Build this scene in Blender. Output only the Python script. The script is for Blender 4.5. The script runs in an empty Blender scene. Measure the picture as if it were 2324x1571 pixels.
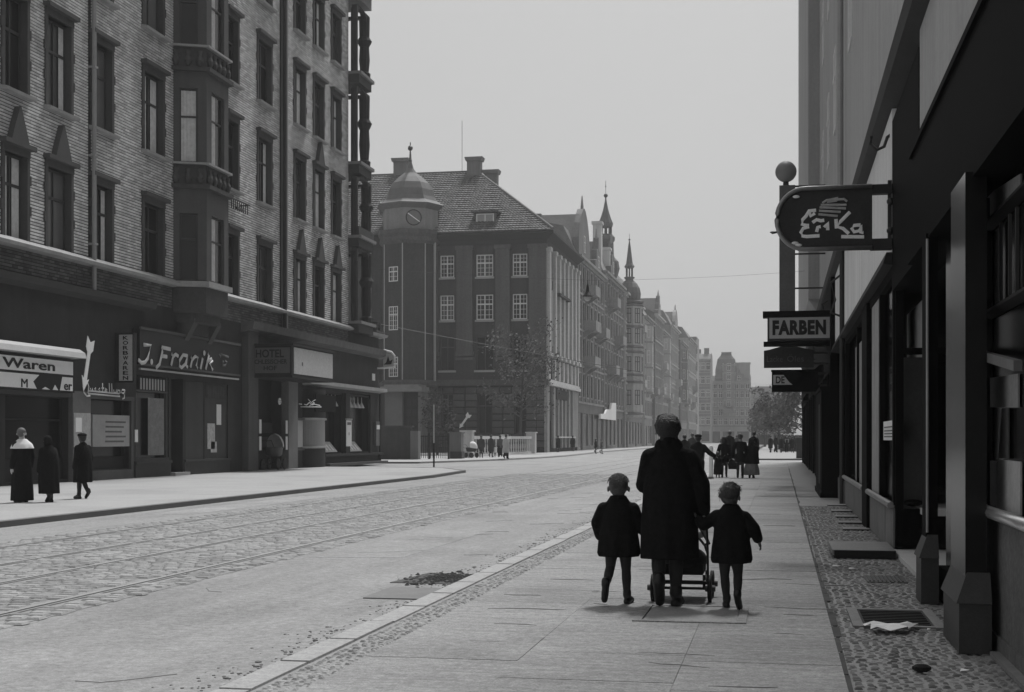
import bpy, bmesh, math, random
from mathutils import Vector, Matrix

random.seed(7)
R = math.radians
scene = bpy.context.scene
COL = scene.collection

# ------------------------------------------------------------------ camera
CAM_H = 1.45
YAW = math.atan((1770 - 1161.5) / 3121.6)
cam_data = bpy.data.cameras.new('camera')
cam = bpy.data.objects.new('camera', cam_data)
COL.objects.link(cam)
cam.location = (0, 0, CAM_H)
cam.rotation_euler = (R(90), 0, YAW)
cam_data.sensor_width = 36
cam_data.lens = 48.37
cam_data.shift_y = 0.0898
cam_data.clip_start = 0.1
cam_data.clip_end = 3000
scene.camera = cam

# ------------------------------------------------------------------ sky, sun, exposure
SUN_EL, SUN_AZ = R(62), R(9)          # azimuth from the street axis (+Y) towards +X
world = bpy.data.worlds.new('World')
scene.world = world
world.use_nodes = True
nt = world.node_tree
nt.nodes.clear()
w_out = nt.nodes.new('ShaderNodeOutputWorld')
w_bg = nt.nodes.new('ShaderNodeBackground')
sky = nt.nodes.new('ShaderNodeTexSky')
sky.sky_type = 'NISHITA'
sky.sun_disc = False
sky.sun_elevation = SUN_EL
sky.sun_rotation = SUN_AZ
sky.air_density = 1.0
sky.dust_density = 6.0
sky.altitude = 0
w_bw = nt.nodes.new('ShaderNodeRGBToBW')       # black-and-white photograph: grey sky
w_mix = nt.nodes.new('ShaderNodeMix')          # high thin overcast evens the sky out
w_mix.data_type = 'FLOAT'
w_mix.inputs[0].default_value = 0.72
w_mix.inputs[3].default_value = 2.6
w_bg.inputs['Strength'].default_value = 0.064
nt.links.new(sky.outputs[0], w_bw.inputs[0])
nt.links.new(w_bw.outputs[0], w_mix.inputs[2])
nt.links.new(w_mix.outputs[0], w_bg.inputs['Color'])
nt.links.new(w_bg.outputs[0], w_out.inputs['Surface'])

sun_data = bpy.data.lights.new('sun', 'SUN')
sun = bpy.data.objects.new('sun', sun_data)
COL.objects.link(sun)
sun_data.energy = 1.5
sun_data.angle = R(11)
sun_data.color = (1, 1, 1)
sdir = Vector((math.cos(SUN_EL) * math.sin(SUN_AZ), math.cos(SUN_EL) * math.cos(SUN_AZ), math.sin(SUN_EL)))
sun.rotation_euler = sdir.to_track_quat('Z', 'Y').to_euler()
sun.location = (0, 0, 60)

vs = scene.view_settings
scene.display_settings.display_device = 'sRGB'
vs.view_transform = 'Standard'
vs.look = 'None'
vs.exposure = 1.42
vs.gamma = 1.0
vs.use_curve_mapping = False
scene.cycles.max_bounces = 6
scene.cycles.diffuse_bounces = 3
scene.cycles.glossy_bounces = 3
scene.cycles.transmission_bounces = 4
scene.cycles.transparent_max_bounces = 8
scene.cycles.volume_bounces = 0

# ------------------------------------------------------------------ materials (all grey: the photograph is black and white)
_mats = {}
def M(name, v, rough=.85, var=.2, sc=1.5, fine=.12, fsc=30, bump=0.0, spec=.3, metal=0.0, island=0.0, streak=0.0, blotch=0.0, grit=0.0, cross=0.0, wear=0.0):
    if name in _mats: return _mats[name]
    m = bpy.data.materials.new(name); m.use_nodes = True
    n = m.node_tree.nodes; l = m.node_tree.links
    b = n['Principled BSDF']
    b.inputs['Roughness'].default_value = rough
    b.inputs['Metallic'].default_value = metal
    b.inputs['Specular IOR Level'].default_value = spec
    geo = n.new('ShaderNodeNewGeometry')
    def noise(scale, det=5, vec=None, dim=None):
        t = n.new('ShaderNodeTexNoise'); t.inputs['Scale'].default_value = scale
        t.inputs['Detail'].default_value = det; t.inputs['Roughness'].default_value = .6
        l.new(vec or geo.outputs['Position'], t.inputs['Vector']); return t.outputs['Fac']
    def math_(op, a, b_=None):
        t = n.new('ShaderNodeMath'); t.operation = op
        for i, x in enumerate((a, b_)):
            if x is None: continue
            if isinstance(x, (int, float)): t.inputs[i].default_value = x
            else: l.new(x, t.inputs[i])
        return t.outputs[0]
    def centred(f, amp):            # 1 + (f-.5)*2*amp
        return math_('ADD', math_('MULTIPLY', math_('SUBTRACT', f, .5), 2.4 * amp), 1.0)
    val = centred(noise(sc), var)
    if fine: val = math_('MULTIPLY', val, centred(noise(fsc, 3), fine))
    if grit: val = math_('MULTIPLY', val, centred(noise(16, 10), grit)); val = math_('MULTIPLY', val, centred(noise(75, 2), grit * .8))
    def stretched(scale, amp, sc_):
        mp = n.new('ShaderNodeMapping'); mp.inputs['Scale'].default_value = scale
        l.new(geo.outputs['Position'], mp.inputs['Vector']); return centred(noise(sc_, 6, mp.outputs[0]), amp)
    if cross: val = math_('MULTIPLY', val, stretched((1.0, 7.0, 1.0), cross, 1.6))
    if wear: val = math_('MULTIPLY', val, stretched((2.4, .12, 1.0), wear, 1.0))
    if blotch:
        f = noise(sc * .35, 3)
        ramp = n.new('ShaderNodeMapRange'); ramp.inputs[1].default_value = .5; ramp.inputs[2].default_value = .62
        ramp.inputs[3].default_value = 1.0; ramp.inputs[4].default_value = 1.0 - blotch
        l.new(f, ramp.inputs[0]); val = math_('MULTIPLY', val, ramp.outputs[0])
    if streak:
        mp = n.new('ShaderNodeMapping'); mp.inputs['Scale'].default_value = (2.2, 2.2, .12)
        l.new(geo.outputs['Position'], mp.inputs['Vector'])
        val = math_('MULTIPLY', val, centred(noise(1.0, 6, mp.outputs[0]), streak))
    if island:
        oi = n.new('ShaderNodeObjectInfo')
        r = math_('FRACT', math_('ADD', geo.outputs['Random Per Island'], oi.outputs['Random']))
        val = math_('MULTIPLY', val, centred(r, island))
    val = math_('MAXIMUM', math_('MULTIPLY', val, v), .002)
    l.new(val, b.inputs['Base Color'])
    if bump:
        bp = n.new('ShaderNodeBump'); bp.inputs['Strength'].default_value = bump; bp.inputs['Distance'].default_value = .02
        l.new(noise(fsc, 6), bp.inputs['Height']); l.new(bp.outputs[0], b.inputs['Normal'])
    _mats[name] = m
    return m

ASPHALT = M('asphalt', .25, .9, .13, .6, .1, 45, .6, .2, blotch=.14, grit=.5, wear=.22)
COBBLE = M('cobble_stone', .25, .85, .2, 1.2, .25, 40, .4, .2, island=.2)
GRANITE = M('granite', .32, .8, .15, 2, .1, 60, .3, grit=.35)
SLAB = M('granite_slab', .30, .9, .2, .9, .3, 45, .7, .2, island=.04, blotch=.16, grit=.5, cross=.34)
MOSAIC = M('mosaic_stone', .20, .85, .22, 1.5, .2, 60, .4, .3, island=.4)
BED = M('joint_sand', .2, .95, .3, 2, .3, 50)
PAVE = M('pavement_asphalt', .31, .9, .14, .7, .1, 40, .4, .2, blotch=.12, grit=.3)
BRICK = M('facing_brick', .64, .85, .16, .5, .12, 14, .2, .2, island=.2, streak=.3, blotch=.16)
MORTAR = M('mortar', .03, .95, .2)
TRIM = M('dark_stone_trim', .075, .85, .25, 1.5, .2, 20, .2, streak=.2)
LEDGE = M('skylit_ledge', .34, .85, .3, 2, .2, 20, .2)  # pale tone paints in the skylight on ledge tops
RENDER_D = M('dark_render', .062, .85, .4, 1.6, .2, 20, .2, streak=.3)
RENDER_M = M('grey_render', .16, .85, .2, .6, .15, 20, .2, streak=.25)
RENDER_L = M('pale_render', .34, .85, .15, .6, .12, 20, .15, streak=.18)
POST_W = M('post_office_render', .042, .9, .28, .5, .45, 6, .2, streak=.4)
POST_P = M('post_pilaster_shaded', .08, .9, .2, .5, .45, 6, .2, streak=.35)  # front pilasters toned dark for the shaded side
POST_S = M('post_office_stone', .08, .9, .2, .8, .25, 9, .3, island=.12)
POST_D = M('post_office_dark', .03, .9, .2, .5, .2, 9)
STONE_L = M('pale_stone', .5, .85, .2, .8, .15, 12, .2, streak=.25)
TILE = M('roof_tile', .10, .85, .2, .5, .3, 5, .2, island=.25)
SLATE = M('roof_slate', .16, .7, .2, .6, .25, 6, .2)
COPPER = M('weathered_copper', .11, .7, .25, .8, .2, 6, .2, streak=.2)
GLASS = M('window_glass', .015, .15, .2, 1, 0, 10, 0, .3)
GLASS_B = M('window_glass_hazy', .05, .2, .3, 1, 0, 10, 0, .4)
GLASS_C = M('window_glass_bright', .14, .25, .35, .8, 0, 10, 0, .4)
GLASS_D = M('dark_glass', .006, .2, .2, 1, 0, 10, 0, .2)
FRAME_W = M('white_window_frame', .62, .6, .12, 2)
FRAME_D = M('dark_window_frame', .05, .6, .2, 2)
CURTAIN_STREAK = M('curtain', .62, .9, .3, 6, .1)  # curtain tone, brightened to double as reflected light streaks
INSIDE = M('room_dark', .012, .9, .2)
BLACK = M('black_polished_stone', .005, .7, .3, 2, .1, 10, 0, .03)
BLACKW = M('black_paint', .007, .8, .3, 2, .2, 20, .1, .05)
DARKW = M('dark_wood', .02, .7, .3, 3, .2, 25, .15, .2)
IRON = M('dark_iron', .02, .5, .25, 4, .2, 40, .1, .4)
STEEL = M('worn_rail_steel', .3, .5, .2, 3, .1, 30, 0, .4, .4)
CHROME = M('polished_metal', .85, .32, .15, 5, 0, 10, 0, .5, 1)
WHITE = M('white_enamel', .82, .5, .08, 3, .05, 20)
CREAM = M('pale_board', .42, .7, .12, 3, .1, 20)
PAPER = M('white_paper', .75, .9, .06, 6, .05, 40)
SIGN_G = M('grey_sign_face', .34, .6, .12, 3, .15, 30)
SIGN_D = M('dark_sign_face', .032, .5, .3, 4, .3, 30)
INK = M('black_lettering', .008, .6, .1)
WHITEL = M('white_lettering', .55, .6, .12, 8, .15, 40)
GREYL = M('faded_lettering', .10, .7, .3, 8, .2, 40)
COAT = M('black_wool', .010, .95, .3, 9, .4, 22, .9, .1)
COAT2 = M('charcoal_wool', .012, .95, .3, 6, .3, 90, .3, .1)
COAT_G = M('grey_coat', .05, .95, .25, 6, .2, 60, .2, .1)
COAT_L = M('pale_raincoat', .42, .9, .15, 5, .15, 50, .2)
STOCK = M('dark_stocking', .03, .8, .3, 8, .2, 60, 0, .2)
SHOE = M('black_leather', .008, .45, .3, 8, .1, 40, 0, .4)
SKIN = M('skin', .26, .6, .1, 8, .05, 50, 0, .3)
SKIN_D = M('skin_tanned', .10, .6, .1, 8, .05, 50, 0, .3)
HAIR_D = M('dark_hair', .02, .5, .5, 22, .5, 60, 1.0, .4)
HAIR_F = M('fair_hair', .07, .6, .45, 25, .4, 120, .5, .35)
CLOTH_W = M('white_cloth', .7, .9, .1, 6, .08, 50)
CLOTH_G = M('grey_cloth', .14, .9, .35, 5, .2, 40)
BARK = M('bark', .05, .9, .3, 4, .2, 30, .4)
LEAF = M('young_leaves', .10, .8, .4, 1.2, .2, 10, 0, .2, island=.5)
LEAF_D = M('dark_leaves', .05, .8, .4, .8, .2, 10, 0, .2, island=.5)
DIRT_SHADE = M('dirt_and_shade', .02, .95, .4, 6, .3, 40, .6)
RUBBER = M('rubber', .012, .7, .2)

# ------------------------------------------------------------------ mesh helpers
class MB:
    """collects shapes; build() links them as ONE mesh object"""
    def __init__(s, base=(0, 0, 0)):
        s.v = []; s.f = []; s.b = base
    def add(s, vs_, fs):
        k = len(s.v); s.v.extend(vs_); s.f.extend([tuple(i + k for i in f) for f in fs]); return s
    def box(s, x0, x1, y0, y1, z0, z1):
        return s.add([(x0, y0, z0), (x1, y0, z0), (x1, y1, z0), (x0, y1, z0), (x0, y0, z1), (x1, y0, z1), (x1, y1, z1), (x0, y1, z1)],
                     [(3, 2, 1, 0), (4, 5, 6, 7), (0, 1, 5, 4), (1, 2, 6, 5), (2, 3, 7, 6), (3, 0, 4, 7)])
    def quad(s, a, b, c, d): return s.add([a, b, c, d], [(0, 1, 2, 3)])
    def prism(s, pts, axis, a, b):
        """polygon extruded along an axis; pts in the two other axes in order (x: y,z / y: x,z / z: x,y)"""
        def P(p, t):
            if axis == 'x': return (t, p[0], p[1])
            if axis == 'y': return (p[0], t, p[1])
            return (p[0], p[1], t)
        n = len(pts)
        return s.add([P(p, a) for p in pts] + [P(p, b) for p in pts],
                     [tuple(range(n)), tuple(range(2 * n - 1, n - 1, -1))] + [(i, i + n, (i + 1) % n + n, (i + 1) % n) for i in range(n)])
    def lathe(s, cx, cy, prof, n=12, ph=0.0, sx=1, sy=1, a0=0, a1=2 * math.pi):
        full = abs(a1 - a0 - 2 * math.pi) < 1e-6
        m = n if full else n + 1
        vs_ = []
        for r, z in prof:
            for i in range(m):
                a = ph + a0 + (a1 - a0) * i / n
                vs_.append((cx + sx * r * math.cos(a), cy + sy * r * math.sin(a), z))
        fs = []
        for j in range(len(prof) - 1):
            for i in range(n):
                k = (i + 1) % m
                fs.append((j * m + i, j * m + k, (j + 1) * m + k, (j + 1) * m + i))
        if full:
            fs.append(tuple(range(m - 1, -1, -1))); fs.append(tuple((len(prof) - 1) * m + i for i in range(m)))
        return s.add(vs_, fs)
    def tube(s, pts, r, n=8):
        pts = [Vector(p) for p in pts]
        rs = r if isinstance(r, (list, tuple)) else [r] * len(pts)
        vs_ = []; up = Vector((0, 0, 1))
        for i, p in enumerate(pts):
            d = (pts[min(i + 1, len(pts) - 1)] - pts[max(i - 1, 0)]).normalized()
            a = d.cross(up)
            if a.length < 1e-3: a = d.cross(Vector((1, 0, 0)))
            a.normalize(); b = d.cross(a)
            for k in range(n):
                t = 2 * math.pi * k / n
                vs_.append(tuple(p + (a * math.cos(t) + b * math.sin(t)) * rs[i]))
        fs = [(j * n + i, j * n + (i + 1) % n, (j + 1) * n + (i + 1) % n, (j + 1) * n + i) for j in range(len(pts) - 1) for i in range(n)]
        fs.append(tuple(range(n - 1, -1, -1))); fs.append(tuple((len(pts) - 1) * n + i for i in range(n)))
        return s.add(vs_, fs)
    def ball(s, c, r, n=12, m=7, sx=1, sy=1, sz=1):
        pr = [(max(1e-4, r * math.sin(math.pi * j / m)), -r * math.cos(math.pi * j / m)) for j in range(m + 1)]
        k = len(s.v); s.lathe(0, 0, pr, n)
        for i in range(k, len(s.v)):
            x, y, z = s.v[i]; s.v[i] = (c[0] + x * sx, c[1] + y * sy, c[2] + z * sz)
        return s
    def capsule(s, p0, r0, p1, r1, n=12):
        p0, p1 = Vector(p0), Vector(p1); d = (p1 - p0)
        L = d.length or 1e-5; d = d / L
        q = d.to_track_quat('Z', 'Y')
        pr = [(max(1e-4, r0 * math.cos(t)), r0 * math.sin(t)) for t in (-1.57, -1.0, -.5, 0)] + \
             [(max(1e-4, r1 * math.cos(t)), L + r1 * math.sin(t)) for t in (0, .5, 1.0, 1.57)]
        k = len(s.v); s.lathe(0, 0, pr, n)
        for i in range(k, len(s.v)): s.v[i] = tuple(p0 + q @ Vector(s.v[i]))
        return s
    def loft(s, rings, n=28, fold=None):
        """rings: (z, cx, cy, rx, ry, foldamp)"""
        vs_ = []
        for z, cx, cy, rx, ry, fa in rings:
            for i in range(n):
                a = 2 * math.pi * i / n
                k = 1 + fa * (math.sin(7 * a + 1.3) * .6 + math.sin(11 * a + .4) * .4)
                vs_.append((cx + rx * k * math.cos(a), cy + ry * k * math.sin(a), z))
        m = len(rings)
        fs = [(j * n + i, j * n + (i + 1) % n, (j + 1) * n + (i + 1) % n, (j + 1) * n + i) for j in range(m - 1) for i in range(n)]
        if rings[0][0] > rings[-1][0]: fs = [f[::-1] for f in fs]; lo, hi = m - 1, 0
        else: lo, hi = 0, m - 1
        fs.append(tuple(lo * n + i for i in range(n - 1, -1, -1))); fs.append(tuple(hi * n + i for i in range(n)))
        return s.add(vs_, fs)
    def wall(s, u0, u1, z0, z1, holes, y=0.0, reveal=.25, face='y'):
        """a wall sheet with real openings and their reveals; outward is -y (face 'y') or +x (face 'x', u along y)"""
        T = (lambda u, d, z: (u, y + d, z)) if face == 'y' else (lambda u, d, z: (y - d, u, z))
        us = sorted({u0, u1, *[min(max(h[k], u0), u1) for h in holes for k in (0, 1)]})
        zs = sorted({z0, z1, *[min(max(h[k], z0), z1) for h in holes for k in (2, 3)]})
        for i in range(len(us) - 1):
            j = 0
            while j < len(zs) - 1:
                cu = (us[i] + us[i + 1]) / 2
                inh = lambda q: any(h[0] < cu < h[1] and h[2] < (zs[q] + zs[q + 1]) / 2 < h[3] for h in holes)
                if inh(j): j += 1; continue
                e = j
                while e + 1 < len(zs) - 1 and not inh(e + 1): e += 1
                s.quad(T(us[i], 0, zs[j]), T(us[i + 1], 0, zs[j]), T(us[i + 1], 0, zs[e + 1]), T(us[i], 0, zs[e + 1]))
                j = e + 1
        for a, b, c, d in [h[:4] for h in holes]:
            s.quad(T(a, 0, c), T(a, reveal, c), T(a, reveal, d), T(a, 0, d)); s.quad(T(b, reveal, c), T(b, 0, c), T(b, 0, d), T(b, reveal, d))
            s.quad(T(a, 0, d), T(a, reveal, d), T(b, reveal, d), T(b, 0, d)); s.quad(T(a, reveal, c), T(a, 0, c), T(b, 0, c), T(b, reveal, c))
        return s
    def mesh(s, name, smooth=False):
        me = bpy.data.meshes.new(name)
        bx, by, bz = s.b
        me.from_pydata([(x - bx, y - by, z - bz) for x, y, z in s.v], [], s.f)
        me.update()
        if smooth:
            for p in me.polygons: p.use_smooth = True
        return me
    def build(s, name, mat, parent=None, kind=None, smooth=False, loc=None):
        o = bpy.data.objects.new(name, s.mesh(name, smooth))
        o.data.materials.append(mat)
        COL.objects.link(o)
        if parent: o.parent = parent
        elif loc is None: o.location = s.b
        if loc is not None: o.location = loc
        if kind: o['kind'] = kind
        return o

def put(name, mesh, parent=None, loc=(0, 0, 0), rotz=0.0, scale=None):
    o = bpy.data.objects.new(name, mesh); COL.objects.link(o)
    if parent: o.parent = parent
    o.location = loc; o.rotation_euler = (0, 0, rotz)
    if scale: o.scale = scale
    return o
def tag(o, label, cat, group=None, kind=None):
    o['label'] = label; o['category'] = cat
    if group: o['group'] = group
    if kind: o['kind'] = kind
    return o
def thing(name, label, cat, loc=(0, 0, 0), rotz=0.0, group=None):
    o = bpy.data.objects.new(name, None); COL.objects.link(o)
    o.empty_display_size = .2
    o.location = loc; o.rotation_euler = (0, 0, rotz)
    return tag(o, label, cat, group)
def structure(o):
    o['kind'] = 'structure'; return o
def copy_tree(o, parent=None):
    c = o.copy(); COL.objects.link(c)
    if parent: c.parent = parent
    for ch in list(o.children): copy_tree(ch, c)
    return c

_tmp = bpy.data.scenes.new('workshop')
def solid(mb, voxel, smooth=2, name='body'):
    """union of closed shapes as one continuous skin"""
    me = mb.mesh(name); o = bpy.data.objects.new('tmp', me); _tmp.collection.objects.link(o)
    r = o.modifiers.new('r', 'REMESH'); r.mode = 'VOXEL'; r.voxel_size = voxel; r.use_smooth_shade = True
    if smooth:
        q = o.modifiers.new('s', 'SMOOTH'); q.factor = .5; q.iterations = smooth
    _tmp.view_layers[0].update(); dg = _tmp.view_layers[0].depsgraph
    out = bpy.data.meshes.new_from_object(o.evaluated_get(dg))
    out.name = name
    for p in out.polygons: p.use_smooth = True
    bpy.data.objects.remove(o); bpy.data.meshes.remove(me)
    return out
def text(name, body, w, h, mat, parent, loc, rot=(R(90), 0, 0), depth=.01, bold=0.0, shear=0.0, space=1.0):
    """raised lettering fitted into w x h, lower left corner at loc"""
    cu = bpy.data.curves.new('t', 'FONT'); cu.body = body; cu.extrude = depth; cu.offset = bold; cu.shear = shear
    cu.space_character = space; cu.resolution_u = 3
    o = bpy.data.objects.new('tmp', cu); _tmp.collection.objects.link(o)
    _tmp.view_layers[0].update(); dg = _tmp.view_layers[0].depsgraph
    me = bpy.data.meshes.new_from_object(o.evaluated_get(dg)); me.name = name
    bpy.data.objects.remove(o); bpy.data.curves.remove(cu)
    xs = [v.co.x for v in me.vertices]; ys = [v.co.y for v in me.vertices]
    kx = w / (max(xs) - min(xs)); ky = h / (max(ys) - min(ys))
    x0, y0 = min(xs), min(ys)
    for v in me.vertices: v.co = ((v.co.x - x0) * kx, (v.co.y - y0) * ky, v.co.z)
    me.materials.clear(); me.materials.append(mat)
    ob = bpy.data.objects.new(name, me); COL.objects.link(ob)
    ob.location = loc; ob.rotation_euler = rot
    if parent: ob.parent = parent
    return ob

_wm = {}
def window(parent, u0, z0, w, h, plane=0.0, rec=.18, face='y', nx=2, tr=(.62,), bar=.07, fm=None, gm=None, base=(0, 0, 0), curtain=None, fine=None, name='window'):
    """frame object > pane (> curtain): outward is -y, or +x with face 'x'"""
    fm = fm or FRAME_D; gm = gm or GLASS
    key = (round(w, 2), round(h, 2), nx, tr, bar, fm.name, gm.name, fine)
    if key not in _wm:
        w, h = key[0], key[1]
        f = MB(); d = .07
        f.box(0, bar, 0, d, 0, h); f.box(w - bar, w, 0, d, 0, h)
        f.box(bar, w - bar, 0, d, 0, bar); f.box(bar, w - bar, 0, d, h - bar, h)
        for t in tr: f.box(bar, w - bar, -.02, d, h * t - bar * .6, h * t + bar * .6)
        for i in range(1, nx): f.box(w * i / nx - bar * .5, w * i / nx + bar * .5, -.01, d, bar, h - bar)
        if fine:
            fx, fz = fine
            for i in range(1, fx): f.box(w * i / fx - .018, w * i / fx + .018, .01, d - .01, bar, h - bar)
            for i in range(1, fz): f.box(bar, w - bar, .012, d - .012, h * i / fz - .018, h * i / fz + .018)
        g = MB().box(bar * .5, w - bar * .5, d * .5, d * .5 + .012, bar * .5, h - bar * .5)
        fme, gme = f.mesh('window'), g.mesh('pane'); fme.materials.append(fm); gme.materials.append(gm)
        _wm[key] = (fme, gme)
    fme, gme = _wm[key]
    if face == 'y': loc = (u0 - base[0], plane + rec - base[1], z0 - base[2]); rz = 0
    else: loc = (plane - rec - base[0], u0 - base[1], z0 - base[2]); rz = R(90)
    fo = put(name, fme, parent, loc, rz)
    put('pane', gme, fo)
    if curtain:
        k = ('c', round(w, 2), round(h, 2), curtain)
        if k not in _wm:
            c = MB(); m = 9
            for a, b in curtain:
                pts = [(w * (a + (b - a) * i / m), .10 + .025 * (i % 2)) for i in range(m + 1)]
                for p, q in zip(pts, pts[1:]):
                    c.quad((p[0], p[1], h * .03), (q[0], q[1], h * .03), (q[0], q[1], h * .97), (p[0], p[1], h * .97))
            _wm[k] = c.mesh('curtain'); _wm[k].materials.append(CURTAIN_STREAK)
        # curtain strips before the dark pane, pale enough to stand for light streaks too
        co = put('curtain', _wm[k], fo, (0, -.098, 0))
    return fo

# ------------------------------------------------------------------ measured lines of sight onto real planes (street metres)
S_, C_ = math.sin(YAW), math.cos(YAW)
def onX(x, y, X):
    t = (x - 1161.5) / 3121.6; Y = X * (t * S_ + C_) / (t * C_ - S_); d = -X * S_ + Y * C_
    return Y, CAM_H - (y - 994) / 3121.6 * d
def onY(x, y, Y):
    t = (x - 1161.5) / 3121.6; X = Y * (t * C_ - S_) / (t * S_ + C_); d = -X * S_ + Y * C_
    return X, CAM_H - (y - 994) / 3121.6 * d
# ================================================================== GROUND
ZR = -.10                                             # carriageway lies one kerb below the pavements (z = 0)
g = MB().box(-420, 320, -60, 760, -.5, -.30).build('ground', BED); structure(g)

def sheet(mb, poly, z, thick=.15):
    return mb.prism(poly, 'z', z - thick, z)
road_poly = [(-13.2, -12), (-3.2, -12), (-3.2, 84), (-2.2, 88.2), (.6, 89), (60, 89), (60, 98), (-2.6, 98), (-3.4, 101), (-3.2, 470),
             (-19, 470), (-19, 150), (-18.2, 130), (-17.6, 112), (-18.0, 102), (-19.4, 90), (-21.5, 80.5), (-26, 79.6), (-70, 79.6), (-70, 66.5), (-20, 66.5), (-16, 65), (-13.8, 60), (-13.2, 52)]
road = sheet(MB(), road_poly, ZR).build('road', ASPHALT); structure(road)
# track bed: setts laid between and beside four rails
bed = MB().box(-11.3, -6.2, -10, 120, ZR - .02, ZR + .004).build('track_bed', M('old_sett_bed', .225, .85, .2, 1.2, .35, 9, .5), road); bed['kind'] = 'stuff'
rng = random.Random(3)
RAILS = [-6.65, -8.1, -9.28, -10.73]
cob = MB(); near = []
y = 7.5; row = 0
while y < 58:
    x = -11.25 + (.09 if row % 2 else 0)
    while x < -6.28:
        w = rng.uniform(.15, .21); l = .165
        if not any(abs(x + w / 2 - r) < .13 for r in RAILS):
            near.append((x, x + w - .022, y, y + l - .022, rng.uniform(.001, .008)))
        x += w
    y += .168; row += 1
def cobble_top(mb, a, b, c, d, z0, h):
    t = .018
    mb.add([(a, c, z0), (b, c, z0), (b, d, z0), (a, d, z0), (a + t, c + t, z0 + h), (b - t, c + t, z0 + h), (b - t, d - t, z0 + h), (a + t, d - t, z0 + h)],
           [(4, 5, 6, 7), (0, 1, 5, 4), (1, 2, 6, 5), (2, 3, 7, 6), (3, 0, 4, 7)])
# the 300 nearest setts in view are parts; the rest are one part
def in_view(x, y):
    d = -x * S_ + y * C_; u = x * C_ + y * S_
    return d > 1 and abs(u / d) < .372
vis = [n for n in near if in_view(n[0], n[2])]
vis.sort(key=lambda n: n[0] ** 2 + n[2] ** 2)
single = set(vis[:300])
sett_meshes = []
for k in range(6):
    m_ = MB(); w = .13 + .01 * k; cobble_top(m_, 0, w, 0, .143, 0, .018); me = m_.mesh('cobble'); me.materials.append(COBBLE); sett_meshes.append((w, me))
for n in near:
    if n in single:
        w, me = min(sett_meshes, key=lambda q: abs(q[0] - (n[1] - n[0])))
        put('cobble', me, road, (n[0], n[2], ZR + .002 + n[4] * .6), 0)
    else: cobble_top(cob, n[0], n[1], n[2], n[3], ZR + .002, .01 + n[4])
cob.build('cobbles', COBBLE, road, kind='stuff')
for r in RAILS:                                        # grooved tram rail: two heads and a dark groove
    m_ = MB(); m_.box(r - .075, r - .018, -10, 440, ZR - .02, ZR + .016); m_.box(r + .022, r + .05, -10, 440, ZR - .02, ZR + .014)
    rl = m_.build('tram_rail', STEEL, road)
    MB().box(r - .018, r + .022, -10, 440, ZR - .02, ZR + .002).build('groove', M('groove_dirt', .06, .95, .3, 3) if r in (-6.65, -9.28) else M('dusty_groove', .12, .95, .3, 3), rl)
# tram drain frame between the tracks, patches in the carriageway
MB().box(-9.0, -8.35, 11.6, 12.0, ZR, ZR + .03).build('iron_cover', IRON, road)
MB().prism([(-3.95, 12.75), (-3.3, 12.75), (-3.3, 13.7), (-3.95, 13.7)], 'z', ZR, ZR + .012).build('patched_square', M('tar_patch', .17, .9, .2, 4), road)
MB().prism([(-4.1, 14.2), (-3.3, 14.15), (-3.27, 15.2), (-3.95, 15.3)], 'z', ZR, ZR + .006).build('gully_frame', M('gully_iron', .05, .8, .3, 6), road)
dm = MB()
for i in range(620):
    a, b = rng.gauss(-3.62, .17), rng.gauss(14.75, .3); r = rng.uniform(.006, .024)
    dm.ball((a, b, ZR + .004 * math.exp(-((a + 3.66) ** 2 * 30 + (b - 14.75) ** 2 * 8))), r, 6, 4, 1.3, 1.5, .7)
dirt = dm.build('dirt_heap', DIRT_SHADE); tag(dirt, 'dark heap of sweepings lying in the gutter beside the kerb', 'dirt heap', kind='stuff')
# strip of dust and sand along the right gutter: low crumbs
gm_ = MB()
for i in range(2600):
    yy = 6 + 40 * rng.random() ** 1.5; xx = -3.23 - abs(rng.gauss(0, .13 + .1 * abs(math.sin(yy * 1.7)))); r = rng.uniform(.003, .011) * (2 if rng.random() < .03 else 1)
    gm_.ball((xx, yy, ZR + .002), r, 5, 3, 1.5, 1.5, .6)
gl = gm_.build('gutter_litter', M('gutter_crumbs', .14, .95, .5, 8)); tag(gl, 'crumbs of dirt strewn along the gutter by the right kerb', 'litter', kind='stuff')

# ---- right pavement
rp = MB(); rp.box(-3.0, 12, -12, 88.3, -.25, -.012); rp.box(-2.4, 60, 98.2, 470, -.25, 0)
rpav = rp.build('right_pavement', M('joint_mortar', .27, .95, .25, 2, .3, 40)); structure(rpav)
yy = 4.6
slabm = []
cols = [(-2.70, -1.68), (-1.68, -.62), (-.62, .40)]
while yy < 84:
    L = 1.05
    for ci, (a, b) in enumerate(cols):
        o = (.0, .42, .2)[ci]
        if yy + o > 83.6: continue
        key = ci
        while len(slabm) <= key:
            ca, cb = cols[len(slabm)]
            m_ = MB(); t = .001; w = cb - ca - .001; l = L - .002
            m_.add([(0, 0, -.05), (w, 0, -.05), (w, l, -.05), (0, l, -.05), (t, t, 0), (w - t, t, 0), (w - t, l - t, 0), (t, l - t, 0)],
                   [(4, 5, 6, 7), (0, 1, 5, 4), (1, 2, 6, 5), (2, 3, 7, 6), (3, 0, 4, 7)])
            me = m_.mesh('paving_slab'); me.materials.append(SLAB); slabm.append(me)
        s = put('paving_slab', slabm[key], rpav, (a + .0005, yy + o + .001, rng.uniform(-.0012, .0012)))
        s.rotation_euler = (rng.gauss(0, .0008), rng.gauss(0, .0008), 0)
    yy += L
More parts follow.
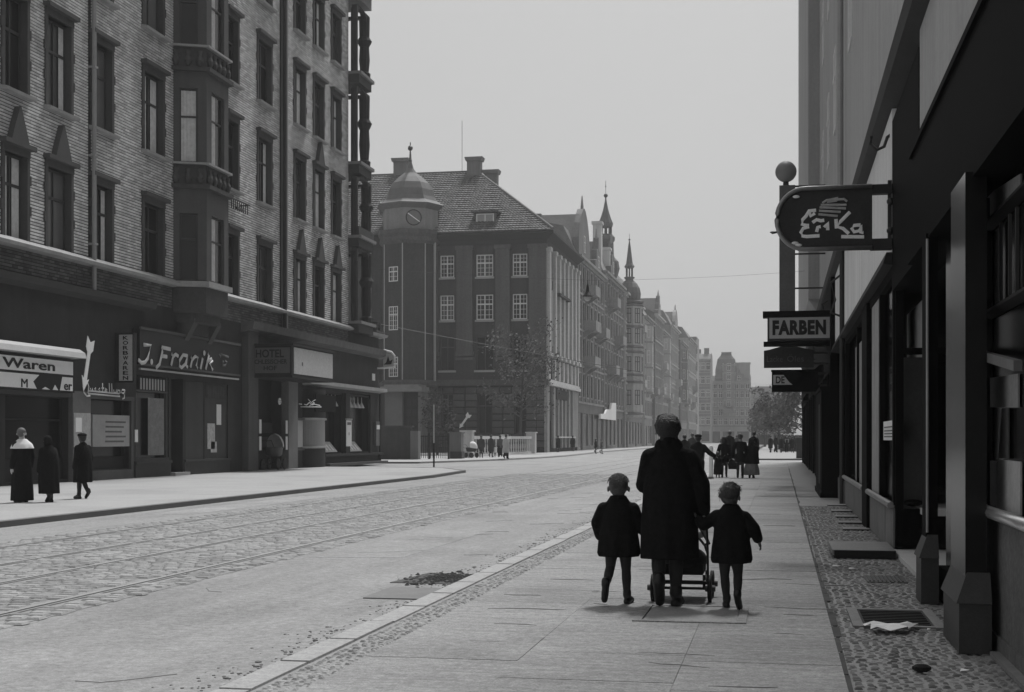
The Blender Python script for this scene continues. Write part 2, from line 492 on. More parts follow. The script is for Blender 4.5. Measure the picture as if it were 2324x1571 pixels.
# mosaic strips: along the kerb and along the shop fronts
mo = MB(); cand = []
def strip(x0, x1, y0, y1, s):
    y = y0
    while y < y1:
        x = x0 + rng.uniform(0, .02)
        while x < x1 - s * .6:
            w = s * rng.uniform(.8, 1.2); cand.append((x, min(x + w, x1) - .008, y + rng.uniform(-.006, .006), y + s - .008)); x += w
        y += s
strip(-2.98, -2.70, 6, 34, .065); n_kerb = len(cand)
strip(.41, 1.42, 5.2, 30, .07)
vis = sorted([c for c in cand if in_view(c[0], c[2])], key=lambda n: n[0] ** 2 + n[2] ** 2)
single = set(vis[:300])
msm = []
for k in range(3):
    m_ = MB(); w = .05 + .008 * k; t = .008
    m_.add([(0, 0, -.02), (w, 0, -.02), (w, .058, -.02), (0, .058, -.02), (t, t, 0), (w - t, t, 0), (w - t, .058 - t, 0), (t, .058 - t, 0)],
           [(4, 5, 6, 7), (0, 1, 5, 4), (1, 2, 6, 5), (2, 3, 7, 6), (3, 0, 4, 7)])
    me = m_.mesh('mosaic_stone'); me.materials.append(MOSAIC); msm.append((w, me))
MOS_L = M('kerbside_mosaic', .31, .85, .2, 1.5, .2, 60, .4, .3, island=.25); ml = MB(); mlm = {}
for w, me in msm: mlm[w] = me.copy(); mlm[w].materials.clear(); mlm[w].materials.append(MOS_L)
for c in cand:
    z = rng.uniform(-.007, .003)
    kerbside = c[0] < -2
    if c in single:
        w, me = min(msm, key=lambda q: abs(q[0] - (c[1] - c[0]))); put('mosaic_stone', me if not kerbside else mlm[w], rpav, (c[0], c[2], z))
    else:
        cobble_top(ml if kerbside else mo, c[0], c[1], c[2], c[3], -.02, .02 + z)
mo.build('mosaic_stones', MOSAIC, rpav, kind='stuff'); ml.build('mosaic_stones', MOS_L, rpav, kind='stuff')
MB().box(.41, 1.42, 30, 84, -.05, -.001).build('mosaic_strip', MOSAIC, rpav)
MB().box(-2.98, -2.70, 34, 84, -.05, -.001).build('mosaic_strip', MOS_L, rpav)
# utility cover under the woman's heels: raised frame and lid
MB().box(-1.15, -1.08, 10.85, 11.95, 0, .012).box(-.33, -.26, 10.85, 11.95, 0, .012).box(-1.08, -.33, 10.85, 10.92, 0, .011).box(-1.08, -.33, 11.88, 11.95, 0, .011).build('cover_frame', SLAB, rpav)
MB().box(-1.07, -.34, 10.93, 11.87, -.02, .006).build('cover_lid', M('cover_stone', .29, .9, .25, 3, .3, 40, .4), rpav)
# kerb stones
rk = MB().box(-3.2, -2.99, -12, 84, -.35, -.03).build('right_kerb', GRANITE); structure(rk)
km = MB(); t = .012; w, l = .22, 1.0
km.add([(0, 0, -.12), (w, 0, -.12), (w, l - .02, -.12), (0, l - .02, -.12), (t, t, 0), (w - t, t, 0), (w - t, l - .02 - t, 0), (t, l - .02 - t, 0)],
       [(4, 5, 6, 7), (0, 1, 5, 4), (1, 2, 6, 5), (2, 3, 7, 6), (3, 0, 4, 7)])
kme = km.mesh('kerb_stone'); kme.materials.append(GRANITE)
for i in range(78):
    put('kerb_stone', kme, rk, (-3.205 + rng.uniform(-.004, .004), 5.5 + i, .004 + rng.uniform(-.003, .003)))
# ---- left pavement
lp_poly = [(-13.35, -12), (-13.35, 52), (-13.95, 60), (-16.1, 65.2), (-20, 66.7), (-70, 66.7), (-70, -12)]
lpav = sheet(MB(), lp_poly, 0, .3).build('left_pavement', PAVE); structure(lpav)
lk = MB()
kp = [(-13.2, -12), (-13.2, 52), (-13.8, 60), (-16, 65), (-20, 66.5), (-40, 66.5)]
def kerb_along(mb, pts, w=.2, top=.006, bot=-.3):
    n = len(pts); off = []
    for i, p in enumerate(pts):
        d = Vector(pts[min(i + 1, n - 1)]) - Vector(pts[max(i - 1, 0)]); d.normalize()
        off.append((p[0] - d.y * w, p[1] + d.x * w))
    for i in range(n - 1):
        a, b, c, d = pts[i], pts[i + 1], off[i + 1], off[i]
        mb.add([(*a, bot), (*b, bot), (*c, bot), (*d, bot), (*a, top), (*b, top), (*c, top), (*d, top)],
               [(4, 5, 6, 7), (0, 1, 5, 4), (2, 3, 7, 6), (1, 2, 6, 5), (3, 0, 4, 7)])
kerb_along(lk, kp)
structure(lk.build('left_kerb', M('left_kerb_stone', .12, .9, .25, 1.5)))
# ---- pavement beyond the side street, in front of the post office and along the far houses
fp_poly = [(-70, 79.8), (-26, 79.8), (-21.4, 80.7), (-19.2, 90.2), (-17.8, 102), (-17.4, 112), (-18.0, 130), (-18.8, 150), (-18.8, 470), (-70, 470)]
fpav = sheet(MB(), fp_poly, 0, .3).build('far_pavement', PAVE); structure(fpav)
fk = MB(); kerb_along(fk, [(-70, 79.6), (-26, 79.6), (-21.5, 80.5), (-19.4, 90), (-18, 102), (-17.6, 112), (-18.2, 130), (-19, 150), (-19, 440)], .2)
structure(fk.build('far_kerb', M('left_kerb_stone', .12)))
ck = MB(); kerb_along(ck, [(60, 98), (-2.4, 98), (-3.2, 102), (-3.2, 440)][::-1], -.2); structure(ck.build('crossing_kerb', M('left_kerb_stone', .12)))

# dark worn seam between the slabs and the shop-side mosaic, and hairline cracks in the slabs
rng = random.Random(17); q = MB(); y = 5.0
while y < 66:
    L = rng.uniform(.25, .9); w = rng.uniform(.02, .055) * (1 if rng.random() < .8 else .4)
    q.prism([(.385, y), (.385 + w, y + .01), (.39 + w, y + L - .01), (.385, y + L)], 'z', -.02, .0035); y += L + rng.uniform(0, .05)
q.build('worn_seam', M('seam_dirt', .07, .95, .4, 4, .3, 40), rpav, kind='stuff')
q = MB()
for i in range(46):
    x, y = rng.uniform(-2.6, .1), rng.uniform(5, 30); pts = []
    for k in range(rng.randrange(3, 6)): pts.append((x, y, .001)); x += rng.uniform(.06, .22); y += rng.gauss(0, .035)
    q.tube(pts, [.0022] + [.0045] * (len(pts) - 2) + [.0015], 4)
q.build('hairline_cracks', M('crack_dirt', .15, .95, .3, 4), rpav, kind='stuff')
q = MB()
for i in range(26):
    x, y = rng.uniform(-6.0, -3.6), rng.uniform(8, 40); pts = []
    for k in range(rng.randrange(3, 7)): pts.append((x, y, ZR + .001)); x += rng.uniform(-.05, .3); y += rng.gauss(.1, .12)
    q.tube(pts, .004, 4)
q.build('hairline_cracks', M('crack_dirt', .10), road, kind='stuff')
for (x0, y0, w, l, v) in ((-5.9, 17, 1.1, 5.5, .25), (-12.6, 26, .9, 9, .27), (-5.0, 30, .7, 12, .26)):
    q = MB(); q.prism([(x0, y0), (x0 + w, y0 + .2), (x0 + w + .05, y0 + l), (x0 + .1, y0 + l - .15)], 'z', ZR - .01, ZR + .0025); q.build('road_patch', M('road_patch_%d' % int(v * 100), v, .92, .2, .8, .1, 40, .6, blotch=.15, grit=.5), road)
# ================================================================== LEFT BRICK TENEMENT (facade plane X = -23, u = street distance)
LB = (33.0, 0, 0)
lb = thing('brick_tenement', 'tall brick tenement with oriel, rows of sash windows and shops below, on the left', 'building', (-23, 33, 0), R(90))
U0, U1 = 33.0, 71.6
ROWS = [(7.56, 10.15), (12.1, 15.0), (16.65, 19.4), (21.2, 23.7)]
WINS = [(35.4, 1.4), (38.45, 1.3), (41.05, 1.5), (43.95, 1.35), (47.9, 1.6), (55.45, 1.2), (59.2, 1.6), (63.85, 1.45), (66.65, 1.45), (69.45, 1.4)]
BAY = (49.7, 52.9)
holes = [(u - w / 2, u + w / 2, a, b) for a, b in ROWS for u, w in WINS]
def m(): return MB(LB)
wl = m(); wl.wall(U0, U1, 7.35, 25.6, holes, .03, .3)
wl.box(U0, U1, .34, 14, 7.3, 25.6)                      # masonry behind, closes the block
# the block behind would fill the reveals: only a thin back wall is wanted
wl.v = wl.v[:-8]; wl.f = wl.f[:-6]
wl.quad((U0, .55, 7.3), (U1, .55, 7.3), (U1, .55, 25.6), (U0, .55, 25.6))
wl.quad((U1, .03, 0), (U1, 14, 0), (U1, 14, 25.6), (U1, .03, 25.6)); wl.quad((U0, 14, 0), (U0, .03, 0), (U0, .03, 25.6), (U0, 14, 25.6))
wl.quad((U0, .03, 25.6), (U1, .03, 25.6), (U1, 14, 25.6), (U0, 14, 25.6))
wall = wl.build('wall', MORTAR, lb)
# brick courses
surr = [(u - w / 2 - .14, u + w / 2 + .14, a - .1, b + .38) for a, b in ROWS for u, w in WINS] + [(BAY[0], BAY[1], 6, 24)] + [(61.15, 61.95, 7, 26), (42.98, 43.22, 7, 26)]
bm_ = m(); CH = .105; bricks = []
z = 7.62; row = 0
def brick(mb, a, b, z, h, d):
    a += -.004; b += .004; mb.add([(a, .04, z), (b, .04, z), (b, .04, z + h), (a, .04, z + h), (a, -d, z), (b, -d, z), (b, -d, z + h), (a, -d, z + h)],
           [(4, 5, 6, 7), (0, 1, 5, 4), (2, 3, 7, 6), (3, 0, 4, 7), (1, 2, 6, 5)])
rng = random.Random(11)
while z < 25.4:
    u = U0 - (.15 if row % 2 else 0)
    spans = sorted((max(h[0], U0), min(h[1], U1)) for h in surr if h[2] < z + CH / 2 < h[3])
    edges = []; c = U0
    for a, b in spans:
        if a > c: edges.append((c, a))
        c = max(c, b)
    if c < U1: edges.append((c, U1))
    for a, b in edges:
        u = a
        while u < b - .03:
            e = min(u + (.31 if (row % 2 == 0 or u > a) else .15), b)
            bricks.append((u + .008, e - .008, z, rng.uniform(-.003, .004)))
            u = e
    z += CH; row += 1
bricks.sort(key=lambda q: (q[0] - 4) ** 2 + (q[2]) ** 2 * .3 + (0 if q[0] > 37.9 and q[2] < 15.2 else 1e6))
bk = m(); bme = {}
for i, (a, b, z, d) in enumerate(bricks):
    if i < 300:
        w = round((b - a) * 50) / 50
        if w not in bme:
            q = MB(); brick(q, 0, w, 0, CH - .034, .0); bme[w] = q.mesh('brick'); bme[w].materials.append(BRICK)
        put('brick', bme[w], lb, (a - 33.0, -d, z))
    else: brick(bk, a, b, z, CH - .034, d)
bk.build('brick_courses', BRICK, lb, kind='stuff')
# windows, their stone surrounds, lintels and sills
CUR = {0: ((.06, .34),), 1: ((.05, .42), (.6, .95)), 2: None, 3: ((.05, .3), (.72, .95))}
for ri, (a, b) in enumerate(ROWS):
    for wi, (u, w) in enumerate(WINS):
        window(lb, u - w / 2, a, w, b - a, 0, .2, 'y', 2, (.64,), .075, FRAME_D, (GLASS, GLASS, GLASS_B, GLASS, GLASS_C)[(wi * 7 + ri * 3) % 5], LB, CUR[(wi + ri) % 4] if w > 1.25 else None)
        s = m(); L, Rr = u - w / 2, u + w / 2
        s.box(L - .13, L + .02, -.05, .2, a, b); s.box(Rr - .02, Rr + .13, -.05, .2, a, b)
        for zq in (a + .8, a + 1.75): s.box(L - .2, L - .12, -.06, .1, zq, zq + .3); s.box(Rr + .12, Rr + .2, -.06, .1, zq, zq + .3)
        s.box(L - .13, Rr + .13, -.07, .2, b, b + .22)
        s.box(L - .22, Rr + .22, -.24, .1, b + .22, b + .36)
        ped = (ri == 0 and wi in (1, 2, 7, 8, 9)) or (ri == 1 and wi in (8,))
        if ped: s.prism([(u - .5, b + .36), (u + .5, b + .36), (u + .30, b + .85), (u + .03, b + 1.45), (u - .03, b + 1.45), (u - .30, b + .85)], 'y', -.2, .1)
        s.build('window_surround', TRIM, lb)
        if ri:
            q = m(); q.prism([(-.26, a - .07), (-.24, a - .16), (.1, a - .16), (.1, a)], 'x', L - .2, Rr + .2); q.build('sill', LEDGE, lb)
# sill band and parapet zone above the shops
q = m(); q.prism([(-.34, 7.40), (-.30, 7.30), (.05, 7.26), (.05, 7.6), (-.06, 7.56)], 'x', U0, 49.6); q.build('sill_band', LEDGE, lb); q = m(); q.prism([(-.34, 7.40), (-.30, 7.30), (.05, 7.26), (.05, 7.6), (-.06, 7.56)], 'x', 53.0, U1)
q.build('sill_band', LEDGE, lb)
PB = (49.6, 50.15, 52.3, 53.0)                          # oriel plan
def oriel(mb, z0, z1, d=1.15, k=1.0, o=0.0):
    mb.prism([(PB[0] - o, .1), (PB[1] - o * .6, -d * k - o), (PB[2] + o * .6, -d * k - o), (PB[3] + o, .1)], 'z', z0, z1)
bay = m()
# parapet zone wall, brick
par = m(); 
zc = 6.45; row = 0
while zc < 7.2:
    for (sa, sb) in ((U0, 49.5), (53.05, 71.5)):
        u = sa - (.15 if row % 2 else 0)
        while u < sb:
            brick(par, max(u, sa) + .008, min(u + .3, sb) - .008, zc, CH - .03, .02 + rng.uniform(-.006, .008)); u += .31
    zc += CH; row += 1
par.build('parapet_bricks', M('soot_brick', .11, .9, .25, .8, .15, 14, .2, .25, island=.3, streak=.2), lb, kind='stuff')
# oriel: one window in its near cheek, one in its front, per floor
ow = MB(LB)
for ri, (a, b) in enumerate(ROWS):
    # piers and bands of the oriel, windows left open
    for (p, q_, n) in ((PB[0], PB[1], 'cheek'), (PB[1], PB[2], 'front'), (PB[2], PB[3], 'far')):
        pa = Vector((p, .1 if n == 'cheek' else -1.15)); pb = Vector((q_, -1.15 if n != 'far' else .1))
        d = (pb - pa); L = d.length; d.normalize(); nrm = Vector((d.y, -d.x))
        def P(s, dep, z): v = pa + d * s - nrm * dep; return (v.x, v.y, z)
        f0, f1 = (.25, .75) if n != 'front' else (.22, .8)
        zt = ROWS[ri + 1][0] - 1.0 if ri < 3 else 24.6
        zb = a
        for s0, s1, z0, z1 in ((0, f0, zb, zt), (f1, 1, zb, zt), (f0, f1, b, zt)):
            A = [P(L * s0, 0, z0), P(L * s1, 0, z0), P(L * s1, 0, z1), P(L * s0, 0, z1)]; B = [P(L * s0, .2, z0), P(L * s1, .2, z0), P(L * s1, .2, z1), P(L * s0, .2, z1)]
            ow.add(A + B, [(0, 1, 2, 3), (7, 6, 5, 4), (0, 4, 5, 1), (1, 5, 6, 2), (2, 6, 7, 3), (3, 7, 4, 0)])
        ang = math.atan2(d.y, d.x)
        w = L * (f1 - f0); v = pa + d * L * f0 - nrm * .1
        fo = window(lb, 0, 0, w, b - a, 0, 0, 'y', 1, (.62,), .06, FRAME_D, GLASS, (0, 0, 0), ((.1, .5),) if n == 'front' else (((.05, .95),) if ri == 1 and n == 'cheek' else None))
        fo.location = (v.x - 33.0, v.y, a); fo.rotation_euler = (0, 0, ang)
ow.build('oriel', RENDER_D if False else M('oriel_stone', .085, .85, .25, 1, .2, 20, .2, streak=.3), lb)
OPM = M('oriel_parapet_stone', .065, .85, .25, 1.5, .3, 8, .3)
for ri, (a, b) in enumerate(ROWS):
    zt = ROWS[ri + 1][0] - 1.0 if ri < 3 else 24.6
    ob = m(); oriel(ob, zt, zt + .16, o=.18); ob.build('oriel_slab', OPM, lb)
    if ri < 3:
        for i in range(5): uu = PB[1] + .22 + i * .44; ob = m(); ob.lathe(uu, -1.2, [(.05, zt + .2), (.11, zt + .32), (.13, zt + .45), (.06, zt + .6), (.1, zt + .78)], 8); ob.build('oriel_baluster', TRIM, lb)
        for i in range(3): f = (i + .5) / 3; ob = m(); ob.lathe(PB[0] + (PB[1] - PB[0]) * f - .06, .1 - 1.25 * f, [(.06, zt + .2), (.15, zt + .4), (.08, zt + .6), (.12, zt + .78)], 8); ob.build('oriel_baluster', TRIM, lb)
    if ri < 3: ob = m(); oriel(ob, zt + .16, ROWS[ri + 1][0] - .05, k=.97); ob.build('oriel_parapet', OPM, lb)
ob = m(); oriel(ob, 6.3, 7.3, k=.98)
ob.prism([(PB[0] + .2, .1), (PB[1], -.8), (PB[2], -.8), (PB[3] - .2, .1)], 'z', 5.95, 6.3)
ob.prism([(PB[0] + .5, .1), (PB[1] + .2, -.4), (PB[2] - .2, -.4), (PB[3] - .5, .1)], 'z', 5.5, 5.95)
ob.build('oriel_foot', OPM, lb)
for za, zb in [(7.3, 7.52)] + [(ROWS[ri + 1][0] - .06, ROWS[ri + 1][0] + .02) for ri in range(3)]: ol = m(); oriel(ol, za, zb, o=.14); ol.build('oriel_ledge', LEDGE, lb)
# downpipes and the pilaster strip between the two house halves
q = m(); q.tube([(43.1, -.16, 6.2), (43.1, -.16, 25.4)], .075, 10); [q.box(42.99, 43.21, -.25, .05, zz, zz + .06) for zz in (8, 11, 14, 17, 20, 23)]
q.build('downpipe', M('zinc_pipe', .3, .6, .2, 2, .1, 20, 0, .4), lb)
q = m(); q.tube([(61.3, -.2, 6.3), (61.3, -.2, 25.4)], .1, 10); q.build('downpipe', IRON, lb)
q = m(); q.box(61.4, 61.95, -.12, .1, 6.3, 25.5); q.build('pilaster', M('pilaster_render', .24, .85, .2, 1, .15, 20, .2, streak=.3), lb)
# small wrought balcony rail by the oriel
q = m()
for i in range(9): q.box(54.4 + .22 * i, 54.43 + .22 * i, -.42, -.39, 11.1, 11.5)
q.box(54.3, 56.4, -.44, -.38, 11.5, 11.55); q.box(54.3, 54.36, -.44, .0, 11.5, 11.55); q.box(56.34, 56.4, -.44, .0, 11.5, 11.55); q.box(54.9, 55.7, -.46, -.36, 11.15, 11.25)
q.build('flower_rail', IRON, lb)
# eaves and roof
q = m(); q.prism([(-.7, 25.9), (-.6, 25.6), (.1, 25.3), (.1, 26.1), (-.7, 26.1)], 'x', U0, U1 + .3); q.build('cornice', TRIM, lb)
q = m(); q.prism([(-.6, 26.1), (14, 26.1), (8, 30.2), (4, 30.2)], 'x', U0, U1); q.build('roof', SLATE, lb)

# ---- corner loggias, open to the side street
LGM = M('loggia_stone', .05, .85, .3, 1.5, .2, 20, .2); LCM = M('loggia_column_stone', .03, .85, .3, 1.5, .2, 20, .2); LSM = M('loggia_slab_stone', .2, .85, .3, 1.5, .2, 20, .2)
C0, C1 = 71.55, 74.25
for zi, (zf, zt) in enumerate(((7.65, 12.2), (12.3, 16.1), (16.3, 21.0), (21.2, 25.4))):
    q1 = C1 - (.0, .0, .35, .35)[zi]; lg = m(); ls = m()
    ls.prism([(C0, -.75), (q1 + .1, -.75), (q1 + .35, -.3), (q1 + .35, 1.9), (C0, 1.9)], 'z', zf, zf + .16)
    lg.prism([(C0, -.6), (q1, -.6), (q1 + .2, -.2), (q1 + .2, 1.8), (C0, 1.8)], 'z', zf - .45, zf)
    # outer column with waist and capital
    cx_, cy_ = q1 - .35, -.3
    H_ = zt - zf - .6
    lc = m(); lc.lathe(cx_, cy_, [(.32, zf + .16), (.34, zf + .5), (.24, zf + .6), (.3, zf + H_ * .35), (.26, zf + H_ * .55), (.36, zf + H_ * .6), (.42, zf + H_ * .64), (.28, zf + H_ * .7), (.3, zf + H_)], 10); lc.build('loggia_column', LCM, lb)
    lc = m(); lc.lathe(cx_, 1.5, [(.28, zf + .16), (.28, zf + H_)], 8); lc.build('loggia_column', LCM, lb)
    lc = m(); lc.lathe(C0 + .15, -.3, [(.2, zf + .16), (.2, zf + H_)], 8); lc.build('loggia_column', LCM, lb)
    # arch head between wall and column, and towards the side street
    zs = zf + H_ - .55
    n = 10; ra = (cx_ - C0 - .3) / 2; ca = C0 + .15 + ra
    pts = [(C0, zt - .45), (C0, zs)] + [(ca - ra * math.cos(math.pi * i / n), zs + .9 * ra * math.sin(math.pi * i / n)) for i in range(n + 1)] + [(q1, zs), (q1, zt - .45)]
    lg.prism(pts[::-1], 'y', -.5, -.2)
    lg.box(q1 - .3, q1, -.2, 1.7, zs + .55, zt - .45)
    lg.box(C0, q1, 1.75, 1.9, zf, zt) if zi < 2 else None
    # parapet
    if zi in (0, 1): lg.box(C0, q1 + .1, -.62, -.5, zf + .16, zf + .62) if zi == 1 else None
    
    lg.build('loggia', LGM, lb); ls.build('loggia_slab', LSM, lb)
q = m(); q.box(C0, C1, -.5, 1.8, 25.4, 26.1); q.lathe(C1 - 1.3, .6, [(1.9, 26.1), (1.9, 26.5), (1.5, 27.6), (.7, 28.8), (.1, 30)], 12); q.build('corner_turret_roof', SLATE, lb)
# ================================================================== SHOP FLOOR OF THE LEFT TENEMENT
G0, G1 = 33.0, 77.3
gh = [(33.6, 37.4, 0.1, 2.75), (37.9, 41.6, .1, 2.75), (43.05, 45.95, .35, 2.8), (46.5, 49.25, .6, 3.75), (49.45, 50.5, .12, 3.75), (50.75, 55.0, .6, 3.7),
      (57.75, 61.35, .02, 4.2), (67.35, 70.75, .62, 3.85), (71.7, 75.7, .62, 3.9)]
gw = m(); gw.wall(G0, G1, 0, 7.36, gh, .0, .9)
gw.quad((G1, 0, 0), (G1, 12, 0), (G1, 12, 7.36), (G1, 0, 7.36)); gw.quad((71.6, 0, 7.36), (G1, 0, 7.36), (G1, 12, 7.36), (71.6, 12, 7.36))
gw.build('shop_floor_wall', M('shop_floor_render', .03, .85, .4, 1.4, .2, 18, .2, streak=.35), lb)
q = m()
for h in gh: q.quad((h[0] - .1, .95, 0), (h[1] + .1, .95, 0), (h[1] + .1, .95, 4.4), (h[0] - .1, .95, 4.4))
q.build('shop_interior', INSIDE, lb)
# main string course over the shops and the bracketed cornice of the corner half
q = m(); q.prism([(-.42, 6.42), (-.36, 6.22), (.05, 6.1), (.05, 6.46)], 'x', G0, 47.4); q.build('shop_cornice', M('shop_cornice_dark', .05, .8, .3, 2, .2, 20), lb)
q = m(); q.prism([(-.62, 6.52), (-.55, 6.18), (.05, 6.05), (.05, 6.56)], 'x', 56.4, G1 + .5); q.prism([(-.55, 6.18), (-.62, 6.52), (12, 6.52), (12, 6.18)], 'x', G1, G1 + .5)
q.build('shop_cornice', M('shop_cornice_pale', .12, .8, .4, 2.5, .2, 20, .2), lb)
q = m(); q.prism([(-.5, 7.44), (-.4, 7.3), (.05, 7.26), (.05, 7.5)], 'x', 71.6, G1 + .4); q.build('sill_band', LEDGE, lb)
q = m()
for uu in (76.0, 76.6, 76.9): q.lathe(uu, -.2, [(.12, 7.5), (.2, 7.8), (.16, 8.05), (.22, 8.1)], 8)
q.box(75.6, 77.2, -.4, .1, 7.5, 7.62); q.build('balcony_urn', TRIM, lb)
# brackets under the oriel foot
for uu in (50.2, 52.4):
    q = m(); q.prism([(-.7, 5.95), (-.1, 4.9), (.02, 4.9), (.02, 6.0), (-.7, 6.1)], 'x', uu - .2, uu + .2); q.build('oriel_bracket', TRIM, lb)
# --- first shop: sign boxes over a dark shop front
q = m(); q.box(41.66, 42.86, -.16, .02, 0, 3.0); q.build('shop_pier', M('shop_pier_render', .12, .85, .25, 2, .2, 20), lb)
q = m(); q.box(41.7, 42.82, -.18, -.165, 1.15, 2.28); q.build('poster_panel', M('pasted_paper', .36, .9, .3, 4, .3, 12), lb)
q = m(); q.box(41.8, 42.2, -.19, -.182, 1.65, 2.12); q.build('notice', PAPER, lb)
for (a, b) in ((33.6, 37.4), (37.9, 41.6), (43.05, 45.95)):
    q = m(); q.box(a, a + .09, .2, .3, .1, 2.75); q.box(b - .09, b, .2, .3, .1, 2.75); q.box(a, b, .18, .3, .1, .8); q.box(a, b, .2, .3, 2.0, 2.06); q.build('shop_window_frame', DARKW, lb)
    q = m(); q.box(a + .09, b - .09, .26, .27, .8, 2.75); q.build('shop_pane', GLASS_D, lb)
q = m(); q.box(33.5, 46.1, -.14, .02, 2.78, 2.92); q.build('shop_lintel', M('shop_lintel_dark', .06, .7, .2), lb)
q = m(); q.box(43.0, 46.0, -.12, .02, 0, .32); q.build('shop_step', TRIM, lb)
b1 = thing('shop_sign', 'white two-row shop sign box with rounded canopy top, lower row broken', 'sign', (-23, 33, 0), R(90))
q = m(); q.box(33.2, 41.55, -.28, -.02, 2.93, 4.02); q.build('sign_case', DARKW, b1)
q = m(); q.box(33.3, 41.42, -.30, -.282, 3.5, 3.93); q.build('sign_face', WHITE, b1)
q = m(); q.add([(33.3, -.29, 2.98), (39.2, -.29, 2.98), (39.0, -.29, 3.2), (39.35, -.29, 3.42), (33.3, -.29, 3.42)], [(0, 1, 2, 3, 4)])
q.add([(40.6, -.29, 2.98), (41.42, -.29, 2.98), (41.42, -.29, 3.42), (40.75, -.29, 3.42)], [(0, 1, 2, 3)])
q.add([(39.5, -.29, 2.98), (40.0, -.29, 2.98), (39.7, -.29, 3.06)], [(0, 1, 2)]); q.add([(40.15, -.29, 2.98), (40.5, -.29, 2.98), (40.3, -.29, 3.15)], [(0, 1, 2)])
q.build('sign_face', WHITE, b1)
q = m(); q.prism([(-.62, 4.06), (-.55, 4.24), (-.36, 4.36), (-.02, 4.38), (-.02, 4.04)], 'x', 33.0, 41.75); q.build('canopy', CREAM, b1)
text('lettering', 'Waren', 3.0, .30, INK, b1, (37.25 - 33, -.31, 3.57), depth=.012, bold=.012)
text('lettering', 'er', .5, .2, INK, b1, (40.85 - 33, -.30, 3.0), depth=.008, bold=.01)
text('lettering', 'M', .35, .26, INK, b1, (38.3 - 33, -.30, 3.0), depth=.008)
def arrow_mesh(name, L, w, mat_, parent=None, t=.02):
    """tail notch at +L end, head at 0, lying in x/z, outward -y"""
    pts = [(0, 0), (-w, .26 * L), (-.42 * w, .22 * L), (-.42 * w, .72 * L), (-w, .8 * L), (-w, L), (0, .92 * L), (w, L), (w, .8 * L), (.42 * w, .72 * L), (.42 * w, .22 * L), (w, .26 * L)]
    return MB().prism(pts[::-1], 'y', -t, 0).build(name, mat_, parent, loc=(0, 0, 0))
ar = arrow_mesh('painted_arrow', 1.85, .24, WHITE); ar.location = (-22.6, 41.9, 3.0); ar.rotation_euler = (0, R(16), R(90))
tag(ar, 'large white shelter arrow pointing down between the white sign box and the neon script', 'arrow')
# --- neon script over the second shop (strokes measured on the wall plane)
def strokes(parent, data, ox, oy, k, X, r, mat_, base, name='lettering', to=None):
    q = MB(base)
    for st in data:
        pts = []
        for (px, py) in st:
            vx, vy = (ox + px / k) * .9075, (oy + py / k) * .9075
            Y, Z = onX(vx, vy, X); pts.append((Y, -23 - X, Z))
        if len(pts) == 1: q.ball(pts[0], r * 1.5, 8, 5)
        else: q.tube(pts, r, 7)
    vp_ = -23 - X
    q.v = [(a, vp_ + (b - vp_) * .22, c) for a, b, c in q.v]      # flat raised strokes
    return q.build(name, mat_, parent, smooth=True)
neon = thing('neon_script', 'pale neon script reading Ausstellung on the ledge over the dark poster shop', 'sign', (-23, 33, 0), R(90))
A = [[(1215, 1110), (1160, 1120), (1110, 1060), (1095, 960), (1130, 905), (1175, 910), (1190, 960), (1178, 1060), (1192, 1090)], [(1190, 1032), (1690, 1078)], [(1190, 1078), (1700, 1122)],
     [(1215, 985), (1212, 1028), (1240, 1036), (1248, 990), (1255, 1040)], [(1305, 985), (1278, 998), (1305, 1020), (1280, 1040)], [(1372, 990), (1345, 1004), (1372, 1028), (1346, 1046)],
     [(1415, 905), (1418, 1050)], [(1400, 985), (1440, 990)], [(1452, 1030), (1492, 1012), (1465, 992), (1452, 1032), (1492, 1052)], [(1525, 905), (1530, 1055)], [(1565, 910), (1570, 1060)],
     [(1598, 1010), (1602, 1058), (1636, 1062), (1640, 1012), (1644, 1066)], [(1660, 1068), (1664, 1020), (1698, 1026), (1702, 1072)], [(1782, 1020), (1738, 1014), (1718, 1056), (1756, 1076), (1782, 1022), (1772, 1150), (1742, 1162)]]
strokes(neon, A, 40, 820, 6.547, -22.82, .03, WHITEL, LB)
# --- poster stand in the second shop
q = m(); q.box(43.2, 45.9, -.05, .06, 1.15, 2.25); pb_ = q.build('poster_board', M('poster_paper', .33, .8, .15, 3, .1, 20), lb)
tx = m()
for i in range(5):
    a = 44.1 + .05 * math.sin(i * 3); tx.box(a, 45.6 - .15 * ((i * 7) % 3), -.056, -.052, 1.98 - i * .17, 2.04 - i * .17)
tx.build('print_lines', GREYL, pb_)
q = m(); q.box(45.95, 46.12, -.1, .05, 0, 2.85); q.build('shop_pilaster', TRIM, lb)
q = m(); q.box(46.2, 46.42, -.12, -.1, 1.3, 1.75); q.build('notice', PAPER, lb)
# --- vertical projecting sign
vsn = thing('projecting_sign', 'tall narrow vertical shop sign with dark letters on a grey face', 'sign', (-23, 44.9, 0))
q = MB((-23, 44.9, 0)); q.box(-22.98, -22.28, 44.86, 45.1, 3.4, 5.15); q.build('sign_case', DARKW, vsn)
q = MB((-23, 44.9, 0)); q.box(-22.82, -22.32, 44.84, 44.858, 3.46, 5.08); q.build('sign_face', M('vertical_sign_face', .42, .7, .2, 4, .3, 25), vsn)
q = MB((-23, 44.9, 0)); q.box(-23.0, -22.88, 44.95, 45.0, 4.9, 4.96); q.box(-23.0, -22.88, 44.95, 45.0, 3.6, 3.66); q.build('bracket', IRON, vsn)
for i, ch in enumerate('KORBWAREN'):
    text('letter', ch, .2, .135, INK, vsn, (.33, -.064, 4.9 - i * .176), depth=.006, bold=.02)
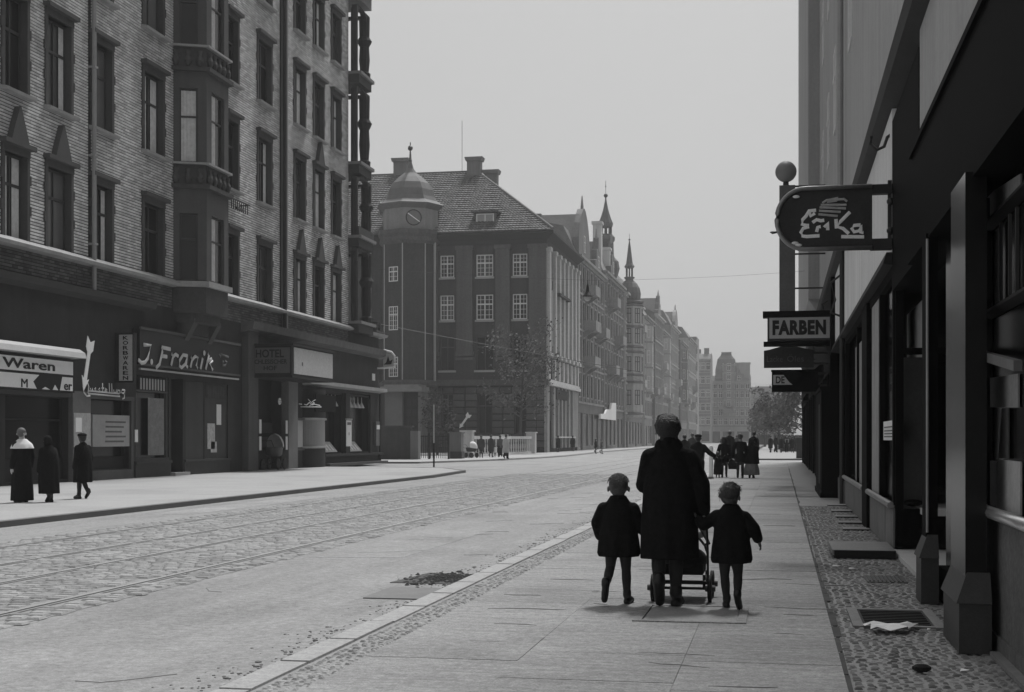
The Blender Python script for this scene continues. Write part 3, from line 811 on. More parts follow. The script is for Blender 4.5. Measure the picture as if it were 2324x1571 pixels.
# --- name board
nb = thing('name_board', 'long dark fascia board with white slanted name J. Franik over the curtained shop', 'sign', (-23, 33, 0), R(90))
q = m(); q.box(46.2, 55.5, -.3, -.02, 4.12, 5.42); q.build('board', M('board_face', .016, .6, .3, 3, .2, 20), nb)
q = m(); q.box(46.15, 55.55, -.36, -.3, 5.38, 5.48); q.box(46.15, 55.55, -.34, -.3, 4.08, 4.16); q.build('board_frame', TRIM, nb)
lt = [[(540, 288), (665, 300), (612, 520), (562, 588), (505, 600), (450, 548)], [(676, 582)], [(850, 330), (862, 400), (812, 620), (752, 682)], [(850, 332), (998, 366)], [(846, 480), (940, 494)],
      [(1020, 448), (1045, 478), (1010, 640)], [(1032, 500), (1090, 452), (1132, 486)], [(1285, 478), (1212, 462), (1152, 560), (1152, 650), (1190, 680), (1250, 622), (1288, 480), (1264, 640), (1292, 670)],
      [(1350, 498), (1372, 520), (1340, 672)], [(1360, 562), (1420, 488), (1468, 510), (1440, 650), (1462, 690)], [(1548, 520), (1512, 700)], [(1576, 430)],
      [(1640, 440), (1655, 470), (1600, 705)], [(1620, 582), (1700, 532), (1722, 562), (1672, 612), (1720, 722)]]
strokes(nb, lt, 280, 820, 6.835, -22.66, .075, WHITEL, LB)
lt2 = [[(1830, 455), (1860, 500)], [(1860, 455), (1990, 500)], [(1900, 560), (1890, 650), (1940, 640), (1965, 590), (1925, 560)]]
strokes(nb, lt2, 280, 820, 6.835, -22.66, .05, GREYL, LB)
q = m(); q.box(46.2, 55.4, -.34, -.26, 3.92, 3.985); q.build('light_strip', LEDGE, lb)
# --- curtained shop
def pleats(mb, a, b, z0, z1, y, n, dp=.05):
    for i in range(n):
        u = a + (b - a) * i / n; v = a + (b - a) * (i + 1) / n; mid = (u + v) / 2
        mb.quad((u, y, z0), (mid, y - dp, z0), (mid, y - dp, z1), (u, y, z1)); mb.quad((mid, y - dp, z0), (v, y, z0), (v, y, z1), (mid, y - dp, z1))
q = m(); pleats(q, 46.9, 49.1, 3.25, 3.72, .14, 9); va = q.build('valance', DARKW, lb)
for i in range(9): q = m(); q.box(47.0 + i * .24, 47.12 + i * .24, .07, .085, 3.24, 3.66); q.build('stripe', CREAM, va)
q = m(); pleats(q, 47.8, 49.1, .8, 2.95, .16, 6, .08); q.build('curtain', M('shop_curtain', .26, .9, .35, 4, .2, 20), lb)
q = m(); q.box(46.5, 46.62, .05, .15, .6, 3.75); q.box(49.13, 49.25, .05, .15, .6, 3.75); q.box(46.5, 49.25, .04, .15, 3.15, 3.22); q.box(46.5, 49.25, .0, .15, .6, .7); q.build('shop_window_frame', TRIM, lb)
q = m(); q.box(46.62, 49.13, .3, .31, .7, 3.2); q.build('shop_pane', GLASS_D, lb)
q = m(); q.box(46.4, 49.35, -.1, .02, .5, .6); q.box(46.4, 49.35, -.04, .02, 0, .5); q.box(50.6, 55.1, -.1, .02, .5, .6); q.box(50.6, 55.1, -.04, .02, 0, .5); q.build('stall_riser', M('stall_riser_paint', .05, .8, .25, 2), lb)
q = m(); q.box(49.45, 50.5, .5, .56, .12, 3.0); q.box(49.45, 50.5, .48, .58, 3.0, 3.1); q.build('shop_door', DARKW, lb)
q = m(); q.box(49.3, 50.65, -.25, .0, 0, .12); q.build('door_step', GRANITE, lb)
q = m(); q.box(50.75, 52.6, .06, .14, .6, 3.7); q.box(52.7, 55.0, .06, .14, .6, 3.7); q.build('shop_panel', M('shop_shutter_paint', .05, .8, .2, 2, .15, 20, .2, streak=.3), lb)
q = m(); pleats(q, 52.8, 54.9, 3.1, 3.6, .04, 8); q.build('valance', M('dim_valance', .06, .9, .4, 4), lb)
for (a, b, c, d) in ((53.9, 54.35, 2.0, 2.85), (52.95, 53.7, 1.0, 2.05), (53.3, 53.9, .85, 1.3)):
    q = m(); q.box(a, b, .03, .055, c, d); q.build('notice', PAPER if a > 53.5 else M('printed_poster', .45, .9, .5, 5, .3, 15), lb)
# --- hotel half: corner pier, marquee, doorway, showcases
q = m(); q.box(56.55, 57.7, -.3, .02, 0, 6.15); q.build('pier', M('pier_render', .085, .85, .2, 1.5, .2, 20, .2, streak=.3), lb)
mq = thing('hotel_marquee', 'box marquee over the hotel doorway with dark lettered end and blank white front', 'sign', (-23, 57.3, 0))
mb_ = (-23, 57.3, 0)
q = MB(mb_); q.box(-23.0, -21.0, 57.3, 62.95, 4.2, 5.5); q.build('marquee_case', DARKW, mq)
q = MB(mb_); q.box(-22.95, -21.08, 57.27, 57.298, 4.3, 5.42); q.build('sign_face', M('hotel_sign_face', .10, .6, .2, 3, .2, 20), mq)
text('lettering', 'HOTEL', 1.3, .36, INK, mq, (.35, -.035, 4.98 - .0), depth=.006, bold=.02)
text('lettering', 'SCHLESISCHER', 1.62, .2, INK, mq, (.18, -.035, 4.70), depth=.006, bold=.015)
text('lettering', 'HOF', .6, .2, INK, mq, (.72, -.035, 4.42), depth=.006, bold=.015)
q = MB(mb_); q.box(-20.998, -20.975, 57.55, 62.85, 4.28, 5.44); wf = q.build('sign_face', M('worn_white_face', .5, .6, .1, 2.5, .25, 12), mq)
q = MB(mb_); q.ball((-20.97, 58.6, 4.75), .09, 8, 5, .1, 1, 1.1); q.build('stain', GREYL, mq)
q = MB(mb_); q.box(-23, -20.9, 57.2, 63.05, 5.5, 5.6); q.box(-23, -20.95, 57.25, 63.0, 4.1, 4.2); q.build('marquee_rim', DARKW, mq)
q = m(); q.box(61.4, 62.65, -.35, .02, 0, 4.1); q.build('pier', M('pale_pier_render', .16, .85, .2, 1.5, .2, 20, .2), lb)
for (a, b, v) in ((57.72, 57.95, -.34), (61.15, 61.38, -.3)):
    for zz in (.9, 1.65): q = m(); q.box(a, b, v - .01, v + .02, zz, zz + .62); q.build('notice', PAPER, lb)
q = m(); q.box(57.75, 61.3, .5, .6, .05, 4.2); q.box(57.75, 61.3, .45, .5, .9, 1.0); q.box(57.75, 61.3, .45, .5, 1.55, 1.65); q.box(57.75, 61.3, .45, .5, 2.2, 2.3); q.build('hotel_doors', DARKW, lb)
q = m(); q.box(57.75, 61.3, .44, .46, 1.02, 1.5); q.box(57.75, 61.3, .44, .46, 1.68, 2.16); q.build('door_panel', M('dim_door_panel', .05, .6, .2, 3), lb)
q = m(); q.lathe(0, 0, [(.16, -.02), (.16, .02)], 14); em = q
em.v = [(60.6 + x + 33 - 33, -.2 + z, 3.15 + y) for x, y, z in em.v]; emb = em.build('door_emblem', WHITE, lb)
q = m()
for s_ in (-.06, .06): q.ball((60.6 + s_, -.225, 3.18), .03, 6, 4, 1, .3, 1)
q.box(60.57, 60.63, -.23, -.22, 3.06, 3.14); q.build('emblem_marks', INK, emb)
# showcase pier and rounded showcase with neon over it
q = m(); q.box(62.72, 63.95, -.12, .02, .05, 3.9); q.build('showcase_pier', DARKW, lb)
q = m(); q.box(62.8, 63.9, -.15, -.125, 1.0, 2.3); q.build('poster_panel', M('pale_poster', .38, .9, .12, 3), lb)
q = m(); q.box(62.7, 64.0, -.22, .02, 2.32, 2.42); q.build('showcase_ledge', TRIM, lb); q = m(); q.box(62.7, 64.0, -.2, .02, .85, .95); q.build('showcase_ledge', TRIM, lb)
q = m(); q.lathe(65.6, .05, [(1.45, .0), (1.45, .95)], 16, a0=R(180), a1=R(360), sy=.42); q.lathe(65.6, .05, [(1.45, 2.35), (1.45, 3.85)], 16, a0=R(180), a1=R(360), sy=.42); q.build('showcase_base', DARKW, lb)
q = m(); q.lathe(65.6, .05, [(1.4, .95), (1.4, 2.35)], 16, a0=R(180), a1=R(360), sy=.42); q.build('showcase_panel', M('curved_panel', .22, .4, .15, 2), lb)
q = m(); q.lathe(65.6, .05, [(1.4, .93), (1.58, .95), (1.58, 1.03), (1.4, 1.05)], 16, a0=R(180), a1=R(360), sy=.42); q.build('showcase_ledge', LEDGE, lb); q = m(); q.lathe(65.6, .05, [(1.4, 2.33), (1.58, 2.35), (1.58, 2.43), (1.4, 2.45)], 16, a0=R(180), a1=R(360), sy=.42); q.build('showcase_ledge', LEDGE, lb)
nn = thing('neon_script', 'small dim neon scribble on a dark board above the rounded showcase', 'sign', (-23, 33, 0), R(90))
q = m(); q.box(64.1, 67.2, -.75, -.66, 2.75, 3.6); q.build('board', BLACKW, nn)
strokes(nn, [[(680, 785), (715, 790)], [(740, 790), (770, 800), (800, 770), (830, 800), (860, 790), (925, 805)], [(785, 730), (840, 790)], [(870, 740), (830, 760), (860, 775), (800, 810)], [(700, 820), (940, 822)]],
        600, 840, 4.621, -22.2, .022, WHITEL, LB)
# two display windows with hanging lamps, posters and sloping price stands
for (a, b) in ((67.35, 70.75), (71.7, 75.7)):
    q = m(); q.box(a, a + .1, .1, .2, .62, 3.85); q.box(b - .1, b, .1, .2, .62, 3.85); q.box(a, b, .1, .2, 3.75, 3.85); q.box(a, b, .1, .2, .62, .7); q.build('shop_window_frame', DARKW, lb)
    q = m(); q.box(a + .1, b - .1, .5, .51, .7, 3.75); q.build('shop_pane', GLASS_D, lb)
    for i in range(4):
        ux = a + .35 + i * .66 * (b - a) / 3.8
        q = m(); q.lathe(ux, .05, [(.17, 3.12), (.13, 3.22), (.03, 3.42), (.015, 3.72)], 10); q.build('hanging_lamp', M('white_shade', .55, .5), lb)
    q = m(); q.prism([(.0, .72), (.45, 1.25), (.47, 1.22), (.06, .7)], 'x', a + .1, a + .1 + 2.3); ps = q.build('price_stand', M('price_cards', .42, .8, .3, 4), lb)
    q = m()
    for i in range(4): q.prism([(.075, .80), (.33, 1.10), (.32, 1.105), (.065, .805)], 'x', a + .3 + i * .5, a + .55 + i * .5)
    q.build('price_card', PAPER, ps)
q = m(); q.box(66.9, 77.2, -.32, .02, .5, .62); q.box(66.9, 77.2, -.08, .02, 0, .5); q.build('stall_riser', DARKW, lb)
q = m(); q.box(66.9, 77.4, -.55, .0, 0, .14); q.build('plinth_step', TRIM, lb)
q = m(); q.box(70.85, 71.6, -.1, .02, .62, 3.85); q.build('window_pier', DARKW, lb)
q = m(); q.box(70.75, 71.75, -.18, -.1, 2.42, 2.5); q.build('showcase_ledge', LEDGE, lb)
q = m(); q.box(70.82, 71.72, -.14, -.11, 1.0, 2.4); po = q.build('poster_panel', PAPER, lb)
q = m(); q.box(70.95, 71.6, -.146, -.142, 2.15, 2.3); q.box(71.2, 71.3, -.146, -.142, 1.6, 1.75); q.build('print_lines', GREYL, po)
q = m(); q.prism([(-.5, 4.12), (-.5, 4.3), (-.02, 4.36), (-.02, 4.05)], 'x', 64.2, 77.4); q.build('shop_awning_rail', M('awning_rail', .34, .8, .25, 2.5, .2, 15), lb)
q = m(); q.box(75.9, 76.45, -.05, -.02, 4.75, 5.15); q.build('house_number', PAPER, lb)
q = m(); q.box(76.3, 77.0, -.16, -.02, 1.0, 1.9); q.box(76.3, 77.0, -.16, -.02, 1.9, 2.4); q.build('letter_box', M('letter_box_paint', .12, .6, .2, 3), lb)
q = m(); q.box(76.35, 76.95, -.18, -.16, 1.95, 2.2); q.build('notice', PAPER, lb)
q = m(); q.tube([(77.1, -.15, 0), (77.1, -.15, 4)], .07, 8); q.build('downpipe', IRON, lb)
# corner sign with rounded frame
cs = thing('corner_sign', 'small square white sign with rounded white hoop on the corner of the brick tenement', 'sign', (-22.4, 76.9, 0))
cb_ = (-22.4, 76.9, 0)
q = MB(cb_); q.tube([(-23, 76.9, 6.5), (-22.5, 76.9, 6.52), (-22.1, 76.9, 6.42), (-21.92, 76.9, 6.2), (-21.9, 76.9, 5.55), (-22.95, 76.9, 5.5)], .06, 8); q.build('hoop_frame', WHITE, cs)
q = MB(cb_); q.box(-22.6, -21.97, 76.87, 76.93, 5.6, 6.35); q.build('sign_face', CREAM, cs)
q = MB(cb_); q.prism([(-22.55, 5.7), (-22.1, 5.72), (-22.02, 6.0), (-22.2, 5.9), (-22.3, 6.2), (-22.4, 5.85)], 'y', 76.855, 76.868); q.build('emblem', INK, cs)
# ================================================================== POST OFFICE across the side street
PB_ = (-34.5, 136, 0)
po = thing('post_office', 'large hip-roofed public building with stair tower, pilasters and tiled roof, behind the balustrade', 'building', PB_)
def p(): return MB(PB_)
XL, XR, YF, YB, ZE = -47.0, -23.0, 136.0, 157.0, 21.6
cols = [(-33.95, -32.5), (-30.2, -28.45), (-26.45, -24.95)]
fr = []
for a, b in cols: fr += [(a, b, 17.75, 20.0), (a, b, 13.4, 15.95), (a, b, 8.3, 11.7), (a + .15, b - .15, 1.9, 5.9)]
w_ = p(); w_.wall(-35.0, XR, 7.0, ZE, [f for f in fr if f[2] > 7], YF, .35)
w_.wall(XL, -35.0, 7.0, ZE, [(-46, -44.6, 14, 16), (-43.6, -42.2, 14, 16)], YF + .4, .3)
w_.quad((XR, YB, 0), (XL, YB, 0), (XL, YB, ZE), (XR, YB, ZE)); w_.quad((XL, YB, 0), (XL, YF + .4, 0), (XL, YF + .4, ZE), (XL, YB, ZE))
w_.quad((XL, YF + .6, 7), (XR - .5, YF + .6, 7), (XR - .5, YF + .6, ZE), (XL, YF + .6, ZE))
# street side (+x): window bays between pilasters toned as lit
SB = [(137.75, 139.35), (140.6, 142.2), (143.5, 145.0), (146.3, 147.8), (149.1, 150.6), (152.0, 153.5), (154.6, 155.8)]
sh = []
for a, b in SB: sh += [(a, b, 17.6, 20.0), (a, b, 10.6, 16.4), (a, b, 7.5, 9.7)]
w_.wall(YF, YB, 7.0, ZE, sh, XR, .35, 'x')
w_.quad((XR - .5, YF, 7), (XR - .5, YB, 7), (XR - .5, YB, ZE), (XR - .5, YF, ZE))
w_.build('wall', POST_W, po)
for i, (a, b) in enumerate(cols):
    for (z0, z1, k) in ((17.75, 20.0, 0), (13.4, 15.95, 1)):
        window(po, a, z0, b - a, z1 - z0, YF, .12, 'y', 2, (.62,), .11, FRAME_W, (GLASS, GLASS_B, GLASS)[(i + k) % 3], PB_, None, (4, 5))
        q = p(); q.box(a - .12, b + .12, YF - .12, YF + .1, z0 - .2, z0); q.build('sill', M('post_sill', .3, .85, .2), po)
    window(po, a, 8.3, b - a, 3.4, YF, .28, 'y', 2, (.7,), .08, FRAME_D, GLASS_D, PB_)
    q = p(); q.box(a - .2, b + .2, YF - .15, YF + .1, 8.1, 8.3); q.build('sill', M('post_sill', .3), po)
    q = p(); q.box(a - .05, b + .05, YF + .02, YF + .06, 16.2, 17.5); q.box(a - .05, b + .05, YF + .02, YF + .06, 11.9, 13.1); q.build('spandrel_panel', POST_D, po)
for a, b in SB:
    window(po, a, 17.6, b - a, 2.4, XR, .15, 'x', 2, (.6,), .1, FRAME_W, GLASS, PB_)
    window(po, a, 10.6, b - a, 5.8, XR, .2, 'x', 2, (.35, .7), .1, FRAME_D, GLASS, PB_)
    window(po, a, 7.5, b - a, 2.2, XR, .2, 'x', 2, (.6,), .1, FRAME_D, GLASS, PB_)
# giant pilasters
POST_L = M('post_pilaster_lit', .42, .9, .2, .6, .3, 6, .2, streak=.35); POST_L2 = M('post_base_lit', .26, .9, .25, .8, .3, 6, .2, streak=.35)  # pale tones paint in the light on the street side
for (a, b) in ((-34.9, -34.15), (-32.2, -30.55), (-28.15, -26.7), (-24.75, -23.0)):
    q = p(); q.box(a, b, YF - .35, YF + .05, 10.2, 20.9); q.box(a - .12, b + .12, YF - .45, YF + .05, 20.5, 20.9); q.box(a - .1, b + .1, YF - .42, YF + .05, 9.75, 10.2); q.box(a - .1, b + .1, YF - .4, YF + .05, 9.35, 9.6); q.build('pilaster', POST_P, po)
ys = [136.0] + [(SB[i][1] + SB[i + 1][0]) / 2 for i in range(len(SB) - 1)] + [156.4]
for i, yc in enumerate(ys):
    a, b = (yc, yc + .9) if i == 0 else (yc - .42, yc + .42)
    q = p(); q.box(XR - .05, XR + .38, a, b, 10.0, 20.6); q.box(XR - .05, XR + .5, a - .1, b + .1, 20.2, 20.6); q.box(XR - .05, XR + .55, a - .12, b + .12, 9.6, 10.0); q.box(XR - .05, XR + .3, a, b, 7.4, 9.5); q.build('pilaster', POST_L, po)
for i, (a, b) in enumerate(SB):
    q = p(); q.box(XR - .02, XR + .22, (a + b) / 2 - .1, (a + b) / 2 + .1, 10.6, 16.5); q.build('mullion_shaft', POST_L, po)
    q = p(); q.box(XR - .05, XR + .1, a, b, 16.5, 17.5); q.build('spandrel_panel', POST_D, po)
q = p(); q.box(XR - .05, XR + .7, 140.5, 148, 16.2, 16.45); q.build('balcony_ledge', POST_D, po)
# rusticated stone courses of the ground floor: blocks with recessed joints
q = p(); doors = [(f[0], f[1], f[2], f[3]) for f in fr if f[2] < 7]
core = p(); core.wall(-35.0, XR, 0, 7.0, doors, YF + .1, .5); core.wall(XL, -35.0, 0, 7, [(-38.9, -37.8, 3.0, 5.4)], YF + .5, .3)
core.wall(YF, YB, 0, 7.0, [(138.3, 139.5, 0.1, 3.2), (141.2, 142.6, 1.6, 5.2), (143.6, 145.0, 1.6, 5.2), (146, 147.4, 1.6, 5.2), (148.6, 150, 1.6, 5.2), (151.4, 152.8, 1.6, 5.2)], XR - .1, .4, 'x')
core.quad((XL, YF + .75, 0), (XR - .6, YF + .75, 0), (XR - .6, YF + .75, 7), (XL, YF + .75, 7)); core.quad((XR - .6, YF, 0), (XR - .6, YB, 0), (XR - .6, YB, 7), (XR - .6, YF, 7))
core.build('plinth_wall', POST_D, po)
rng = random.Random(5)
nb_ = 0; stone = {}
for r in range(9):
    z0 = .5 + r * .68; x = -34.9 + (.4 if r % 2 else 0); x = max(x, -34.9)
    spans = [(-34.9, doors[0][0]), (doors[0][1], doors[1][0]), (doors[1][1], doors[2][0]), (doors[2][1], XR)] if z0 + .3 > 1.9 and z0 + .3 < 5.9 else [(-34.9, XR)]
    for a, b in spans:
        n_ = max(1, round((b - a) / 1.25)); 
        for i in range(n_):
            u0 = a + (b - a) * i / n_ + .03; w = round((b - a) / n_ - .06, 1)
            if w not in stone:
                s_ = MB(); t = .06
                s_.add([(0, .12, 0), (w, .12, 0), (w, .12, .62), (0, .12, .62), (t, 0, t), (w - t, 0, t), (w - t, 0, .62 - t), (t, 0, .62 - t)], [(4, 5, 6, 7), (0, 1, 5, 4), (1, 2, 6, 5), (2, 3, 7, 6), (3, 0, 4, 7)])
                stone[w] = s_.mesh('stone_block'); stone[w].materials.append(POST_S)
            put('stone_block', stone[w], po, (u0 - PB_[0], YF - .02 + rng.uniform(-.02, .02) - PB_[1], z0)); nb_ += 1
q = p(); q.box(-35.1, XR + .3, YF - .5, YF + .1, 6.75, 7.05); q.box(-35.1, XR + .2, YF - .3, YF + .1, 7.05, 7.35); q.build('string_course', POST_P, po)
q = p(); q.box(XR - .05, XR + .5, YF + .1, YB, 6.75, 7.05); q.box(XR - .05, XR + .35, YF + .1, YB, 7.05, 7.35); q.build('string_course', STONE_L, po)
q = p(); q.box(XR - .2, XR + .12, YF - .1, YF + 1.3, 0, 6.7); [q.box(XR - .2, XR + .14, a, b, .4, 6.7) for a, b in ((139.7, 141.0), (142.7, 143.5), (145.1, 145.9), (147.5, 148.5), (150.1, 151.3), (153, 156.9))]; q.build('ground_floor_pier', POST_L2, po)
q = p(); q.box(XR - .05, XR + .22, 141.0, 148.6, 5.5, 6.5); q.build('inscription_panel', POST_D, po)
q = p(); q.box(XR - .05, XR + .4, 140.5, 153.5, 1.45, 1.6); q.build('sill', STONE_L, po)
for a, b in [(d[0], d[1]) for d in doors]:
    window(po, a, 1.9, b - a, 4.0, YF + .1, .3, 'y', 2, (.7,), .08, FRAME_D, GLASS_D, PB_)
for a in (141.2, 143.6, 146, 148.6, 151.4): window(po, a, 1.6, 1.4, 3.6, XR - .1, .2, 'x', 2, (.7,), .08, FRAME_D, GLASS_D, PB_)
# entablature, gutter
q = p(); q.box(XL, XR + .05, YF - .1, YF + .2, 20.9, 21.7); q.box(XR - .2, XR + .1, YF, YB, 20.7, 21.7); q.build('frieze', POST_D, po)
q = p()
q.add([(XL - .8, YF - .85, 21.9), (XR + .85, YF - .85, 21.9), (XR + .85, YB, 21.9), (XL - .8, YB, 21.9), (XL, YF - .15, 21.4), (XR + .15, YF - .15, 21.4), (XR + .15, YB, 21.4), (XL, YB, 21.4),
       (XL - .8, YF - .85, 22.15), (XR + .85, YF - .85, 22.15), (XR + .85, YB, 22.15), (XL - .8, YB, 22.15)],
      [(0, 1, 5, 4), (1, 2, 6, 5), (0, 8, 9, 1), (1, 9, 10, 2), (8, 11, 10, 9), (3, 7, 6, 2), (4, 5, 6, 7)]); q.build('eaves', POST_D, po)
# hipped roof with courses of pantiles
EX0, EX1, EY0, EY1, RZ = -47.9, -22.2, YF - .9, YB + .6, 30.4
RY = (EY0 + EY1) / 2; RX1 = EX1 - 10.2; RX0 = EX0 - 2
rf = p(); rf.add([(EX0, EY0, 22.15), (EX1, EY0, 22.15), (EX1, EY1, 22.15), (EX0, EY1, 22.15), (EX0, RY, RZ), (RX1, RY, RZ)], [(0, 1, 5, 4), (1, 2, 5), (2, 3, 4, 5), (3, 0, 4)])
roof = rf.build('roof', TILE, po)
tl = p(); rng = random.Random(9)
NS = 30; slope = Vector((0, RY - EY0, RZ - 22.15)); nl = slope.length; sd = slope.normalized(); nrm = Vector((0, -sd.z, sd.y))
for r in range(NS):
    t0, t1 = r / NS, (r + 1.25) / NS
    t1 = min(t1, 1)
    xe = EX1 - (EX1 - RX1) * t0
    x = EX0; pz = 0
    while x < xe - .1:
        x2 = min(x + .34, xe)
        a = Vector((0, EY0, 22.15)) + sd * (nl * t0) + nrm * (.13 + rng.uniform(0, .03)); b = Vector((0, EY0, 22.15)) + sd * (nl * t1) + nrm * .03
        mid = (x + x2) / 2; up = nrm * .05; dn = -nrm * .1
        tl.add([(x, a.y, a.z), (mid, a.y + up.y, a.z + up.z), (x2, a.y, a.z), (x2, b.y, b.z), (mid, b.y + up.y, b.z + up.z), (x, b.y, b.z), (x, a.y + dn.y, a.z + dn.z), (mid, a.y + dn.y, a.z + dn.z), (x2, a.y + dn.y, a.z + dn.z)],
               [(0, 1, 4, 5), (1, 2, 3, 4), (6, 7, 1, 0), (7, 8, 2, 1)])
        x = x2
tl.build('roof_tiles', TILE, roof, kind='stuff')
q = p(); q.tube([(EX0, RY, RZ + .05), (RX1, RY, RZ + .05), (EX1, EY0, 22.3)], .18, 7); q.build('ridge_tiles', TILE, roof)
for (cx_, cy_, zt, w) in ((-32.6, 146, 31.9, .75), (-30.9, 146.8, 30.6, .7), (-41.0, 146.5, 32.2, .75)):
    q = p(); q.box(cx_ - w, cx_ + w, cy_ - .5, cy_ + .5, 27.5, zt - .4); q.prism([(cx_ - w - .12, zt - .4), (cx_ + w + .12, zt - .4), (cx_ + w + .25, zt), (cx_ - w - .25, zt)], 'y', cy_ - .7, cy_ + .7); q.build('chimney', RENDER_M, roof)
q = p(); q.tube([(-34, 146, 30.4), (-34, 146, 36)], .025, 5); q.build('antenna_rod', IRON, roof)
# dormer
dx0, dx1 = -30.35, -28.5
q = p(); q.box(dx0 - .15, dx1 + .15, 136.7, 140.5, 22.35, 24.3); q.build('dormer', TILE, roof)
window(po, dx0, 22.75, dx1 - dx0, 1.5, 136.7, -.05, 'y', 2, (), .12, FRAME_W, M('hazy_pane', .3, .4, .2, 3), PB_)
q = p(); q.prism([(136.3, 24.35), (136.3, 24.5), (141.5, 25.0), (141.5, 24.7)], 'x', dx0 - .5, dx1 + .5); q.build('dormer_roof', TILE, roof)
q = p(); q.prism([(139.0, 25.7), (139.0, 26.25), (140.5, 26.25)], 'x', -41.2, -40.5); q.build('skylight', WHITE, roof)
# stair tower: octagon seen edge-on, with drum, clock and bell roof
TC = (-37.15, 136.2); Rt = 3.0; PH = R(-90)
q = p(); q.lathe(*TC, [(Rt, 0), (Rt, 22.2)], 8, PH); st = q.build('stair_tower', POST_W, po)
q = p(); q.lathe(*TC, [(Rt + .05, 21.0), (Rt + .35, 21.3), (Rt + .3, 21.7), (Rt + .55, 22.0), (Rt + .55, 22.4), (Rt, 22.5)], 8, PH); q.lathe(*TC, [(Rt + .02, 6.6), (Rt + .3, 6.75), (Rt + .3, 7.1), (Rt + .02, 7.3)], 8, PH); q.build('tower_moulding', POST_P, st)
q = p(); q.lathe(*TC, [(Rt - .1, 22.4), (Rt - .1, 25.0)], 8, PH); dr = q.build('clock_drum', M('drum_render', .2, .9, .2, 1, .2, 9, .2, streak=.3), st)
q = p(); q.lathe(*TC, [(Rt - .1, 24.6), (Rt + .4, 24.95), (Rt + .55, 25.1), (Rt + .3, 25.25), (Rt - .15, 25.55), (Rt - .4, 26.0), (Rt - .6, 26.7), (Rt - 1.0, 27.4), (Rt - 1.65, 28.0), (Rt - 2.3, 28.5), (.35, 29.0), (.15, 29.7), (.06, 31.0)], 8, PH); q.build('bell_roof', COPPER, st)
q = p(); q.ball((TC[0], TC[1], 31.1), .27, 10, 6); q.tube([(TC[0], TC[1], 31), (TC[0], TC[1], 31.7)], .05, 6); q.ball((TC[0], TC[1], 29.8), .2, 8, 5, 1, 1, .7); q.build('finial', IRON, st)
# clock on the right-hand drum face
fa = R(-90 + 22.5); ap = (Rt - .1) * math.cos(R(22.5))
ck_ = MB(); ck_.lathe(0, 0, [(.82, -.1), (.82, .0), (.72, .04), (.72, .0)], 22)
me = ck_.mesh('clock_ring', False); me.materials.append(POST_D)
co = put('clock', me, st, (TC[0] + ap * math.cos(fa) - PB_[0], TC[1] + ap * math.sin(fa) - PB_[1], 23.6)); co.rotation_euler = (R(90), 0, fa + R(90))
ck_ = MB(); ck_.lathe(0, 0, [(.7, .0), (.7, .03)], 22); me = ck_.mesh('clock_face'); me.materials.append(RENDER_M); put('clock_face', me, co)
ck_ = MB(); ck_.tube([(-.6, .42, .05), (.6, -.42, .05)], .05, 5); me = ck_.mesh('clock_hands'); me.materials.append(WHITE); put('clock_hands', me, co)
# tower windows and strips on the left-hand face
fl = R(-90 - 22.5); apt = Rt * math.cos(R(22.5))
for (zc, h) in ((17.2, 1.5), (12.3, 2.4), (7.6, 2.0)):
    w = 1.15; c = Vector((TC[0] + (apt + .02) * math.cos(fl), TC[1] + (apt + .02) * math.sin(fl)))
    fo = window(po, 0, 0, w, h, 0, 0, 'y', 2, (.66,), .09, FRAME_W, GLASS, (0, 0, 0), None, (4, 5) if h > 1.6 else (3, 3))
    ang = fl + R(90); fo.location = (c.x - PB_[0] - w / 2 * math.cos(ang), c.y - PB_[1] - w / 2 * math.sin(ang), zc); fo.rotation_euler = (0, 0, ang)
q = p()
for a in (-90, -45, -135): q.tube([(TC[0] + (Rt + .02) * math.cos(R(a)), TC[1] + (Rt + .02) * math.sin(R(a)), 7.3), (TC[0] + (Rt + .02) * math.cos(R(a)), TC[1] + (Rt + .02) * math.sin(R(a)), 21)], .06, 6)
q.build('corner_bead', M('pale_bead', .32, .8), st)
q = p(); q.tube([(-34.35, 135.3, 7.2), (-34.35, 135.3, 21.2), (-34.6, 135.0, 21.9)], .14, 8); q.build('downpipe', M('pale_pipe', .3, .6, .2, 1), po)
q = p(); q.box(-35.3, -34.75, 135.2, 136.2, 7.2, 21.3); q.build('pilaster', STONE_L, po)
q = p(); q.tube([(-41.3, 135.9, 0), (-41.3, 135.9, 21.2), (-41.6, 135.2, 22)], .1, 8); q.build('downpipe', M('pale_pipe', .3), po)
# entrance canopy and door bay below the tower
q = p(); q.box(-38.6, -34.4, 130.3, 133.3, 6.0, 6.5); q.box(-38.3, -34.7, 130.5, 133.3, 6.5, 6.7); q.build('porch_canopy', M('porch_canopy_stone', .2, .85, .3, 1.5), po)
q = p(); q.box(-38.4, -36.6, 131.2, 133.5, 0, 6.0); q.box(-35.0, -34.6, 131.2, 133.5, 0, 6.0); q.build('porch_pier', M('porch_stone', .14, .9, .25, 1), po)
q = p(); q.box(-36.6, -35.0, 131.8, 132.0, 0, 6.0); dq = q.build('porch_door', DARKW, po)
q = p()
for i in range(5): q.box(-36.3, -35.9, 131.75, 131.8, .6 + i, 1.3 + i); q.box(-35.7, -35.3, 131.75, 131.8, .6 + i, 1.3 + i)
q.build('door_panel', POST_D, dq)
# white shelter arrow on the rusticated wall
_ax, _az = onY(1042, 972, 135.85); ar2 = arrow_mesh('painted_arrow', 1.85, .26, WHITE); ar2.location = (_ax, 135.85, _az); ar2.rotation_euler = (0, R(36), 0)
tag(ar2, 'white shelter arrow slanting down on the stone ground floor of the hip-roofed building', 'arrow')
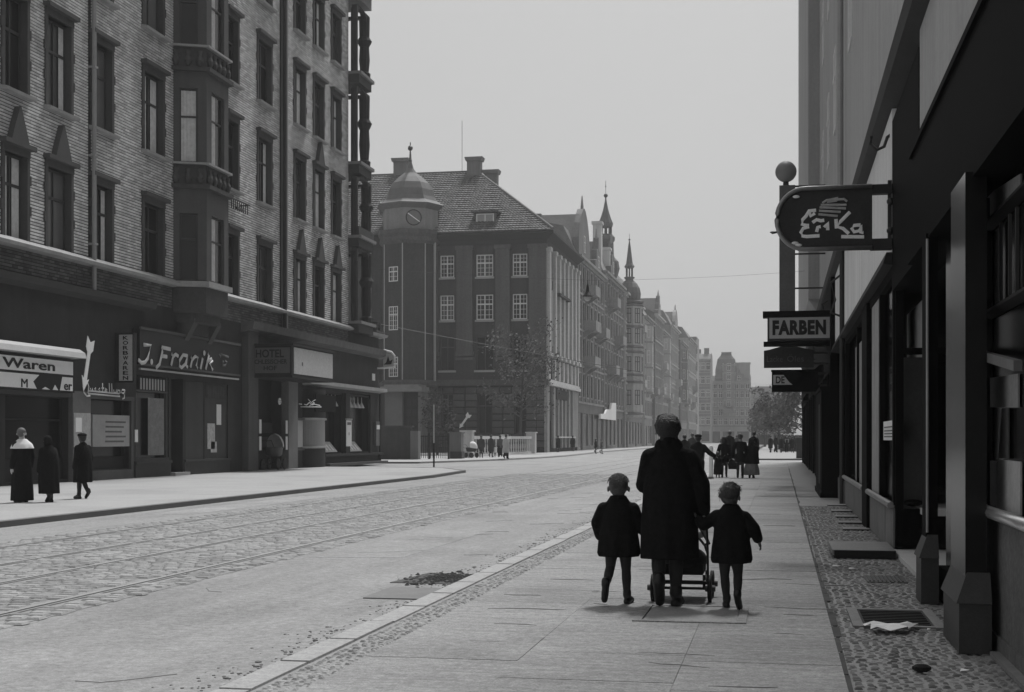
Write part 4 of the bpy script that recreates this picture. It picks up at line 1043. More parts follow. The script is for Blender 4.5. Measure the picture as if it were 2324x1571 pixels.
# ---- yard front: closed wall, iron fence, posts, balustrade
yw = thing('yard_wall', 'plain dark plastered yard wall between the brick tenement and the iron fence', 'wall', (-24, 90, 0))
xa, _ = onY(838, 1000, 90); xb, _ = onY(932, 1000, 90); _, zt = onY(890, 970, 90)
q = MB((-24, 90, 0)); q.box(xa - 6, xb, 90, 90.4, 0, zt); q.build('wall_body', RENDER_D, yw)
q = MB((-24, 90, 0)); q.box(xa - 6, xb + .1, 89.9, 90.5, zt, zt + .12); q.build('coping', TRIM, yw)
q = MB((-24, 90, 0)); q.box(xb, xb + .55, 89.85, 90.5, 0, zt - .25); q.build('end_post', RENDER_M, yw)
fe = thing('iron_fence', 'dark iron yard fence with thin upright bars beside the plastered wall', 'fence', (-22.5, 92, 0))
xc, _ = onY(950, 1000, 92); xd, zt2 = onY(1018, 988, 92)
q = MB((-22.5, 92, 0)); q.box(xc, xd, 91.98, 92.02, zt2 - .1, zt2 - .04); q.box(xc, xd, 91.98, 92.02, .25, .31); q.build('rail', IRON, fe)
nbar = 16; bme_ = MB().box(-.018, .018, -.018, .018, .05, zt2).mesh('bar'); bme_.materials.append(IRON)
for i in range(nbar): put('bar', bme_, fe, (xc + (xd - xc) * (i + .5) / nbar + 22.5, 0, 0))
for xx in (xc, xc + (xd - xc) * .35, xd): q = MB((-22.5, 92, 0)); q.box(xx - .07, xx + .07, 91.93, 92.07, 0, zt2 + .15); q.build('fence_post', IRON, fe)
gp = thing('gate_pillar', 'square dark grey stone gate pillar at the end of the iron fence', 'pillar', (-21.8, 94, 0))
xe, _ = onY(1019, 1000, 94); xf, z3 = onY(1046, 984, 94)
q = MB((-21.8, 94, 0)); q.box(xe, xf, 94, 94.8, .5, z3); q.build('shaft', RENDER_M, gp)
q = MB((-21.8, 94, 0)); q.box(xe - .06, xf + .06, 93.94, 94.86, 0, .5); q.build('plinth', RENDER_D, gp)
q = MB((-21.8, 94, 0)); q.box(xe - .08, xf + .08, 93.92, 94.88, z3, z3 + .1); q.build('cap', RENDER_M, gp)
# balustrade running from the white end pillar to the corner of the building
bl = thing('balustrade', 'white stone balustrade with round balusters and end pillars, along the pavement before the building', 'balustrade', (-21.5, 100, 0))
bb = (-21.5, 100, 0)
B0 = Vector((onY(1063, 1000, 100)[0], 100)); B1 = Vector((onY(1204, 1000, 127)[0], 127))
bd = (B1 - B0); BL = bd.length; bd.normalize(); bn = Vector((-bd.y, bd.x))
def along(mb, s0, s1, hw, z0, z1):
    a, b = B0 + bd * s0, B0 + bd * s1
    mb.prism([tuple(a + bn * hw), tuple(a - bn * hw), tuple(b - bn * hw), tuple(b + bn * hw)], 'z', z0, z1)
q = MB(bb); along(q, 0, BL, .17, 1.36, 1.6); q.build('top_rail', STONE_L, bl)
q = MB(bb); along(q, 0, BL, .17, 0, .2); q.build('base_rail', STONE_L, bl)
bq = MB(); bq.lathe(0, 0, [(.075, .2), (.08, .3), (.05, .38), (.08, .62), (.07, .85), (.045, 1.0), (.07, 1.2), (.075, 1.36)], 8); bqm = bq.mesh('baluster', True); bqm.materials.append(STONE_L)
s = .35
while s < BL - .2: c = B0 + bd * s; put('baluster', bqm, bl, (c.x - bb[0], c.y - bb[1], 0)); s += 1.12
for s_, h in ((-.35, 1.9), (BL + .3, 1.9), (BL * .52, 1.62)):
    c = B0 + bd * s_; w = .42 if s_ < BL * .4 or s_ > BL * .6 else .2
    q = MB(bb); q.box(c.x - w, c.x + w, c.y - w, c.y + w, 0, h); q.box(c.x - w - .08, c.x + w + .08, c.y - w - .08, c.y + w + .08, h, h + .12); q.build('end_pillar', STONE_L, bl)
# ================================================================== FAR HOUSES (generic street house in its own frame: x along facade, outward -y)
def house(name, label, loc, rotz, W, H, floors, ncol, mat, trim, D=12, gf=4.6, roofk='mansard', rh=3.2, wf=None, ww=1.15, balc=(), bays=(), gables=(), gfm=None, group=None, shopw=True, wh=2.1, pil=False, cat='building', base_h=0):
    t = thing(name, label, cat, loc, rotz, group)
    wf = wf or FRAME_W
    fh = (H - gf) / floors; hs = []; cw = W / ncol
    for f in range(floors):
        for c in range(ncol): hs.append((cw * (c + .5) - ww / 2, cw * (c + .5) + ww / 2, gf + fh * f + .75, gf + fh * f + .75 + wh))
    sh = []
    ns = max(2, int(W / 4))
    if shopw:
        for i in range(ns): sh.append((W * i / ns + .4, W * (i + 1) / ns - .4, .5 if i % 3 else .05, gf - 1.2))
    q = MB(); q.wall(0, W, gf, H, hs, 0, .22)
    q.quad((0, .6, gf), (W, .6, gf), (W, .6, H), (0, .6, H)); q.quad((0, D, 0), (0, 0, 0), (0, 0, H), (0, D, H)); q.quad((W, 0, 0), (W, D, 0), (W, D, H), (W, 0, H)); q.quad((W, D, 0), (0, D, 0), (0, D, H), (W, D, H))
    q.build('wall', mat, t)
    q = MB(); q.wall(0, W, 0, gf, sh, -.02, .3); q.build('shop_floor', gfm or trim, t)
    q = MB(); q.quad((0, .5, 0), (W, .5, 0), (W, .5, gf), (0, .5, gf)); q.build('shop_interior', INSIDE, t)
    for a, b, c, d in sh:
        q = MB(); q.box(a, b, .1, .13, c, d); g = q.build('shop_window', GLASS_D, t)
    for f in range(floors):
        z = gf + fh * f; q = MB(); q.box(-.02, W + .02, -.16, .05, z - .1, z + .14); q.build('string_course', trim, t)
    q = MB(); q.box(-.1, W + .1, -.3, .05, H - .55, H - .25); q.box(-.2, W + .2, -.62, .1, H - .25, H + .05); q.build('cornice', trim, t)
    w_ = ww; q = MB(); q.box(-.2, w_ + .2, -.14, .05, wh + .06, wh + .26); q.box(-.16, w_ + .16, -.12, .05, -.18, 0); q.box(-.16, 0, -.06, .05, 0, wh + .07); q.box(w_, w_ + .16, -.06, .05, 0, wh + .07)
    tm = q.mesh('window_trim'); tm.materials.append(trim)
    for a, b, c, d in hs: put('window_trim', tm, t, (a, 0, c))
    if pil:
        for c in range(ncol + 1): q = MB(); q.box(max(0, cw * c - .22), min(W, cw * c + .22), -.12, .05, gf + .2, H - .6); q.build('pilaster_strip', trim, t)
    rg = random.Random(int(W * 13)); [window(t, a, c, b - a, d - c, 0, .12, 'y', 2, (.65,), .09, wf, rg.choice((GLASS, GLASS, GLASS_B, GLASS_C))) for a, b, c, d in hs]
    for (c, f, wd, dp) in balc:
        u = cw * (c + .5); z = gf + fh * f + .3
        q = MB(); q.box(u - wd / 2, u + wd / 2, -dp, 0, z - .2, z); q.box(u - wd / 2, u + wd / 2, -dp, -dp + .12, z, z + 1.0); q.box(u - wd / 2, u - wd / 2 + .12, -dp + .12, 0, z, z + 1.0); q.box(u + wd / 2 - .12, u + wd / 2, -dp + .12, 0, z, z + 1.0)
        q.prism([(-dp + .2, z - .2), (0, z - 1.1), (0, z - .2)], 'x', u - wd / 2 + .3, u - wd / 2 + .6); q.prism([(-dp + .2, z - .2), (0, z - 1.1), (0, z - .2)], 'x', u + wd / 2 - .6, u + wd / 2 - .3)
        q.build('balcony', trim, t)
    for (u, wd, dp, z0, z1) in bays:
        q = MB(); q.prism([(u - wd / 2, 0), (u - wd / 2 + .5, -dp), (u + wd / 2 - .5, -dp), (u + wd / 2, 0)], 'z', z0, z1); bb_ = q.build('bay', mat, t)
        q = MB(); q.prism([(u - wd / 2, 0), (u, -dp * .4), (u + wd / 2, 0)], 'z', z0 - .9, z0)
        zz = gf + fh * round((z0 - gf) / fh)
        while zz < z1 - 1:
            q.prism([(u - wd / 2 - .1, 0), (u - wd / 2 + .4, -dp - .12), (u + wd / 2 - .4, -dp - .12), (u + wd / 2 + .1, 0)], 'z', zz - .1, zz + .15); zz += fh
        q.prism([(u - wd / 2 - .2, 0), (u - wd / 2 + .35, -dp - .25), (u + wd / 2 - .35, -dp - .25), (u + wd / 2 + .2, 0)], 'z', z1, z1 + .3)
        q.build('bay_mouldings', trim, t)
        zz = gf + fh * round((z0 - gf) / fh)
        while zz < z1 - 2:
            window(t, u - .6, zz + .8, 1.2, wh, -dp, -.05, 'y', 2, (.65,), .1, wf, GLASS)
            for sgn in (-1, 1):
                a = math.atan2(dp, .5)
                fo = window(t, 0, 0, .55, wh, 0, 0, 'y', 1, (.65,), .07, wf, GLASS)
                if sgn < 0: fo.location = (u - wd / 2 + .1, -dp * .22, zz + .8); fo.rotation_euler = (0, 0, -a)
                else: fo.location = (u + wd / 2 - .4, -dp * .8, zz + .8); fo.rotation_euler = (0, 0, a)
            zz += fh
    if roofk == 'mansard':
        q = MB(); q.add([(0, 0, H), (W, 0, H), (W, D, H), (0, D, H), (.0, 1.6, H + rh), (W, 1.6, H + rh), (W, D - 1.6, H + rh), (0, D - 1.6, H + rh), (0, D / 2, H + rh * 1.3), (W, D / 2, H + rh * 1.3)],
                        [(0, 1, 5, 4), (4, 5, 9, 8), (2, 3, 7, 6), (6, 7, 8, 9), (1, 2, 6, 9, 5), (3, 0, 4, 8, 7)]); rf = q.build('roof', SLATE, t)
    elif roofk == 'gable':
        q = MB(); q.add([(0, -.3, H), (W, -.3, H), (W, D, H), (0, D, H), (0, D / 2, H + rh), (W, D / 2, H + rh)], [(0, 1, 5, 4), (2, 3, 4, 5), (1, 2, 5), (3, 0, 4)]); rf = q.build('roof', TILE, t)
    else:
        q = MB(); q.box(0, W, 0, D, H, H + .4); rf = q.build('roof', SLATE, t)
    rr = random.Random(len(label) * 7 + int(W * 10))
    if roofk != 'flat':
        for i in range(max(1, int(W / 7))):
            u = W * (i + .5) / max(1, int(W / 7)) + rr.uniform(-1, 1)
            q = MB(); q.box(u - .5, u + .5, D * .4, D * .4 + .8, H + rh * .6, H + rh * 1.3 + rr.uniform(.7, 1.6)); q.build('chimney', RENDER_M, rf)
    for (u, wd, gh_, kind) in gables:
        n = 8
        if kind == 'curved': pts = [(u - wd / 2, H)] + [(u - wd / 2 + wd * i / n, H + gh_ * (.35 + .65 * math.sin(math.pi * i / n) ** .8)) for i in range(n + 1)] + [(u + wd / 2, H)]
        else: pts = [(u - wd / 2, H), (u - wd / 2, H + gh_ * .3), (u - wd * .3, H + gh_ * .35), (u - wd * .28, H + gh_ * .62), (u - wd * .1, H + gh_ * .66), (u, H + gh_), (u + wd * .1, H + gh_ * .66), (u + wd * .28, H + gh_ * .62), (u + wd * .3, H + gh_ * .35), (u + wd / 2, H + gh_ * .3), (u + wd / 2, H)]
        q = MB(); q.prism(pts, 'y', -.1, .6); gb = q.build('gable', mat, t)
        q = MB(); q.add([(u - wd * .45, .6, H + .3), (u + wd * .45, .6, H + .3), (u, .6, H + gh_ * .9), (u - wd * .45, 6, H + .3), (u + wd * .45, 6, H + .3), (u, 6, H + gh_ * .9)], [(0, 2, 5, 3), (2, 1, 4, 5), (3, 5, 4)]); q.build('gable_roof', TILE, gb)
        window(t, u - .55, H + gh_ * .15, 1.1, gh_ * .32, -.1, -.04, 'y', 2, (.6,), .09, wf, GLASS)
        q = MB(); q.lathe(u, .2, [(.18, H + gh_ * .97), (.2, H + gh_ * 1.04), (.05, H + gh_ * 1.25)], 6); q.build('gable_finial', trim, gb)
    return t
SOOT = M('sooty_stone', .15, .9, .25, .5, .25, 7, .3, streak=.35)
SOOT2 = M('sooty_ornament', .24, .85, .3, .6, .25, 7, .3, streak=.35)
HOUSEA = M('house_render_grey', .25, .9, .2, .5, .2, 7, .2, streak=.3)
HOUSEB = M('house_render_pale', .36, .9, .2, .5, .2, 7, .2, streak=.3)
HOUSEC = M('house_render_dull', .16, .9, .2, .5, .2, 7, .2, streak=.3)
# 1 ornate gabled house beside the public building (facade X = -23, street distance 157 to 204)
LX = -23
def left_house(y0, y1, name, label, H, floors, ncol, mat, trim, x=LX, **kw):
    return house(name, label, (x, y0, 0), R(90), y1 - y0, H, floors, ncol, mat, trim, **kw)
og = left_house(157.2, 181, 'gabled_house', 'sooty ornate house with curved gables and heavy balconies, next to the hip-roofed building', 22.6, 4, 7, SOOT, SOOT2, gf=5.6, rh=3.4,
                balc=((1.6, 3, 4, 1.5), (1.6, 2, 5, 1.6), (1.6, 1, 5, 1.5), (4.8, 2, 4, 1.4)), gables=((5.5, 9.5, 6.2, 'curved'), (18.5, 6, 4.6, 'stepped')), ww=1.3, wh=2.6, pil=True, gfm=SOOT)
og2 = left_house(181.2, 204, 'turreted_house', 'sooty house with a tall minaret-like roof tower and stepped gable, mid street', 23.6, 4, 7, SOOT, SOOT2, gf=5.4, rh=3.6,
                 balc=((1, 3, 4, 1.6), (3.6, 2, 4, 1.4), (3.6, 1, 4, 1.4), (1, 1, 4, 1.4)), gables=((10.5, 6, 5.2, 'stepped'),), ww=1.2, wh=2.5, pil=True, gfm=SOOT)
tw = MB(); u, v = 12.2, 1.2
tw.box(u - 1.0, u + 1.0, v - 1.0, v + 1.0, 23.2, 28.4); tw.box(u - 1.15, u + 1.15, v - 1.15, v + 1.15, 26.2, 26.5); tw.build('tower_shaft', HOUSEB, og2)
tq = MB(); tq.lathe(u, v, [(.95, 28.3), (1.0, 28.9), (1.3, 29.4), (1.32, 29.8), (1.05, 30.1), (1.0, 30.2)], 10)
[tq.box(u + .78 * math.cos(a) - .09, u + .78 * math.cos(a) + .09, v + .78 * math.sin(a) - .09, v + .78 * math.sin(a) + .09, 30.1, 31.3) for a in [2 * math.pi * i / 8 for i in range(8)]]
tq.lathe(u, v, [(.9, 31.2), (1.02, 31.5), (1.05, 31.8), (.8, 32.4), (.55, 33.1), (.33, 33.9), (.14, 34.9), (.08, 35.4)], 10); tq.build('tower_lantern', COPPER, og2)
tq = MB(); tq.ball((u, v, 35.7), .3, 8, 6); tq.tube([(u, v, 35), (u, v, 37.8)], .035, 5); tq.ball((u, v, 37.0), .11, 6, 4); tq.build('tower_finial', IRON, og2)
for (uu, z0, z1) in ((8.4, 24, 27.4), (16.6, 23.6, 26.6), (-.8, 24.0, 29.6)):
    q = MB(); q.box(uu - .7, uu + .7, .1, 1.2, z0, z1); q.box(uu - .9, uu + .9, -.05, 1.35, z1, z1 + .35); q.build('chimney', STONE_L if uu < 12 else HOUSEB, og2)
q = MB(); q.lathe(12.5, 1.0, [(1.0, 23.6), (1.5, 24.4), (1.75, 25.4), (1.55, 26.4), (.8, 27.2), (.25, 27.7), (.06, 28.6)], 12); q.build('onion_turret', COPPER, og2)
# 2 corner house with onion dome and spire
cd = left_house(206.5, 233, 'domed_corner_house', 'pale corner house with onion dome and needle spire over a round bay', 23.4, 4, 8, HOUSEA, HOUSEB, gf=5.2, rh=3.2, balc=((6, 1, 3, 1.2), (6, 3, 3, 1.2)), wh=2.4, gfm=HOUSEC, x=-23)
q = MB(); u, v = 5.0, -.2
q.lathe(u, v, [(2.0, 4.6), (2.1, 5.4), (2.1, 22.0)], 8, R(22.5)); cbay = q.build('corner_bay', HOUSEB, cd)
q = MB()
for zz in (5.0, 9.8, 10.9, 14.4, 15.2, 18.3, 21.6): q.lathe(u, v, [(2.1, zz), (2.42, zz + .12), (2.42, zz + .3), (2.1, zz + .42)], 8, R(22.5))
q.build('bay_mouldings', SOOT, cbay)
for k in (-2, -1, 0, 1):
    a = R(-90 + 45 * k - 45)
    ap_ = 2.1 * math.cos(R(22.5))
    for zz in (6.5, 11.6, 15.9, 19.0):
        fo = window(cd, 0, 0, 1.0, 2.3 if zz < 20 else 2.0, 0, 0, 'y', 2, (.65,), .1, FRAME_D, M('hazy_pane', .3)); an = a + R(90)
        fo.location = (u + (ap_ + .04) * math.cos(a) - .5 * math.cos(an), v + (ap_ + .04) * math.sin(a) - .5 * math.sin(an), zz); fo.rotation_euler = (0, 0, an)
q = MB(); q.lathe(u, v, [(2.1, 22.1), (2.3, 22.4), (1.6, 22.6), (1.72, 23.0), (1.78, 23.7), (1.62, 24.5), (1.2, 25.2), (.8, 25.6), (.62, 25.7), (.62, 25.95), (.82, 26.05), (.82, 26.2), (.6, 26.25)], 14); q.build('onion_dome', COPPER, cbay)
q = MB()
for i in range(8): a = math.pi / 4 * i; q.box(u + .5 * math.cos(a) - .06, u + .5 * math.cos(a) + .06, v + .5 * math.sin(a) - .06, v + .5 * math.sin(a) + .06, 26.2, 27.7)
q.lathe(u, v, [(.62, 27.6), (.8, 27.8), (.75, 27.95), (.52, 28.3), (.4, 29.2), (.24, 30.6), (.08, 31.8)], 8); q.ball((u, v, 32.0), .17, 8, 5); q.tube([(u, v, 32), (u, v, 32.9)], .03, 5); q.build('spire', COPPER, cbay)
# 3 receding row
rowspec = [(238, 252, 22.6, 4, 5, HOUSEB, SOOT2, 'pale plastered house with tall windows, first in the receding left row', 'mansard', 2.4, ((3.5, 3.4, 1.1, 9.5, 21),), ()),
           (252.2, 270, 24.2, 4, 6, HOUSEC, HOUSEB, 'dull grey house with stepped gable, second in the receding left row', 'gable', 3.4, (), ((9, 7, 4.2, 'stepped'),)),
           (270.2, 289, 22.8, 4, 6, HOUSEB, HOUSEA, 'light house with a projecting bay, middle of the receding left row', 'mansard', 2.8, ((8, 4, 1.3, 9.5, 21.5),), ()),
           (289.2, 312, 25.2, 5, 7, HOUSEA, HOUSEB, 'tall grey house with curved gable, fourth in the receding left row', 'mansard', 3.0, (), ((15, 8, 4.5, 'curved'),)),
           (312.2, 333, 23.4, 4, 6, HOUSEC, HOUSEA, 'sooty low-roofed house, fifth in the receding left row', 'gable', 3.2, ((6, 4, 1.2, 9.5, 21.5),), ()),
           (333.2, 362, 25.6, 5, 8, HOUSEB, HOUSEA, 'pale broad house with chimneys, farthest in the receding left row', 'mansard', 2.6, (), ())]
for i, (a, b, H_, f, n, m1, m2, lab, rk_, rh_, by_, gb_) in enumerate(rowspec):
    left_house(a, b, 'row_house', lab, H_, f, n, m1, m2, x=LX + .5 * (i % 2) + (.9 if i > 3 else 0), gf=4.8, roofk=rk_, rh=rh_, balc=((2, 1, 4, 1.3), (4, 2, 4, 1.3)) if i % 2 else ((4, 1, 4, 1.4),), bays=by_, gables=gb_, wh=2.2, group='houses in the receding left row')
# 4 the street bends: fronts turned to us close the view
def front_house(x0v, x1v, Y, ytop, name, label, floors, ncol, mat, trim, **kw):
    x0, H_ = onY(x0v, ytop, Y); x1, _ = onY(x1v, ytop, Y)
    return house(name, label, (x0, Y, 0), 0, x1 - x0, H_, floors, ncol, mat, trim, **kw)
front_house(1540, 1580, 372, 768, 'tall_house', 'tall flat-topped pale house at the bend of the street, leftmost of the closing fronts', 5, 5, HOUSEA, HOUSEC, roofk='flat', group='houses closing the street')
h5 = front_house(1566, 1612, 398, 815, 'far_house', 'hazy house with one tall chimney at the bend of the street', 5, 4, HOUSEC, HOUSEA, rh=1.5, group='houses closing the street')
x_, z_ = onY(1603, 790, 400); q = MB(h5.location[:]); q.box(x_ - .7, x_ + .7, 400, 401.5, 20, z_); q.build('chimney', SOOT, h5)
h6 = front_house(1604, 1702, 415, 868, 'domed_house', 'hazy broad house with truncated dome roof closing the street', 5, 8, HOUSEC, HOUSEA, rh=2.0, balc=((3, 2, 4, 1.2),), bays=((6.5, 4, 1.2, 8.8, 23),), gables=((9.5, 5, 4, 'stepped'),), group='houses closing the street')
x_, z_ = onY(1648, 800, 418); q = MB(h6.location[:]); q.lathe(x_, 418, [(4.6, 19), (4.4, 22), (3.6, 25), (2.3, z_ - 1), (2.0, z_ - .2), (2.2, z_)], 4, R(45)); q.build('dome', COPPER, h6)
x_, z_ = onY(1686, 826, 417); q = MB(h6.location[:]); q.box(x_ - 2, x_ + 2, 416, 420, 18, z_); q.box(x_ - 2.2, x_ + 2.2, 415.8, 420.2, z_, z_ + .4); q.build('roof_tower', HOUSEA, h6)
front_house(1698, 1722, 428, 882, 'narrow_house', 'narrow low hazy house at the right end of the closing fronts', 3, 3, HOUSEA, HOUSEB, roofk='flat', group='houses closing the street')
front_house(1712, 1790, 300, 902, 'low_house', 'low pale house behind the trees on the right, far side of the crossing', 2, 6, HOUSEB, HOUSEA, gf=3.4, rh=2.4, shopw=True, wh=1.6)
# pale corner shop sign and awnings on the ornate house
sgn = thing('shop_sign', 'large blank white shop sign board with stepped top on the sooty gabled houses', 'sign', (-22.6, 184, 0))
sb = (-22.6, 184, 0)
y0_, z0_ = onX(1362, 962, -22.4); y1_, z1_ = onX(1397, 928, -22.4)
q = MB(sb); q.prism([(y0_, 3.9), (y1_, 3.9), (y1_, 6.3), (y1_ - 5, 6.2), (y1_ - 6, 5.3), (y1_ - 10, 5.2), (y1_ - 12, 4.6), (y0_, 4.5)], 'x', -22.6, -22.35); q.build('sign_face', WHITE, sgn)
q = MB(sb); q.box(-22.98, -22.6, y0_ + .4, y0_ + .7, 4, 4.3); q.box(-22.98, -22.6, y1_ - .7, y1_ - .4, 4, 4.3); q.build('bracket', IRON, sgn)
# ================================================================== RIGHT ROW (facade plane X = 1.42)
RXF = 1.42
rb_ = (RXF, 18, 0)
rb = thing('grey_tenement', 'tall plain grey plastered tenement with shops below, along the right pavement', 'building', rb_)
def r_(): return MB(rb_)
q = r_()
q.box(RXF, RXF + .35, 4.0, 86, 5.75, 29)
q.box(RXF + .35, 13, 4, 86, 29, 29.2); q.box(RXF + .1, 13, 85.7, 86, 0, 29)
q.build('upper_wall', M('grey_upper_render', .33, .9, .14, .35, .12, 10, .2, streak=.25), rb)
q = r_(); q.box(1.02, RXF, 52, 80, 6.6, 28); q.prism([(1.42, 6.0), (1.02, 6.6), (1.42, 6.6)], 'y', 52.2, 79.8); q.build('oriel_front', M('grey_upper_render', .20), rb)
for zz in (9.5, 14, 18.5, 23):
    for yy in (12, 16, 21, 25, 29, 37, 42, 47):
        fo = window(rb, 0, 0, 1.2, 2.1, 0, 0, 'y', 2, (.65,), .08, FRAME_W, GLASS); fo.location = (-.03, yy + .6 - 18, zz); fo.rotation_euler = (0, 0, R(-90))
# string ledge over the shop floor, downpipes, wall anchors
q = r_(); q.prism([(RXF - .16, 5.7), (RXF - .2, 5.84), (RXF + .1, 5.9), (RXF + .1, 5.6)], 'y', 4, 86); q.build('ledge', M('right_ledge', .045, .8, .25, 2, .2, 20), rb)
q = r_(); q.tube([(1.3, 31.2, 5.9), (1.3, 31.2, 28)], .07, 8); q.build('downpipe', M('zinc_pipe', .3), rb)
q = r_(); q.tube([(1.34, 31.2, 0), (1.34, 31.2, 5.6)], .055, 8); q.build('downpipe', IRON, rb)
# pale fascia between the near black shop and the dark lobby
q = r_(); q.box(RXF - .03, RXF + .3, 18.02, 36.4, 3.75, 5.62); q.build('pale_fascia', M('pale_fascia_render', .62, .85, .1, .8, .12, 15, .15, streak=.25), rb)
q = r_(); q.prism([(RXF - .14, 3.66), (RXF - .1, 3.8), (RXF + .2, 3.8), (RXF + .2, 3.6)], 'y', 18.0, 36.4); q.build('fascia_ledge', DARKW, rb)
# shop floor of the pale house: two display windows over a grey stall riser, dark posts
q = r_()
q.box(RXF - .02, RXF + .3, 17.95, 22.6, 0, .56); q.box(RXF - .02, RXF + .3, 23.9, 31, 0, .56); q.box(RXF - .05, RXF + .3, 31, 36, 0, .5); q.build('stall_riser', M('stall_riser_stone', .17, .85, .2, 2, .2, 20, .2, streak=.3), rb)
q = r_()
for (a, b) in ((19.3, 19.33), (20.7, 20.73), (25.6, 25.63), (27.4, 27.43)): q.box(RXF - .024, RXF - .01, a, b, .02, .54)
q.build('riser_joint', BED, rb)
q = r_(); q.tube([(RXF - .05, 17.95, .6), (RXF - .05, 22.6, .6)], .045, 8); q.tube([(RXF - .05, 23.9, .6), (RXF - .05, 31, .6)], .045, 8); q.build('sill_rail', M('dull_brass', .3, .35, .2, 3, .1, 30, 0, .5, .6), rb)
q = r_(); q.box(RXF - .07, RXF + .3, 22.6, 23.9, 0, 3.6); q.build('shop_post', BLACKW, rb)
q = r_(); q.box(RXF - .02, RXF + .1, 20.35, 20.5, .6, 3.6); q.box(RXF - .02, RXF + .1, 17.95, 18.15, .6, 3.6); q.box(RXF - .02, RXF + .1, 26.3, 26.45, .6, 3.6); q.box(RXF - .02, RXF + .1, 30.8, 31, .6, 3.6); q.box(RXF - .02, RXF + .12, 17.95, 31, 3.5, 3.66); q.build('shop_window_frame', BLACKW, rb)
q = r_(); q.box(RXF + .05, RXF + .062, 18.15, 22.6, .6, 3.5); q.box(RXF + .05, RXF + .062, 23.9, 30.8, .6, 3.5)
shopglass = bpy.data.materials.new('clear_shop_glass'); shopglass.use_nodes = True
_n = shopglass.node_tree.nodes; _l = shopglass.node_tree.links
_t = _n.new('ShaderNodeBsdfTransparent'); _g = _n.new('ShaderNodeBsdfGlossy'); _g.inputs['Roughness'].default_value = .08; _g.inputs['Color'].default_value = (.35, .35, .35, 1)
_f = _n.new('ShaderNodeFresnel'); _f.inputs['IOR'].default_value = 1.35; _mx = _n.new('ShaderNodeMixShader')
_l.new(_f.outputs[0], _mx.inputs[0]); _l.new(_t.outputs[0], _mx.inputs[1]); _l.new(_g.outputs[0], _mx.inputs[2]); _l.new(_mx.outputs[0], _n['Material Output'].inputs[0])
q.build('shop_pane', shopglass, rb)
# interior of the display: floor, pale back boards, front sheet, notice, leaning board
DISP = M('display_board', .5, .85, .15, 2, .15, 20, .15, streak=.25)
q = r_(); q.box(RXF + .3, RXF + 1.0, 17.4, 22.6, .5, .58); q.box(RXF + .3, RXF + 1.0, 23.9, 31, .5, .58); q.build('display_floor', DISP, rb)
q = r_(); q.box(RXF + .55, RXF + .6, 18.9, 22.6, .58, 3.4); q.box(RXF + .5, RXF + .55, 23.9, 31, .58, 3.4); q.build('display_back', DISP, rb)
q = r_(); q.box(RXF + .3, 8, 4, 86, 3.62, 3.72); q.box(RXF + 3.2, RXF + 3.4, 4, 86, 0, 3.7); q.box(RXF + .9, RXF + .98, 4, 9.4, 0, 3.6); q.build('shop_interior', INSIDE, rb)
q = r_(); q.prism([(RXF + .12, .6), (RXF + .16, .6), (RXF + .34, 1.0), (RXF + .3, 1.0)], 'y', 19.4, 19.5); q.build('leaning_board', BLACKW, rb)
nt_ = thing('paper_notice', 'white printed notice sheet pasted inside the shop window beside the black pillar', 'notice', (RXF, 19, 1.5))
q = MB((RXF, 19, 1.5)); q.box(RXF + .02, RXF + .028, 18.35, 20.2, 1.42, 1.68); q.build('sheet', PAPER, nt_)
q = MB((RXF, 19, 1.5))
for zz in (1.46, 1.50, 1.54, 1.59): q.box(RXF + .013, RXF + .0195, 18.5, 20.0, zz, zz + .016)
q.build('print_lines', GREYL, nt_)
q = r_(); q.box(RXF + .0, RXF + .05, 20.9, 22.4, .6, 3.5); q.build('pale_pilaster', M('pale_pilaster_paint', .3, .85, .2, 2, .2, 15, .1, streak=.35), rb)
q = r_(); q.box(RXF + .02, RXF + .05, 24.6, 27.6, .62, 3.2); q.build('display_back_sheet', M('display_back_tone', .24, .85, .25, 2, .2, 15, .1, streak=.4), rb)  # pale sheet added before the glass to brighten the display back
q = r_(); q.tube([(RXF - .03, 23.2, .02), (RXF - .03, 23.2, 3.6)], .04, 8); q.build('downpipe', M('dim_pipe', .14, .6, .3, 2), rb)
# recessed doorway: return window facing us, white marble threshold
q = r_(); q.box(RXF - .03, RXF + 1.25, 13.0, 17.95, -.02, .05); q.build('threshold', M('marble', .55, .6, .1, 2, .1, 20), rb)
q = r_(); q.box(RXF + .1, RXF + 1.2, 17.9, 18.0, .06, .34); q.box(RXF, RXF + .1, 17.88, 18.02, .06, 3.6); q.box(RXF + 1.15, RXF + 1.25, 17.88, 18.02, .06, 3.6); q.box(RXF + .1, RXF + 1.2, 17.9, 18.0, .34, .56); q.box(RXF + .1, RXF + 1.15, 17.9, 18.0, 2.5, 2.58); q.build('door_side_frame', BLACKW, rb)
q = r_(); q.box(RXF + .1, RXF + 1.15, 17.94, 17.95, .56, 2.5); q.build('return_pane', shopglass, rb)
q = r_(); q.box(RXF + .1, RXF + .55, 18.6, 18.65, .58, 2.5); q.build('display_curtain', M('dim_curtain', .12, .9, .2, 3, .2, 20, streak=.3), rb)
q = r_(); q.ball((RXF + .25, 18.25, .62), .1, 8, 5, 1.2, 1, .5); q.build('display_goods', DARKW, rb)
q = r_(); q.box(RXF + 1.25, RXF + 1.33, 13.0, 17.95, 0, 3.6); q.box(RXF + .1, RXF + 1.25, 12.96, 13.0, .05, 3.6); q.build('shop_door', DARKW, rb)
